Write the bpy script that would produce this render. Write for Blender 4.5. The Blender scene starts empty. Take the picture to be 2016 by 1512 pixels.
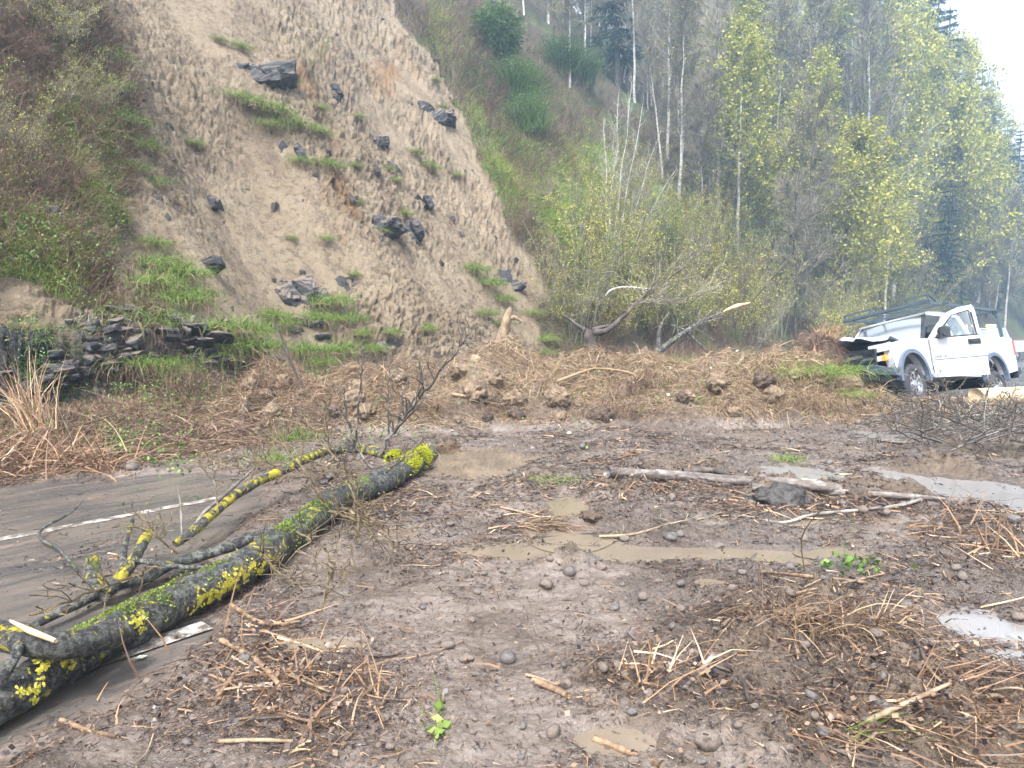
import bpy, bmesh, math, random
import numpy as np
from mathutils import Vector, Matrix, Euler
PI = math.pi
R = math.radians
C = bpy.context.scene.collection
sc = bpy.context.scene

# ------------------------------------------------------------------ camera, sky, sun, exposure
F = 1362.0
PITCH = math.atan((756 - 655) / F)
EYE = Vector((0, 0, 1.6))
cam = bpy.data.cameras.new('camera')
cam.lens = 36 * F / 2016
cam.sensor_width = 36
cam.clip_start = 0.05
cam.clip_end = 3000
camo = bpy.data.objects.new('camera', cam)
C.objects.link(camo)
camo.location = EYE
camo.rotation_euler = (PI / 2 - PITCH, 0, 0)
sc.camera = camo

SUN_EL, SUN_AZ = 58, 200          # degrees; azimuth clockwise from +Y
w = bpy.data.worlds.new('World')
sc.world = w
w.use_nodes = True
nt = w.node_tree
nt.nodes.clear()
sky = nt.nodes.new('ShaderNodeTexSky')
sky.sky_type = 'NISHITA'
sky.sun_disc = False
sky.sun_elevation = R(SUN_EL)
sky.sun_rotation = R(SUN_AZ)
sky.air_density = 1.0
sky.dust_density = 4.0
hs = nt.nodes.new('ShaderNodeHueSaturation')
hs.inputs['Saturation'].default_value = 0.22
bg = nt.nodes.new('ShaderNodeBackground')
bg.inputs['Strength'].default_value = 0.15
wo = nt.nodes.new('ShaderNodeOutputWorld')
nt.links.new(sky.outputs[0], hs.inputs['Color'])
nt.links.new(hs.outputs[0], bg.inputs[0])
nt.links.new(bg.outputs[0], wo.inputs[0])
sun = bpy.data.lights.new('sun', 'SUN')
sun.energy = 1.9
sun.angle = R(11)
sun.color = (1, 0.97, 0.92)
suno = bpy.data.objects.new('sun', sun)
C.objects.link(suno)
sd = Vector((math.sin(R(SUN_AZ)) * math.cos(R(SUN_EL)), math.cos(R(SUN_AZ)) * math.cos(R(SUN_EL)), math.sin(R(SUN_EL))))
suno.rotation_euler = sd.to_track_quat('Z', 'Y').to_euler()
suno.location = (0, -10, 30)
sc.view_settings.view_transform = 'Standard'
sc.view_settings.look = 'None'
sc.view_settings.gamma = 1
sc.view_settings.use_curve_mapping = False
sc.view_settings.exposure = 1.82
sc.render.engine = 'CYCLES'
sc.cycles.max_bounces = 6
sc.cycles.transparent_max_bounces = 12
sc.cycles.volume_bounces = 1

# ------------------------------------------------------------------ object helpers
def tag(o, label=None, cat=None, group=None, kind=None):
    if label: o['label'] = label
    if cat: o['category'] = cat
    if group: o['group'] = group
    if kind: o['kind'] = kind
    return o

def empty(name, loc=(0, 0, 0), rot=(0, 0, 0), scale=1.0):
    o = bpy.data.objects.new(name, None)
    o.empty_display_size = 0.2
    C.objects.link(o)
    o.location = loc
    o.rotation_euler = rot
    o.scale = (scale,) * 3 if not hasattr(scale, '__len__') else scale
    return o

def copy_tree(o, parent=None, keep_label=True):
    c = o.copy()
    C.objects.link(c)
    c.parent = parent
    for ch in list(o.children):
        copy_tree(ch, c)
    return c

def link(name, me, mat, parent=None):
    o = bpy.data.objects.new(name, me)
    C.objects.link(o)
    if mat is not None:
        me.materials.append(mat)
    if parent is not None:
        o.parent = parent
    return o

def npmesh(name, V, faces, mat=None, parent=None, smooth=False, attrs=None, mats=None, midx=None):
    """V (n,3); faces: list of int arrays (m,k)."""
    me = bpy.data.meshes.new(name)
    V = np.ascontiguousarray(V, np.float32)
    me.vertices.add(len(V))
    me.vertices.foreach_set('co', V.ravel())
    faces = [np.asarray(f, np.int32) for f in faces if len(f)]
    nl = sum(f.size for f in faces)
    npoly = sum(len(f) for f in faces)
    me.loops.add(nl)
    me.polygons.add(npoly)
    me.loops.foreach_set('vertex_index', np.concatenate([f.ravel() for f in faces]))
    st = np.concatenate([np.full(len(f), f.shape[1], np.int32) for f in faces])
    starts = np.zeros(npoly, np.int32)
    starts[1:] = np.cumsum(st)[:-1]
    me.polygons.foreach_set('loop_start', starts)
    me.polygons.foreach_set('use_smooth', np.full(npoly, smooth, bool))
    if midx is not None:
        me.polygons.foreach_set('material_index', np.asarray(midx, np.int32))
    if attrs:
        for k, a in attrs.items():
            a = np.asarray(a, np.float32)
            if a.ndim == 1:
                at = me.attributes.new(k, 'FLOAT', 'POINT')
                at.data.foreach_set('value', a)
            else:
                at = me.attributes.new(k, 'FLOAT_COLOR', 'POINT')
                at.data.foreach_set('color', np.ascontiguousarray(a).ravel())
    me.update()
    me.validate()
    o = bpy.data.objects.new(name, me)
    C.objects.link(o)
    if mats:
        for m in mats: me.materials.append(m)
    elif mat is not None:
        me.materials.append(mat)
    if parent is not None:
        o.parent = parent
    return o

# ------------------------------------------------------------------ numpy noise
_rs = np.random.RandomState(7)
_T = _rs.rand(65536).astype(np.float32)

def vn(x, y, z=None, seed=0):
    xi = np.floor(x).astype(np.int64); yi = np.floor(y).astype(np.int64)
    fx = (x - xi).astype(np.float32); fy = (y - yi).astype(np.float32)
    fx = fx * fx * (3 - 2 * fx); fy = fy * fy * (3 - 2 * fy)
    def h(a, b, c=0):
        q = (a * 73856093) ^ (b * 19349663) ^ (c * 83492791) ^ (seed * 2654435)
        q = (q ^ (q >> 13)) * 1274126177
        return _T[(q >> 7) & 65535]
    if z is None:
        a = h(xi, yi); b = h(xi + 1, yi); c = h(xi, yi + 1); d = h(xi + 1, yi + 1)
        return (a + (b - a) * fx) * (1 - fy) + (c + (d - c) * fx) * fy
    zi = np.floor(z).astype(np.int64); fz = (z - zi).astype(np.float32); fz = fz * fz * (3 - 2 * fz)
    o = []
    for k in (0, 1):
        a = h(xi, yi, zi + k); b = h(xi + 1, yi, zi + k); c = h(xi, yi + 1, zi + k); d = h(xi + 1, yi + 1, zi + k)
        o.append((a + (b - a) * fx) * (1 - fy) + (c + (d - c) * fx) * fy)
    return o[0] + (o[1] - o[0]) * fz

def fbm(x, y, oct=4, seed=0, gain=0.5, lac=2.03):
    s = 0; a = 1; t = 0
    for i in range(oct):
        s = s + a * (vn(x, y, seed=seed + i * 17) - 0.5)
        t += a; a *= gain
        x = x * lac + 3.1; y = y * lac + 1.7
    return s / t * 2            # about -1..1

def sstep(a, b, x):
    t = np.clip((x - a) / (b - a), 0, 1)
    return t * t * (3 - 2 * t)

# ------------------------------------------------------------------ pixel <-> world
cP, sP = math.cos(PITCH), math.sin(PITCH)
def ray(px, py):
    a = (np.asarray(px, float) - 1008) / F
    b = (756 - np.asarray(py, float)) / F
    return a, cP + b * sP, -sP + b * cP          # x, y, z components
def atz(px, py, z=0.0):
    x, y, zz = ray(px, py)
    t = (z - 1.6) / zz
    return Vector((float(x * t), float(y * t), float(z)))
def atY(px, py, Y):
    x, y, zz = ray(px, py)
    t = Y / y
    return Vector((float(x * t), float(Y), float(1.6 + zz * t)))
def project(x, y, z):
    f = y * cP - (z - 1.6) * sP
    u = y * sP + (z - 1.6) * cP
    return 1008 + F * x / f, 756 - F * u / f

# ------------------------------------------------------------------ terrain
RD = np.array([0.643, 0.766]); RN = np.array([-0.766, 0.643])
SL = 1.25
def uv(x, y):
    v = RD[0] * x + RD[1] * y
    u = RN[0] * x + RN[1] * y + 0.0012 * np.maximum(v - 45, 0) ** 2
    return u, v

def seg_dist(x, y, pts):
    """distance to an open polyline and value interpolated along it"""
    best = np.full(np.shape(x), 1e9, np.float32); val = np.zeros(np.shape(x), np.float32); side = np.zeros(np.shape(x), np.float32)
    for (x0, y0, a), (x1, y1, b) in zip(pts[:-1], pts[1:]):
        dx, dy = x1 - x0, y1 - y0
        L2 = dx * dx + dy * dy
        t = np.clip(((x - x0) * dx + (y - y0) * dy) / L2, 0, 1)
        qx = x - (x0 + t * dx); qy = y - (y0 + t * dy)
        d = np.hypot(qx, qy)
        m = d < best
        best = np.where(m, d, best); val = np.where(m, a + (b - a) * t, val)
        side = np.where(m, dx * qy - dy * qx, side)
    return best, val, side

crest = []
for px, Z, h in ((430, 11.5, .25), (520, 11.6, .50), (700, 12.0, .74), (900, 12.5, .88), (1000, 13.2, 1.08), (1100, 13.3, .88), (1200, 13.2, .86), (1400, 13.0, .98), (1550, 12.7, 1.12), (1620, 12.7, 1.05), (1700, 12.4, .55), (1790, 12.4, .32), (1900, 12.6, .25), (2050, 12.9, .12), (2300, 13.4, .05)):
    crest.append(((px - 1008) / F * Z, Z, h))
# small heaps: px, py of the foot centre, radius, height
HEAPS = [(1500, 1330, .42, .10), (1650, 1300, .36, .10), (1780, 1340, .4, .09), (1330, 1390, .24, .09), (1560, 1480, .4, .09), (1180, 1370, .25, .07),
         (1860, 1450, .6, .14), (1250, 1480, .3, .05), (1535, 985, .34, .20), (1600, 1215, .30, .13), (1740, 985, .6, .12), (1500, 1230, .3, .08),
         (1230, 980, .5, .10), (1050, 960, .6, .09), (1130, 1030, .5, .07), (1640, 985, .4, .10), (1350, 930, .9, .10), (1700, 1060, .5, .06),
         (1900, 1060, .6, .07), (1000, 1010, .5, .06), (860, 990, .5, .07), (700, 1090, .5, .05), (1850, 930, .7, .12), (1950, 900, .7, .2), (1120, 1120, .18, .10),
         (1480, 960, .4, .05), (1900, 1000, .4, .05), (430, 1330, .3, .03), (800, 1400, .3, .02), (600, 1370, .4, .03)]
HEAPW = [(atz(a, b), r, h) for a, b, r, h in HEAPS]
# puddles: centre px,py, half-size px x,y, water; 'grey' has sky glare in its colour
PUD = [(940, 912, 110, 34, 'tan'), (1560, 938, 110, 22, 'grey'), (1250, 1090, 380, 17, 'tan'), (1120, 1000, 50, 30, 'tan'), (1210, 1465, 115, 42, 'tan'), (1945, 1238, 95, 32, 'grey'),
       (1905, 965, 130, 45, 'grey'), (1690, 1035, 190, 17, 'tan'), (1500, 1180, 60, 14, 'tan'), (1400, 1150, 40, 10, 'tan'), (1120, 1060, 60, 18, 'tan'), (1720, 850, 60, 14, 'grey'),
       (1990, 1300, 60, 22, 'grey'), (1650, 1090, 60, 9, 'tan'), (640, 1270, 80, 10, 'tan')]
def pud_ellipse(p):
    px, py, hx, hy, k = p
    c = atz(px, py, .03); l = atz(px - hx, py, .03); t = atz(px, py - hy, .03); b = atz(px, py + hy, .03)
    return c.x, (t.y + b.y) / 2, abs(c.x - l.x), (t.y - b.y) / 2
PUDE = [pud_ellipse(p) for p in PUD]

def mound(x, y):
    d, h, s = seg_dist(x, y, crest)
    wob = fbm(x * .9, y * .9, 3, 5)
    front = s < 0            # towards the camera
    wdt = np.where(front, 1.9 + .5 * wob + .5 * (h < .5), 2.2)
    t = np.clip(1 - d / wdt, 0, 1)
    prof = np.where(front, t ** 1.15 * (2 - t) ** .6 / 1.0, t * t * (3 - 2 * t))
    return h * np.minimum(prof, 1.0), t

def terr(x, y, fine=True):
    x = np.asarray(x, np.float32); y = np.asarray(y, np.float32)
    u, v = uv(x, y)
    wv = fbm(v * .16 + 3, v * 0 + 1.5, 3, 11)
    ut = 12.0 + 0.5 * wv + .9 * np.exp(-((v - 9) / 3.5) ** 2) + 2.2 * sstep(12, 20, v)
    s = u - ut
    ledge = 1.15 * (1 - sstep(6.5, 9.0, v))
    sl = SL - .12 * sstep(30, 70, v)
    sp = np.maximum(s, 0)
    soft = sp * sp / (sp + .8)
    zz = .38 * sstep(8.6, ut - .3, u) + ledge * sstep(-.05, .22, s + .12 * fbm(v * 1.5, u * 1.5, 2, 3)) + sl * soft
    # the hill bends over high up
    zz = np.where(zz > 40, 40 + (zz - 40) * .35, zz)
    if fine:
        g = sstep(.3, 3, s)
        zz = zz + g * (1.1 * fbm(u * .13, v * .13, 3, 21) + .45 * fbm(u * .45 + 9, v * .45, 3, 31))
    return zz, u, v, s

def Hg(x, y, fine=True):
    z, u, v, s = terr(x, y, fine)
    m, mt = mound(x, y)
    return np.maximum(z, 0) + m * (1 - sstep(0, 2.5, s)), u, v, s, m, mt

# polar grid round the spot where the picture was taken
NA = 1560
AZ = np.linspace(R(-60), R(60), NA).astype(np.float32)
r1 = np.exp(np.linspace(math.log(1.6), math.log(26), 1050)); r2 = np.exp(np.linspace(math.log(26), math.log(330), 480))[1:]
RR = np.concatenate([r1, r2]).astype(np.float32); NR = len(RR)
gx = RR[:, None] * np.sin(AZ)[None]; gy = RR[:, None] * np.cos(AZ)[None]
gz, gu, gv, gs, gm, gmt = Hg(gx, gy)

def poly_uv(pts):
    """pixel outline -> (u,v) outline on the smooth slope"""
    out = []
    for px, py in pts:
        x, y, z = [float(q) for q in ray(px, py)]
        t = np.exp(np.linspace(math.log(4), math.log(260), 1500))
        h = Hg(x / y * t * 1.0, t, False)[0]
        zz = 1.6 + z / y * t
        k = np.argmax(zz <= h) if (zz <= h).any() else len(t) - 1
        a, b = uv(x / y * t[k], t[k])
        out.append((float(a), float(b)))
    return out

def poly_sd(u, v, poly):
    """signed distance, positive inside"""
    d = np.full(u.shape, 1e9, np.float32); ins = np.zeros(u.shape, bool)
    n = len(poly)
    for i in range(n):
        x0, y0 = poly[i]; x1, y1 = poly[(i + 1) % n]
        dx, dy = x1 - x0, y1 - y0
        t = np.clip(((u - x0) * dx + (v - y0) * dy) / (dx * dx + dy * dy + 1e-9), 0, 1)
        d = np.minimum(d, np.hypot(u - x0 - t * dx, v - y0 - t * dy))
        if abs(dy) > 1e-9:
            c = ((y0 > v) != (y1 > v)) & (u < (x1 - x0) * (v - y0) / (y1 - y0) + x0)
            ins ^= c
    return np.where(ins, d, -d)

SLIDE = poly_uv([(165, -40), (232, 150), (262, 280), (215, 420), (225, 560), (300, 640), (330, 690), (360, 770), (430, 800), (600, 800), (850, 775), (1110, 740), (1085, 640), (1020, 520), (970, 400), (915, 280), (870, 160), (790, 40), (765, -40)])
SLIDE_TOP = [(SLIDE[-1][0] + 6, SLIDE[-1][1] - 1.5), (SLIDE[0][0] + 6, SLIDE[0][1] - 1)]
SLIDE_END = 1
SLIDEP = SLIDE + SLIDE_TOP
wu = gu + .9 * fbm(gu * .7, gv * .7, 4, 41); wvv = gv + .9 * fbm(gu * .7 + 7, gv * .7, 4, 43)
soil_sd = poly_sd(wu, wvv, SLIDEP)
LSOIL = poly_uv([(-60, 560), (100, 590), (200, 640), (230, 700), (120, 740), (-60, 720)])
soil2 = poly_sd(wu, wvv, LSOIL)
soil = sstep(-.08, .12, np.maximum(soil_sd, soil2)) * sstep(-.4, .3, gs)
hillw = sstep(-.6, .3, gs)
# the slid ground lies lower than the rooted bank beside it
bank = (1 - sstep(-.7, .35, soil_sd)) * sstep(.2, 1.5, gs) * (1 - sstep(30, 50, gv))
gully = soil * sstep(.3, 3, gs) * (.32 * np.abs(fbm(gv * .55 + gu * .12, gu * .10, 3, 55)) + .16 * np.abs(fbm(gv * 1.6 + gu * .3, gu * .35, 3, 56)))
gz = gz - gully
gz = gz + bank * (.55 + .35 * fbm(gu * .8, gv * .8, 3, 51))

# fine relief
nx = -RN[0] * .78; ny = -RN[1] * .78; nz = .625     # outwards from the slope
tt = gu * 1.6
near = (1 - sstep(35, 90, gy))
q1 = fbm(tt * 1.1 + .4 * gv, gv * .8, 3, 61)
ca_ = (tt + gv * .8) * .707; cl_ = (gv * .8 - tt) * .707        # strokes run down to the right
saw = (ca_ * 2.6 + 2.6 * fbm(ca_ * 1.6, cl_ * .9, 4, 63)) % 1.0
saw2 = (ca_ * 7.3 + 3.4 * fbm(ca_ * 4.0, cl_ * 2.2, 4, 65)) % 1.0
clod = np.abs(fbm(ca_ * 9, cl_ * 5, 4, 67)) 
dsoil = 1.02 * (.13 * q1 + .085 * (1 - saw) * sstep(.0, .12, saw) + .045 * (1 - saw2) * sstep(.0, .15, saw2) + .12 * clod + .09 * fbm(ca_ * 13, cl_ * 8, 3, 69) + .06 * fbm(tt * 24, gv * 17, 3, 68)) * (.12 + 1.15 * sstep(.25, .75, vn(tt * .35, gv * .45, seed=70)) + .3 * vn(tt * 1.3, gv, seed=72))
dveg = .22 * fbm(tt * 1.2, gv * 1.2, 3, 71) + .10 * fbm(tt * 4, gv * 4, 3, 73)
dd = (soil * dsoil + (1 - soil) * dveg) * sstep(-.3, .6, gs)
strata = ((gz * 5.5 + .35 * fbm(gv * .8, gz * 1.2, 3, 75)) % 1.0)
blocks = vn(gv * 2.6 + 3 * vn(np.floor(gz * 5.5), gv * .3, seed=78), np.floor(gz * 5.5 + .35 * fbm(gv * .8, gz * 1.2, 3, 75)), seed=77)
ledgem = (1 - sstep(7.0, 9.2, gv)) * sstep(-.35, -.05, gs) * (1 - sstep(.25, .6, gs))
dd = dd + ledgem * (.38 * (blocks - .45) - .10 * (strata > .8))

# mud relief
flat = 1 - sstep(-.8, .1, gs)
mx, my = gx, gy
pat = sstep(-.15, .35, fbm(mx * .8 + 4, my * 1.1, 3, 89))
mud = .038 + .045 * fbm(mx * .55, my * .9, 3, 81) + .035 * fbm(mx * 2.6, my * 3.8, 4, 83) + .030 * np.maximum(fbm(mx * 11, my * 14, 3, 85), -.05) * (1 - sstep(6, 16, gy)) * (.35 + pat) \
    + .060 * np.maximum(fbm(mx * 5, my * 6.5, 4, 87), 0) * pat + .012 * fbm(mx * 30, my * 38, 2, 88) * (1 - sstep(3, 7, gy)) * (pat + .25) + .012 * fbm(mx * 4, my * 12, 4, 86) * (1 - pat)
heap = np.zeros_like(mud)
for c, rr_, hh in HEAPW:
    d2 = ((gx - c.x) ** 2 + (gy - c.y) ** 2) / (rr_ * rr_)
    m_ = d2 < 9
    wob = 1 + .5 * fbm(gx[m_] * 4, gy[m_] * 4, 3, 91)
    heap[m_] = np.maximum(heap[m_], hh * np.exp(-d2[m_] * 1.4 * wob))
rough = sstep(.01, .12, heap) + sstep(.02, .3, gm)
rough = np.clip(rough, 0, 1)
clodn = .10 * np.abs(fbm(mx * 3.4, my * 3.4, 4, 93)) + .10 * fbm(mx * 7.5, my * 7.5, 4, 95) + .035 * fbm(mx * 22, my * 22, 3, 97) * (1 - sstep(5, 12, gy))
mud = mud - .012 * (1 - pat) * (mud > .03)
mud = mud + heap + rough * clodn + sstep(.05, .5, gm) * (.50 * fbm(mx * 1.5, my * 1.5, 4, 99))
pudm = np.zeros_like(mud)
for (cx, cy, ax, ay) in PUDE:
    q = ((gx - cx) / ax) ** 2 + ((gy - cy) / ay) ** 2
    q = np.sqrt(q) + .35 * fbm(gx * 2.2, gy * 3.2, 4, 101)
    pudm = np.maximum(pudm, 1 - sstep(.75, 1.15, q))
mud = mud * (1 - pudm * .97) + pudm * (.012 + .25 * np.maximum(mud - .05, 0))
# bare road showing at the left
ROADP = [(x_.x, x_.y) for x_ in (atz(-500, 958), atz(0, 956), atz(200, 940), atz(400, 926), atz(520, 945), atz(500, 1000), atz(430, 1060), atz(400, 1140), atz(330, 1190), atz(470, 1255), atz(380, 1310), atz(300, 1340), atz(150, 1420), atz(0, 1560), atz(-900, 1700))]
rsd = poly_sd(gx + .25 * fbm(gx * 1.5, gy * 1.5, 3, 103), gy + .35 * fbm(gx * 1.5 + 5, gy * 1.5, 3, 104), ROADP)
bare = sstep(-.22, .12, rsd)
sp_ = fbm(gu * 5, gv * 1.2, 4, 105)
mud = mud * (1 - bare) + bare * (-.012 + .016 * sstep(.1, .5, sp_) * sp_ * 1.6)
# beyond the slip the road is clean again
clean = sstep(13.8, 16.5, gy + .8 * fbm(gx * .8, gy * .8, 3, 107)) * (gu < 8.3)
mud = mud * (1 - clean) - .03 * clean
sh_ = sstep(8.3, 9.2, gu) * clean * 0 
z_all = gz + flat * mud
X = gx + dd * nx * (1 - flat); Y = gy + dd * ny * (1 - flat); Zm = z_all + dd * nz * (1 - flat)
Zm = Zm.astype(np.float32)
el = (Zm - 1.6) / np.maximum(np.hypot(X, Y), .1)

wet = np.clip(.55 + .6 * fbm(mx * .9, my * 1.4, 4, 111) - 1.2 * rough * .5, 0, 1)
_op = poly_uv([(800, 120), (735, 190)]) , poly_uv([(600, 170), (640, 250), (655, 340), (690, 440)])
orange = 0
for _p in _op:
    _d, _, _ = seg_dist(wu, wvv, [(p_[0], p_[1], 0) for p_ in _p])
    orange = np.maximum(orange, (1 - sstep(.1, .75, _d)) * sstep(-.2, .4, fbm(gu * .8, gv * 1.2, 4, 113) + .15))
vegc = np.clip(.5 + .8 * fbm(gu * .5, gv * .5, 4, 115), 0, 1)
green = sstep(.0, .35, fbm(gu * .45 + 20, gv * .55, 4, 117) + .08)
zone = np.stack([soil, green * (1 - soil), np.clip(ledgem * 1.0, 0, 1) * (1 - .8 * soil), orange], -1)
film_ = (1 - sstep(.2, .8, pat + .5 * fbm(mx * 3.1, my * 4.5, 4, 141))) * (1 - sstep(.2, .6, rough))
zone2 = np.stack([film_, rough, sstep(.05, .4, gm), pudm], -1)

idx = np.arange(NR * NA).reshape(NR, NA)
quad = np.stack([idx[:-1, :-1], idx[:-1, 1:], idx[1:, 1:], idx[1:, :-1]], -1)
uq = gu[:-1, :-1]; sq = gs[:-1, :-1]; mq = gm[:-1, :-1]; zq = np.maximum(np.maximum(Zm[:-1, :-1], Zm[1:, 1:]), np.maximum(Zm[1:, :-1], Zm[:-1, 1:]))
is_mound = (mq > .03) & (sq < .9)
is_hill = (uq > 8.9) & ~is_mound
is_mud = ~is_hill & (zq > -.004)
def sub(mask):
    q = quad[mask]
    used = np.unique(q)
    rm = np.full(NR * NA, -1, np.int64); rm[used] = np.arange(len(used))
    return used, rm[q]

def surf_index(px, py):
    """first terrain grid point met by the view ray through a pixel"""
    x, y, z = [float(q) for q in ray(px, py)]
    a = math.atan2(x, y); j = int(round((a - AZ[0]) / (AZ[1] - AZ[0]))); j = min(max(j, 0), NA - 1)
    t = z / math.hypot(x, y)
    col = el[:, j]
    k = np.argmax(col >= t) if (col >= t).any() else NR - 1
    return k, j
def hit(px, py):
    k, j = surf_index(px, py)
    return Vector((float(X[k, j]), float(Y[k, j]), float(Zm[k, j])))
def gh(x, y):
    """terrain height at a world point"""
    r = math.hypot(x, y); a = math.atan2(x, y)
    j = min(max(int(round((a - AZ[0]) / (AZ[1] - AZ[0]))), 0), NA - 1)
    k = min(max(int(np.searchsorted(RR, r)), 0), NR - 1)
    return float(Zm[k, j])
def ghv(x, y):
    r = np.hypot(x, y); a = np.arctan2(x, y)
    j = np.clip(np.round((a - AZ[0]) / (AZ[1] - AZ[0])).astype(int), 0, NA - 1)
    k = np.clip(np.searchsorted(RR, r), 0, NR - 1)
    return Zm[k, j]
# ------------------------------------------------------------------ materials
def newmat(name):
    m = bpy.data.materials.new(name)
    m.use_nodes = True
    n = m.node_tree
    b = n.nodes['Principled BSDF']
    return m, n, b
def node(n, t, **kw):
    x = n.nodes.new(t)
    for k, v in kw.items(): setattr(x, k, v)
    return x
def noise(n, scale, detail=4, rough=.6, coords=None, dist=0.0):
    x = node(n, 'ShaderNodeTexNoise')
    x.inputs['Scale'].default_value = scale; x.inputs['Detail'].default_value = detail
    x.inputs['Roughness'].default_value = rough; x.inputs['Distortion'].default_value = dist
    if coords is not None: n.links.new(coords, x.inputs['Vector'])
    return x.outputs['Fac']
def ramp(n, fac, stops):
    x = node(n, 'ShaderNodeValToRGB')
    e = x.color_ramp.elements
    while len(e) < len(stops): e.new(.5)
    for i, (p, c) in enumerate(stops):
        e[i].position = p
        e[i].color = (*c, 1) if hasattr(c, '__len__') else (c, c, c, 1)
    n.links.new(fac, x.inputs[0])
    return x.outputs[0]
def mix(n, f, a, b):
    x = node(n, 'ShaderNodeMix', data_type='RGBA')
    for s, v in ((x.inputs[0], f), (x.inputs[6], a), (x.inputs[7], b)):
        if isinstance(v, (int, float)): s.default_value = v
        elif isinstance(v, tuple): s.default_value = (*v, 1)
        else: n.links.new(v, s)
    return x.outputs[2]
def mth(n, op, a, b=None, clamp=False):
    x = node(n, 'ShaderNodeMath', operation=op, use_clamp=clamp)
    for s, v in ((x.inputs[0], a), (x.inputs[1], b)):
        if v is None: continue
        if isinstance(v, (int, float)): s.default_value = v
        else: n.links.new(v, s)
    return x.outputs[0]
def attr(n, name, out='Color'):
    x = node(n, 'ShaderNodeAttribute'); x.attribute_name = name
    return x.outputs[out]
def sepc(n, c):
    x = node(n, 'ShaderNodeSeparateColor'); n.links.new(c, x.inputs[0])
    return x.outputs
def objco(n): return node(n, 'ShaderNodeTexCoord').outputs['Object']
def geopos(n): return node(n, 'ShaderNodeNewGeometry').outputs['Position']
def bump(n, b, h, strength=.5, dist=.02):
    x = node(n, 'ShaderNodeBump')
    x.inputs['Strength'].default_value = strength; x.inputs['Distance'].default_value = dist
    n.links.new(h, x.inputs['Height']); n.links.new(x.outputs[0], b.inputs['Normal'])
def setc(n, b, key, v):
    if isinstance(v, (int, float)): b.inputs[key].default_value = v
    elif isinstance(v, tuple): b.inputs[key].default_value = (*v, 1)
    else: n.links.new(v, b.inputs[key])

def mat_simple(name, c1, c2=None, scale=8, rough=.7, metal=0, bmp=0, bscale=30, detail=4, spec=.5, coat=0):
    m, n, b = newmat(name)
    co = objco(n)
    if c2 is None: setc(n, b, 'Base Color', c1)
    else: setc(n, b, 'Base Color', ramp(n, noise(n, scale, detail, .65, co), [(.35, c1), (.65, c2)]))
    b.inputs['Roughness'].default_value = rough; b.inputs['Metallic'].default_value = metal
    b.inputs['Specular IOR Level'].default_value = spec
    if coat: b.inputs['Coat Weight'].default_value = coat
    if bmp: bump(n, b, noise(n, bscale, 5, .7, co), bmp, .02)
    return m
def mat_tint(name, stops, rough=.7, trans=0, spec=.3, var=None):
    """colour from the per-element 'tint' attribute"""
    m, n, b = newmat(name)
    t = attr(n, 'tint', 'Fac')
    if var:
        oi = node(n, 'ShaderNodeObjectInfo').outputs['Random']
        t = mth(n, 'ADD', t, mth(n, 'MULTIPLY', mth(n, 'SUBTRACT', oi, .5), var), True)
    setc(n, b, 'Base Color', ramp(n, t, stops))
    b.inputs['Roughness'].default_value = rough
    b.inputs['Specular IOR Level'].default_value = spec
    if trans:
        b.inputs['Subsurface Weight'].default_value = 0
        tr = node(n, 'ShaderNodeBsdfTranslucent')
        n.links.new(ramp(n, t, stops), tr.inputs[0])
        ms = node(n, 'ShaderNodeMixShader'); ms.inputs[0].default_value = trans
        n.links.new(b.outputs[0], ms.inputs[1]); n.links.new(tr.outputs[0], ms.inputs[2])
        n.links.new(ms.outputs[0], n.nodes['Material Output'].inputs[0])
    return m

# hillside -----------------------------------------------------
m, n, b = newmat('hillside'); M_hill = m
P = geopos(n); Z = sepc(n, attr(n, 'zone'))
n1 = noise(n, .9, 6, .6, P); n2 = noise(n, 5, 6, .7, P, .4); n3 = noise(n, 24, 5, .7, P)
soilc = ramp(n, n1, [(.25, (.20, .145, .095)), (.45, (.275, .208, .137)), (.6, (.32, .25, .168)), (.8, (.245, .188, .135))])
soilc = mix(n, mth(n, 'MULTIPLY', ramp(n, n2, [(.40, 1.0), (.50, 0.0)]), .6), soilc, (.075, .052, .034))  # crevice shade painted into the soil colour, in the bump hollows
mps = node(n, 'ShaderNodeMapping', vector_type='TEXTURE'); mps.inputs['Rotation'].default_value = (0, 0, math.atan2(.766, .643)); mps.inputs['Scale'].default_value = (1.1, 4.5, 4.5); n.links.new(P, mps.inputs[0])
stk = noise(n, 1.3, 5, .6, mps.outputs[0], .6)
soilc = mix(n, mth(n, 'MULTIPLY', ramp(n, stk, [(.46, 0.0), (.62, 1.0)]), .55), soilc, (.375, .295, .205))
soilc = mix(n, mth(n, 'MULTIPLY', ramp(n, stk, [(.33, 1.0), (.45, 0.0)]), .55), soilc, (.17, .125, .09))
soilc = mix(n, mth(n, 'MULTIPLY', Z[2 + 1 - 1] if False else attr(n, 'stain', 'Fac'), .8), soilc, (.24, .135, .06))
vegc_ = ramp(n, n2, [(.3, (.045, .032, .022)), (.48, (.10, .07, .047)), (.62, (.085, .09, .035)), (.75, (.16, .115, .075))])
vegc_ = mix(n, mth(n, 'MULTIPLY', Z[1], .6), vegc_, (.085, .13, .03))
rockc = ramp(n, n2, [(.3, (.025, .026, .03)), (.5, (.07, .072, .08)), (.7, (.14, .13, .125))])
col = mix(n, Z[0], vegc_, soilc)
col = mix(n, Z[2], col, rockc)
setc(n, b, 'Base Color', col)
b.inputs['Roughness'].default_value = .75; b.inputs['Specular IOR Level'].default_value = .35
bump(n, b, mth(n, 'ADD', mth(n, 'MULTIPLY', n2, 1.0), mth(n, 'MULTIPLY', n3, .7)), 1.0, .14)

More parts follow.
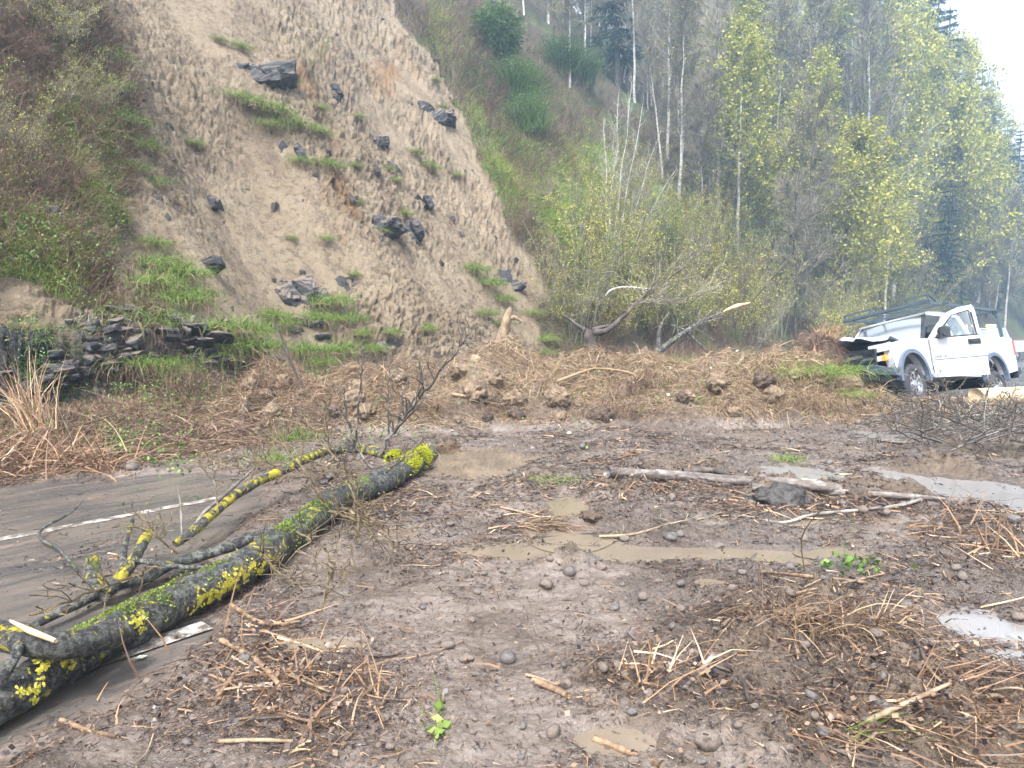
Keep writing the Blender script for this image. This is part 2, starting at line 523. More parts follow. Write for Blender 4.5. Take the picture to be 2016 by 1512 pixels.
# mud ----------------------------------------------------------
m, n, b = newmat('mud'); M_mud = m
P = geopos(n); Z = sepc(n, attr(n, 'zone'))      # wet, rough, mound, puddle
n0 = noise(n, .7, 4, .6, P); n1 = noise(n, 3.2, 6, .7, P, .6); n2 = noise(n, 17, 6, .75, P); n3 = noise(n, 70, 4, .7, P)
film = ramp(n, n1, [(.30, (.058, .041, .031)), (.45, (.118, .088, .070)), (.58, (.175, .137, .114)), (.72, (.150, .124, .110))])
film = mix(n, mth(n, 'MULTIPLY', ramp(n, n0, [(.4, 0.0), (.62, 1.0)]), .55), film, (.20, .17, .155))
film = mix(n, ramp(n, n2, [(.36, 1.0), (.46, 0.0)]), film, (.040, .030, .027))
earth = ramp(n, n2, [(.30, (.055, .038, .026)), (.45, (.155, .110, .072)), (.6, (.24, .178, .12)), (.8, (.31, .24, .17))])
earthy = mth(n, 'MAXIMUM', Z[2], mth(n, 'MULTIPLY', Z[1], .6))
smooth_ = ramp(n, noise(n, 1.6, 5, .7, P, .8), [(.32, (.072, .053, .041)), (.46, (.135, .105, .086)), (.56, (.175, .142, .124)), (.7, (.115, .088, .071))])
film = mix(n, mth(n, 'MULTIPLY', Z[0], .8), film, smooth_)
col = mix(n, earthy, film, earth)
setc(n, b, 'Base Color', col)
rg = ramp(n, mth(n, 'ADD', mth(n, 'MULTIPLY', n1, .65), mth(n, 'MULTIPLY', n2, .35)), [(.42, .06), (.56, .13), (.70, .32)])
rg = mix(n, mth(n, 'MULTIPLY', Z[0], .8), rg, (.15, .15, .15))
rg = mth(n, 'ADD', rg, mth(n, 'MULTIPLY', earthy, .45), True)
setc(n, b, 'Roughness', rg)
b.inputs['Specular IOR Level'].default_value = .6
bump(n, b, mth(n, 'MULTIPLY', mth(n, 'ADD', mth(n, 'MULTIPLY', n2, 1.0), mth(n, 'MULTIPLY', n3, .45)), mth(n, 'SUBTRACT', 1.0, mth(n, 'MULTIPLY', Z[0], .72))), .95, .055)

# wet asphalt under a muddy film -------------------------------
m, n, b = newmat('wet_asphalt'); M_road = m
P = geopos(n)
mp = node(n, 'ShaderNodeMapping'); mp.inputs['Rotation'].default_value = (0, 0, -math.atan2(.766, .643)); mp.inputs['Scale'].default_value = (.35, 2.4, 1)
mp.vector_type = 'TEXTURE'
mp.inputs['Rotation'].default_value = (0, 0, math.atan2(.766, .643)); mp.inputs['Scale'].default_value = (3.0, .45, 1)
n.links.new(P, mp.inputs[0])
s1 = noise(n, 2.0, 6, .7, mp.outputs[0]); s2 = noise(n, 120, 3, .7, P); s3 = noise(n, 1.2, 3, .5, P)
asp = ramp(n, s2, [(.3, (.028, .028, .030)), (.55, (.062, .060, .060)), (.75, (.12, .115, .11))])
sx = node(n, 'ShaderNodeSeparateXYZ'); n.links.new(P, sx.inputs[0])
nearf = mth(n, 'LESS_THAN', sx.outputs[1], 14.5)
nearf = ramp(n, mth(n, 'DIVIDE', sx.outputs[1], 40.0), [(.34, 1.0), (.46, .12)])
mudf = mth(n, 'MULTIPLY', ramp(n, mth(n, 'ADD', mth(n, 'MULTIPLY', s1, .7), mth(n, 'MULTIPLY', s3, .35)), [(.44, .10), (.60, .92)]), nearf)
col = mix(n, mudf, asp, mix(n, s1, (.11, .09, .076), (.165, .140, .122)))
setc(n, b, 'Base Color', col)
setc(n, b, 'Roughness', ramp(n, s1, [(.35, .34), (.6, .16)]))
bump(n, b, s2, .35, .006)

def mat_water(name, c, rough=.03):
    m, n, b = newmat(name)
    P = geopos(n)
    setc(n, b, 'Base Color', ramp(n, noise(n, 2.5, 3, .5, P, .5), [(.35, c), (.65, tuple(q * .82 for q in c))]))
    b.inputs['Roughness'].default_value = rough; b.inputs['IOR'].default_value = 1.33
    b.inputs['Specular IOR Level'].default_value = .6
    bump(n, b, noise(n, 22, 2, .5, P), .08, .004)
    return m
M_wtan = mat_water('tan_water', (.185, .148, .112))
M_wglare = mat_water('sky_glare_water', (.23, .22, .215), .16)  # paler base colour paints in the white sky reflection

m, n, b = newmat('road_paint'); M_paint = m
P = geopos(n)
pn = noise(n, 9, 6, .75, P)
setc(n, b, 'Base Color', ramp(n, pn, [(.47, (.11, .09, .075)), (.55, (.34, .31, .285)), (.66, (.60, .58, .55))]))
b.inputs['Roughness'].default_value = .45

# rock
def rockmat(name, a, c, d, sc_=3):
    m, n, b = newmat(name)
    co = objco(n)
    mp = node(n, 'ShaderNodeMapping'); mp.inputs['Scale'].default_value = (1, 1, 3.5); n.links.new(co, mp.inputs[0])
    q = noise(n, sc_, 7, .7, mp.outputs[0], .3); q2 = noise(n, sc_ * 7, 5, .7, co)
    oi = node(n, 'ShaderNodeObjectInfo').outputs['Random']
    col = ramp(n, q, [(.3, a), (.52, c), (.72, d)])
    geo = node(n, 'ShaderNodeNewGeometry'); sx = node(n, 'ShaderNodeSeparateXYZ'); n.links.new(geo.outputs['Normal'], sx.inputs[0])
    col = mix(n, mth(n, 'MULTIPLY', ramp(n, mth(n, 'ADD', sx.outputs[2], mth(n, 'MULTIPLY', q2, .6)), [(.75, 0.0), (1.05, 1.0)]), .6), col, (.24, .18, .13))
    hs = node(n, 'ShaderNodeHueSaturation'); n.links.new(col, hs.inputs['Color'])
    n.links.new(mth(n, 'ADD', mth(n, 'MULTIPLY', oi, .5), .75), hs.inputs['Value'])
    setc(n, b, 'Base Color', hs.outputs[0]); b.inputs['Roughness'].default_value = .5
    bump(n, b, mth(n, 'ADD', q, mth(n, 'MULTIPLY', q2, .5)), .9, .06)
    return m
M_rock = rockmat('dark_rock', (.012, .012, .014), (.040, .040, .045), (.12, .11, .10), 4.5)
M_frag = rockmat('earthy_rock', (.045, .036, .03), (.085, .07, .058), (.17, .14, .11), 6)
M_ledge = rockmat('wet_ledge_rock', (.018, .019, .024), (.05, .052, .06), (.12, .12, .125), 4)
M_stone = mat_simple('muddy_stone', (.115, .092, .078), (.20, .16, .135), 6, .38, bmp=.5, bscale=25)
M_stone2 = mat_simple('dark_wet_stone', (.075, .068, .066), (.15, .13, .12), 7, .28, bmp=.4, bscale=25)
M_pebble = mat_tint('pebbles', [(0, (.04, .03, .026)), (.5, (.075, .058, .047)), (1, (.11, .088, .074))], .4, spec=.5)

# plants
M_grass = mat_tint('green_grass', [(0, (.05, .10, .016)), (.35, (.13, .22, .035)), (.7, (.22, .30, .07)), (1, (.30, .28, .12))], .6, .25)
M_lush = mat_tint('lush_grass', [(0, (.10, .17, .02)), (.5, (.25, .38, .04)), (1, (.40, .46, .07))], .6, .3)
M_dead = mat_tint('dead_grass', [(0, (.075, .045, .03)), (.35, (.17, .11, .07)), (.7, (.30, .21, .13)), (1, (.42, .33, .22))], .75, .1)
M_bramble = mat_tint('bramble', [(0, (.05, .03, .024)), (.35, (.115, .068, .050)), (.7, (.20, .125, .085)), (1, (.29, .21, .145))], .75)
M_straw = mat_tint('reed_straw', [(0, (.09, .05, .032)), (.35, (.20, .115, .065)), (.7, (.36, .22, .125)), (1, (.48, .35, .22))], .5, spec=.5)
M_litter = mat_tint('wet_litter', [(0, (.016, .012, .014)), (.35, (.038, .026, .025)), (.65, (.10, .062, .042)), (.88, (.17, .105, .065)), (1, (.24, .165, .105))], .45, spec=.5)
M_leafg = mat_tint('green_leaf', [(0, (.03, .075, .015)), (.5, (.10, .19, .04)), (1, (.20, .30, .07))], .5, .2)
M_leafp = mat_tint('pale_leaf', [(0, (.22, .28, .20)), (1, (.60, .62, .52))], .55, .1)
M_leafy = mat_tint('yellow_leaf', [(0, (.22, .24, .03)), (.5, (.42, .42, .06)), (1, (.60, .56, .14))], .6, .35, var=.3)
M_leafyy = mat_tint('yellow_green_leaf', [(0, (.17, .19, .03)), (.5, (.38, .38, .07)), (1, (.56, .53, .14))], .6, .3, var=.4)
M_twig = mat_tint('twigs', [(0, (.08, .066, .048)), (.5, (.185, .165, .125)), (1, (.33, .30, .235))], .8, var=.6)
M_twigp = mat_tint('pale_twigs', [(0, (.12, .125, .10)), (.5, (.26, .275, .225)), (1, (.44, .45, .40))], .8, var=.4)
M_brush = mat_tint('brush_twigs', [(0, (.035, .03, .028)), (.6, (.09, .078, .07)), (1, (.24, .22, .20))], .8)
M_twigo = mat_tint('olive_twigs', [(0, (.05, .036, .02)), (.5, (.115, .085, .048)), (1, (.21, .165, .10))], .7)
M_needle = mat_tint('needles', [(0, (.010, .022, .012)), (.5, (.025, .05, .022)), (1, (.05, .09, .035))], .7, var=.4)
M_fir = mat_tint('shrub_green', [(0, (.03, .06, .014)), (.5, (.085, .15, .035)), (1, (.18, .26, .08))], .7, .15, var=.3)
def barkmat(name, a, c, d, sc_=10, zs=.3, lo=.35, hi=.68, b_=.8):
    m, n, b = newmat(name)
    co = objco(n)
    mp = node(n, 'ShaderNodeMapping'); mp.inputs['Scale'].default_value = (1, 1, zs); n.links.new(co, mp.inputs[0])
    q = noise(n, sc_, 6, .7, mp.outputs[0])
    setc(n, b, 'Base Color', ramp(n, q, [(lo, a), ((lo + hi) / 2, c), (hi, d)]))
    b.inputs['Roughness'].default_value = .8
    bump(n, b, q, b_, .03)
    return m
M_alder = barkmat('pale_bark', (.09, .085, .075), (.38, .37, .345), (.58, .57, .54), 3.0, 1.6, .30, .62)
M_bark = barkmat('dark_bark', (.028, .022, .02), (.07, .055, .048), (.15, .13, .115), 6, .3)
M_muddywood = barkmat('muddy_wood', (.12, .08, .05), (.26, .19, .125), (.36, .28, .195), 9, .3)
M_greywood = barkmat('weathered_wood', (.07, .055, .05), (.16, .135, .12), (.34, .31, .29), 6, 3)
M_freshwood = barkmat('split_wood', (.40, .25, .13), (.56, .39, .235), (.66, .52, .36), 12, .2)
M_reedw = barkmat('wet_reed', (.10, .06, .038), (.21, .135, .082), (.34, .24, .155), 14, .2)
M_birch = barkmat('birch_bark', (.06, .05, .045), (.22, .20, .175), (.38, .36, .33), 3.5, 1.4)
M_cream = barkmat('peeled_wood', (.46, .34, .20), (.56, .44, .28), (.64, .53, .37), 5, .6, b_=.3)
M_root = mat_simple('root_mud', (.035, .025, .02), (.12, .082, .058), 12, .85, bmp=.8, bscale=20)
M_moss = mat_tint('moss', [(0, (.10, .13, .012)), (.5, (.34, .36, .012)), (1, (.60, .60, .03))], .85, .15)
M_moss2 = mat_tint('yellow_lichen', [(0, (.20, .175, .02)), (.5, (.36, .31, .03)), (1, (.48, .43, .08))], .8)
M_mossg = mat_tint('green_moss', [(0, (.04, .06, .01)), (.5, (.13, .19, .02)), (1, (.27, .33, .05))], .85, .1)

# bark of the fallen tree: near-black bark with grey crust, yellow lichen plates and pale dots
def lichenmat(name, yel, grey=.45):
    m, n, b = newmat(name)
    co = objco(n)
    nz_ = noise(n, 42, 7, .8, co)
    base = ramp(n, nz_, [(.40, (.008, .008, .009)), (.5, (.028, .027, .028)), (.60, (.12, .115, .11))])
    g = noise(n, 19, 7, .85, co, .3)
    base = mix(n, mth(n, 'MULTIPLY', ramp(n, g, [(.50, 0.0), (.58, 1.0)]), grey), base, (.27, .28, .24))
    d = noise(n, 48, 3, .6, co)
    base = mix(n, ramp(n, d, [(.68, 0.0), (.72, .8)]), base, (.46, .47, .42))
    mp = node(n, 'ShaderNodeMapping'); mp.inputs['Scale'].default_value = (1, 1, 1); n.links.new(co, mp.inputs[0])
    ym = noise(n, 8.5, 7, .72, mp.outputs[0], .5)
    ymask = ramp(n, ym, [(yel, 0.0), (yel + .02, 1.0)])
    ycol = ramp(n, noise(n, 60, 3, .6, co), [(.35, (.30, .25, .015)), (.6, (.55, .46, .03))])
    base = mix(n, ymask, base, ycol)
    geo = node(n, 'ShaderNodeNewGeometry'); sx = node(n, 'ShaderNodeSeparateXYZ'); n.links.new(geo.outputs['Normal'], sx.inputs[0])
    gm_ = noise(n, 2.6, 5, .7, co)
    gmask = ramp(n, mth(n, 'ADD', mth(n, 'MULTIPLY', gm_, 1.0), mth(n, 'MULTIPLY', mth(n, 'ABSOLUTE', sx.outputs[2]), .10)), [(.66, 0.0), (.71, .85)])
    base = mix(n, gmask, base, ramp(n, nz_, [(.3, (.035, .05, .008)), (.7, (.15, .20, .02))]))
    setc(n, b, 'Base Color', base)
    b.inputs['Roughness'].default_value = .6
    bump(n, b, mth(n, 'ADD', nz_, mth(n, 'ADD', mth(n, 'MULTIPLY', ymask, .25), mth(n, 'MULTIPLY', gmask, .3))), 1.0, .03)
    return m
M_fallen = lichenmat('lichen_bark', .585)
M_yellowb = lichenmat('yellow_lichen_bark', .515)
M_greyb = lichenmat('grey_lichen_bark', .60, .85)

# truck
M_white = mat_simple('white_paint', (.47, .505, .56), None, rough=.22, coat=.6)
M_dirtyw = mat_simple('white_paint_dirty', (.47, .505, .56), (.46, .46, .45), 3, .3, coat=.3)
M_flare = mat_simple('grey_plastic', (.085, .115, .16), (.11, .14, .19), 6, .5)
M_black = mat_simple('black_plastic', (.012, .014, .018), (.03, .034, .042), 9, .45)
M_tyre = mat_simple('tyre_rubber', (.022, .026, .034), (.05, .052, .058), 12, .75, bmp=.4, bscale=40)
M_chrome = mat_simple('steel', (.55, .56, .58), (.40, .40, .41), 20, .25, metal=.9)
M_rack = mat_simple('rack_steel', (.055, .085, .11), (.09, .12, .145), 9, .45, metal=.3)
M_lens = mat_simple('headlight_lens', (.70, .72, .74), (.35, .37, .40), 40, .08, coat=1)
M_amberl = mat_simple('amber_lens', (.80, .30, .06), None, rough=.2)
M_red = mat_simple('red_lens', (.38, .05, .04), None, rough=.2)
m, n, b = newmat('amber_lamp_lit'); M_beacon = m
setc(n, b, 'Base Color', (1.0, .45, .05)); setc(n, b, 'Emission Color', (1.0, .50, .10)); b.inputs['Emission Strength'].default_value = 6
def glass(name, c, alpha, rough=.03):
    m, n, b = newmat(name)
    tr = node(n, 'ShaderNodeBsdfTransparent'); tr.inputs[0].default_value = (*c, 1)
    gl = node(n, 'ShaderNodeBsdfGlossy'); gl.inputs['Roughness'].default_value = rough
    fr = node(n, 'ShaderNodeFresnel'); fr.inputs[0].default_value = 1.5
    ms = node(n, 'ShaderNodeMixShader')
    n.links.new(mth(n, 'ADD', mth(n, 'MULTIPLY', fr.outputs[0], .45), alpha, True), ms.inputs[0])
    n.links.new(tr.outputs[0], ms.inputs[1]); n.links.new(gl.outputs[0], ms.inputs[2])
    n.links.new(ms.outputs[0], n.nodes['Material Output'].inputs[0])
    return m
M_glass = glass('window_glass', (.80, .88, .88), .0)
M_wind = glass('windshield_glass', (.35, .45, .5), .93, .22)

# ------------------------------------------------------------------ terrain objects
def terrain_obj(name, mask, mat, zn):
    used, q = sub(mask)
    V = np.stack([X.ravel()[used], Y.ravel()[used], Zm.ravel()[used]], 1)
    o = npmesh(name, V, [q], mat, smooth=True, attrs={'zone': zn.reshape(-1, 4)[used], 'stain': np.broadcast_to(orange, gz.shape).ravel()[used] * soil.ravel()[used]})
    return tag(o, kind='structure')
terrain_obj('hillside', is_hill, M_hill, zone)
terrain_obj('mud_ground', is_mud, M_mud, zone2)

def strip(name, pts_u, v0, v1, nseg, mat, z=0.0, kind='structure', jitter=None):
    vs = np.linspace(v0, v1, nseg + 1)
    V = []
    for v in vs:
        sh = .0012 * max(v - 45, 0) ** 2
        for u in pts_u:
            uu = u - sh
            V.append((RN[0] * uu + RD[0] * v, RN[1] * uu + RD[1] * v, z))
    k = len(pts_u)
    f = [(i * k + j, i * k + j + 1, (i + 1) * k + j + 1, (i + 1) * k + j) for i in range(nseg) for j in range(k - 1)]
    f = [q[::-1] for q in f]
    o = npmesh(name, np.array(V), [np.array(f)], mat)
    return tag(o, kind=kind)
strip('road', [-16, -8, 0, 8.95], -30, 260, 120, M_road, 0.0)
strip('road_line', [6.37, 6.48], -20, 3.3, 60, M_paint, .004)
strip('road_line', [6.36, 6.50], 24, 260, 90, M_paint, .004)
strip('road_line', [3.56, 3.70], -1.3, 1.74, 8, M_paint, .012)
strip('road_line', [-.1, .02], 26, 120, 40, M_paint, .004)
M_field = mat_simple('far_ground', (.10, .085, .05), (.17, .14, .08), .3, .9)
g_ = npmesh('ground', np.array([(-900, -900, -.3), (1500, -900, -.3), (1500, 1500, -.3), (-900, 1500, -.3)]), [np.array([[0, 1, 2, 3]])], M_field)
tag(g_, kind='structure')

for (cx, cy, ax, ay), p_ in zip(PUDE, PUD):
    th = np.linspace(0, 2 * PI, 65)[:-1]
    rr_ = 1.55 + .1 * np.sin(th * 3 + cx)
    zp_ = .0255 + .0007 * PUDE.index((cx, cy, ax, ay))
    V = np.stack([cx + ax * rr_ * np.cos(th), cy + ay * rr_ * np.sin(th), np.full(64, zp_)], 1)
    V = np.vstack([[cx, cy, zp_], V])
    f = np.array([(0, i + 1, (i + 1) % 64 + 1) for i in range(64)])
    o = npmesh('puddle', V, [f], M_wtan if p_[4] == 'tan' else M_wglare)
    tag(o, kind='structure')
# ------------------------------------------------------------------ generators
rng = np.random.RandomState(11)
def nrm(v): return v / np.maximum(np.linalg.norm(v, axis=-1, keepdims=True), 1e-9)

def ribbons(P, D, L, W, droop, tint, segs=3, curl=None, rs=rng):
    """thin curved blades: roots P, directions D, lengths L, widths W; droop bends them down"""
    n = len(P)
    L = np.broadcast_to(L, n); W = np.broadcast_to(W, n); droop = np.broadcast_to(droop, n)
    D = nrm(D)
    side = np.cross(D, nrm(rs.randn(n, 3) * .6 + np.array([0, 0, .2]))); side = nrm(side)
    if curl is None: curl = rs.randn(n, 3) * .12
    pts = [P]; d = D.copy(); p = P
    for k in range(segs):
        d = nrm(d + curl + np.array([0, 0, -1.0]) * (droop * (k + .6) / segs)[:, None])
        p = p + d * (L / segs)[:, None]
        pts.append(p)
    V = np.empty((n, (segs + 1) * 2, 3), np.float32)
    for k, q in enumerate(pts):
        wk = (W * (1 - .85 * k / segs) * .5)[:, None] if segs > 1 else (W * .5)[:, None]
        V[:, 2 * k] = q - side * wk; V[:, 2 * k + 1] = q + side * wk
    base = (np.arange(n) * (segs + 1) * 2)[:, None]
    F_ = np.concatenate([base + np.array([2 * k, 2 * k + 1, 2 * k + 3, 2 * k + 2]) for k in range(segs)])
    return V.reshape(-1, 3), F_, np.repeat(tint, (segs + 1) * 2)

def tubes(P0, P1, R0, R1, sides=3, tint=None):
    """independent tapered prisms"""
    P0 = np.asarray(P0, float); P1 = np.asarray(P1, float); n = len(P0)
    d = nrm(P1 - P0)
    a = np.where(np.abs(d[:, 2:3]) > .9, np.array([[1.0, 0, 0]]), np.array([[0, 0, 1.0]]))
    s = nrm(np.cross(d, a)); t = np.cross(d, s)
    V = np.empty((n, 2 * sides, 3), np.float32)
    for k in range(sides):
        an = 2 * PI * k / sides
        o = s * math.cos(an) + t * math.sin(an)
        V[:, k] = P0 + o * np.asarray(R0)[:, None]; V[:, sides + k] = P1 + o * np.asarray(R1)[:, None]
    base = (np.arange(n) * 2 * sides)[:, None]
    F_ = np.concatenate([base + np.array([k, (k + 1) % sides, sides + (k + 1) % sides, sides + k]) for k in range(sides)])
    if tint is None: tint = rng.rand(n)
    return V.reshape(-1, 3), F_, np.repeat(tint, 2 * sides)

def quads(Cn, S, tint, up=.4, rs=rng, asp=.62):
    n = len(Cn)
    nn = nrm(rs.randn(n, 3) + np.array([0, 0, up])); a = nrm(np.cross(nn, rs.randn(n, 3))); b = np.cross(nn, a)
    S = np.broadcast_to(S, n)[:, None]
    V = np.stack([Cn - a * S, Cn - b * S * asp, Cn + a * S, Cn + b * S * asp], 1)
    base = (np.arange(n) * 4)[:, None]
    return V.reshape(-1, 3), base + np.array([0, 1, 2, 3]), np.repeat(tint, 4)

def tube_path(pts, rad, sides=10, noise_=0.0, seed=0, caps=True, fine=0):
    """smooth swept tube through points (Catmull-Rom), with an uneven skin"""
    pts = [Vector(p) for p in pts]
    if fine:
        P = [pts[0]] + pts + [pts[-1]]; RD_ = [rad[0]] + list(rad) + [rad[-1]]
        np_, nr_ = [], []
        for i in range(1, len(P) - 2):
            for k in range(fine):
                t = k / fine
                a, b, c, d = P[i - 1], P[i], P[i + 1], P[i + 2]
                np_.append(.5 * ((2 * b) + (c - a) * t + (2 * a - 5 * b + 4 * c - d) * t * t + (3 * b - a - 3 * c + d) * t ** 3))
                nr_.append(RD_[i] + (RD_[i + 1] - RD_[i]) * t)
        np_.append(pts[-1]); nr_.append(rad[-1])
        pts, rad = np_, nr_
    n = len(pts)
    V = []
    up = Vector((0, 0, 1))
    s_prev = None
    for i, p in enumerate(pts):
        d = (pts[min(i + 1, n - 1)] - pts[max(i - 1, 0)]).normalized()
        if s_prev is None:
            s = d.cross(up if abs(d.z) < .9 else Vector((1, 0, 0))).normalized()
        else:
            s = (s_prev - d * s_prev.dot(d)).normalized()
        s_prev = s
        t = d.cross(s)
        for k in range(sides):
            a = 2 * PI * k / sides
            V.append(p + (s * math.cos(a) + t * math.sin(a)) * rad[i])
    V = np.array([tuple(v) for v in V])
    if noise_:
        ctr = np.repeat(np.array([tuple(p) for p in pts]), sides, 0)
        dirv = V - ctr
        q = vn(V[:, 0] * 9 + seed, V[:, 1] * 9, V[:, 2] * 9) - .5 + .5 * (vn(V[:, 0] * 27 + seed, V[:, 1] * 27, V[:, 2] * 27) - .5)
        V = V + dirv * (q * noise_)[:, None]
    Q = [(i * sides + k, i * sides + (k + 1) % sides, (i + 1) * sides + (k + 1) % sides, (i + 1) * sides + k) for i in range(n - 1) for k in range(sides)]
    Q = [q[::-1] for q in Q]
    T = []
    if caps:
        c0 = len(V); V = np.vstack([V, [tuple(pts[0])], [tuple(pts[-1])]])
        T = [(c0, k, (k + 1) % sides)[::-1] for k in range(sides)] + [(c0 + 1, (n - 1) * sides + (k + 1) % sides, (n - 1) * sides + k)[::-1] for k in range(sides)]
    return V, [np.array(Q)] + ([np.array(T)] if T else [])

def merge(parts):
    Vs, Fs, Ts, o = [], {}, [], 0
    for V, F_, T in parts:
        Vs.append(V)
        for f in (F_ if isinstance(F_, list) else [F_]):
            if len(f): Fs.setdefault(f.shape[1], []).append(f + o)
        Ts.append(np.broadcast_to(T, len(V))); o += len(V)
    return np.vstack(Vs), [np.concatenate(v) for v in Fs.values()], np.concatenate(Ts)

def part(name, parts, mat, parent=None, smooth=False):
    V, F_, T = merge(parts)
    return npmesh(name, V, F_, mat, parent, smooth, {'tint': T})

# ------------------------------------------------------------------ tree prototypes (at the origin)
def grow(seed, H, r0, nbr=26, blen=.26, start=.3, up=.9, twigs=9, twl=.5, lean=.02, sub=5, twr=.010, wob=.02, bend=.25):
    rs = np.random.RandomState(seed)
    n = 12
    z = np.linspace(0, H, n)
    wx = np.cumsum(rs.randn(n) * wob * H / n * 2) + lean * z; wy = np.cumsum(rs.randn(n) * wob * H / n * 2)
    tp = np.stack([wx, wy, z], 1); tp[0, :2] = 0
    tr = r0 * (1 - .9 * (np.linspace(0, 1, n)) ** .9) + .006
    S0, S1, A, B = [], [], [], []
    tips = []
    def trunk_at(f):
        i = f * (n - 1); k = min(int(i), n - 2); t = i - k
        return tp[k] * (1 - t) + tp[k + 1] * t, tr[k] * (1 - t) + tr[k + 1] * t
    def branch(p, d, L, r, depth, segs=4):
        pts = []
        for k in range(segs):
            d = nrm(d + rs.randn(3) * .13 + np.array([0, 0, bend * .3]))
            q = p + d * L / segs
            r1 = r * .74
            S0.append(p); S1.append(q); A.append(r); B.append(r1)
            pts.append((q, d, r1)); p, r = q, r1
        return pts
    for i in range(nbr):
        f = start + (1 - start) * (i + rs.rand()) / nbr * .97
        p, r = trunk_at(f)
        a = rs.rand() * 2 * PI
        d = nrm(np.array([math.cos(a), math.sin(a), up * (.6 + .8 * rs.rand())]))
        L = H * blen * (1.05 - f) ** .6 * (.6 + .7 * rs.rand())
        for q, dd_, r1 in branch(p, d, L, max(r * .42, .014), 0):
            for j in range(sub):
                a2 = nrm(dd_ + rs.randn(3) * .65 + np.array([0, 0, .2]))
                L2 = L * (.22 + .3 * rs.rand())
                pts2 = branch(q, a2, L2, max(r1 * .55, .009), 1, 3)
                for q2, d2, r2 in pts2:
                    tips.append((q2, d2))
    S0 = np.array(S0); S1 = np.array(S1); A = np.array(A); B = np.array(B)
    tpn = np.array([t[0] for t in tips]); tdn = np.array([t[1] for t in tips])
    k = rs.randint(0, len(tpn), len(tpn) * twigs // 3)
    td = nrm(tdn[k] + rs.randn(len(k), 3) * .6 + np.array([0, 0, .25]))
    tl = twl * (.4 + .9 * rs.rand(len(k)))
    tw1 = tpn[k] + td * tl[:, None]
    return tp, tr, (S0, S1, A, B), (tpn[k], tw1, np.full(len(k), twr), np.full(len(k), twr * .35)), tpn, tw1, rs

def trunk_mesh(tp, tr, sides=8):
    return tube_path([tuple(p) for p in tp], list(tr), sides, .12, 3, fine=3)

def tree_proto(name, seed, bark, twigm, leafm=None, leafn=0, leafs=.06, leafpart='leaves', clus=1, **kw):
    tp, tr, br, tw, nodes, tips, rs = grow(seed, **kw)
    o = empty(name)
    V, F_ = trunk_mesh(tp, tr)
    tk = npmesh('trunk', V, F_, bark, o, True, {'tint': np.full(len(V), .5)})
    big = br[2] > .028
    parts = [tubes(br[0], br[1], br[2], br[3], 4, .25 + .4 * rs.rand(len(br[0]))), tubes(*tw, 3, .2 + .6 * rs.rand(len(tw[0])))]
    cr = part('crown', parts, twigm, o)
    if leafm is not None:
        k = rs.randint(0, len(tips), leafn)
        base = tips[k] + rs.randn(leafn, 3) * .06
        c = np.repeat(base, clus, 0) + rs.randn(leafn * clus, 3) * leafs * 1.1
        part(leafpart, [quads(c, leafs * (.5 + .7 * rs.rand(len(c))), np.clip(.5 + .25 * rs.randn(len(c)), 0, 1), .5, rs)], leafm, o)
    return o

def conifer_proto(name, seed, H, Rb, nw=34, start=.12):
    rs = np.random.RandomState(seed)
    o = empty(name)
    V, F_ = tube_path([(0, 0, 0), (0, 0, H * .5), (0, 0, H)], [H * .014, H * .009, .02], 8, .1, 1, fine=4)
    npmesh('trunk', V, F_, M_bark, o, True, {'tint': np.full(len(V), .4)})
    P, D, L, W, dr, T = [], [], [], [], [], []
    S0, S1 = [], []
    for i in range(nw):
        f = start + (1 - start) * (i + rs.rand() * .6) / nw
        for j in range(rs.randint(5, 9)):
            a = rs.rand() * 2 * PI
            bl = Rb * (1 - f) ** .75 * (.55 + .6 * rs.rand()) + .25
            d = np.array([math.cos(a), math.sin(a), .15 - .35 * (1 - f)])
            p = np.array([0, 0, f * H])
            S0.append(p); S1.append(p + d * bl)
            for k in range(16):
                t = (k + rs.rand()) / 16
                q = p + d * bl * t + np.array([0, 0, -.12 * bl * t * t])
                sd = np.array([-d[1], d[0], 0]) * rs.choice([-1, 1])
                P.append(q); D.append(nrm(d * .7 + sd * (.9 - .3 * t) + np.array([0, 0, -.15 + .3 * rs.randn()])))
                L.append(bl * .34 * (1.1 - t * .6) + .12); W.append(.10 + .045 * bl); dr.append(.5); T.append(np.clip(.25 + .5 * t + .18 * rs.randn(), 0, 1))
    v1 = ribbons(np.array(P), np.array(D), np.array(L), np.array(W), np.array(dr), np.array(T), 2, rs=rs)
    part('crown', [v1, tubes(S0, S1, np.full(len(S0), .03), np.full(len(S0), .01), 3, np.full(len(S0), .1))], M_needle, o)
    return o

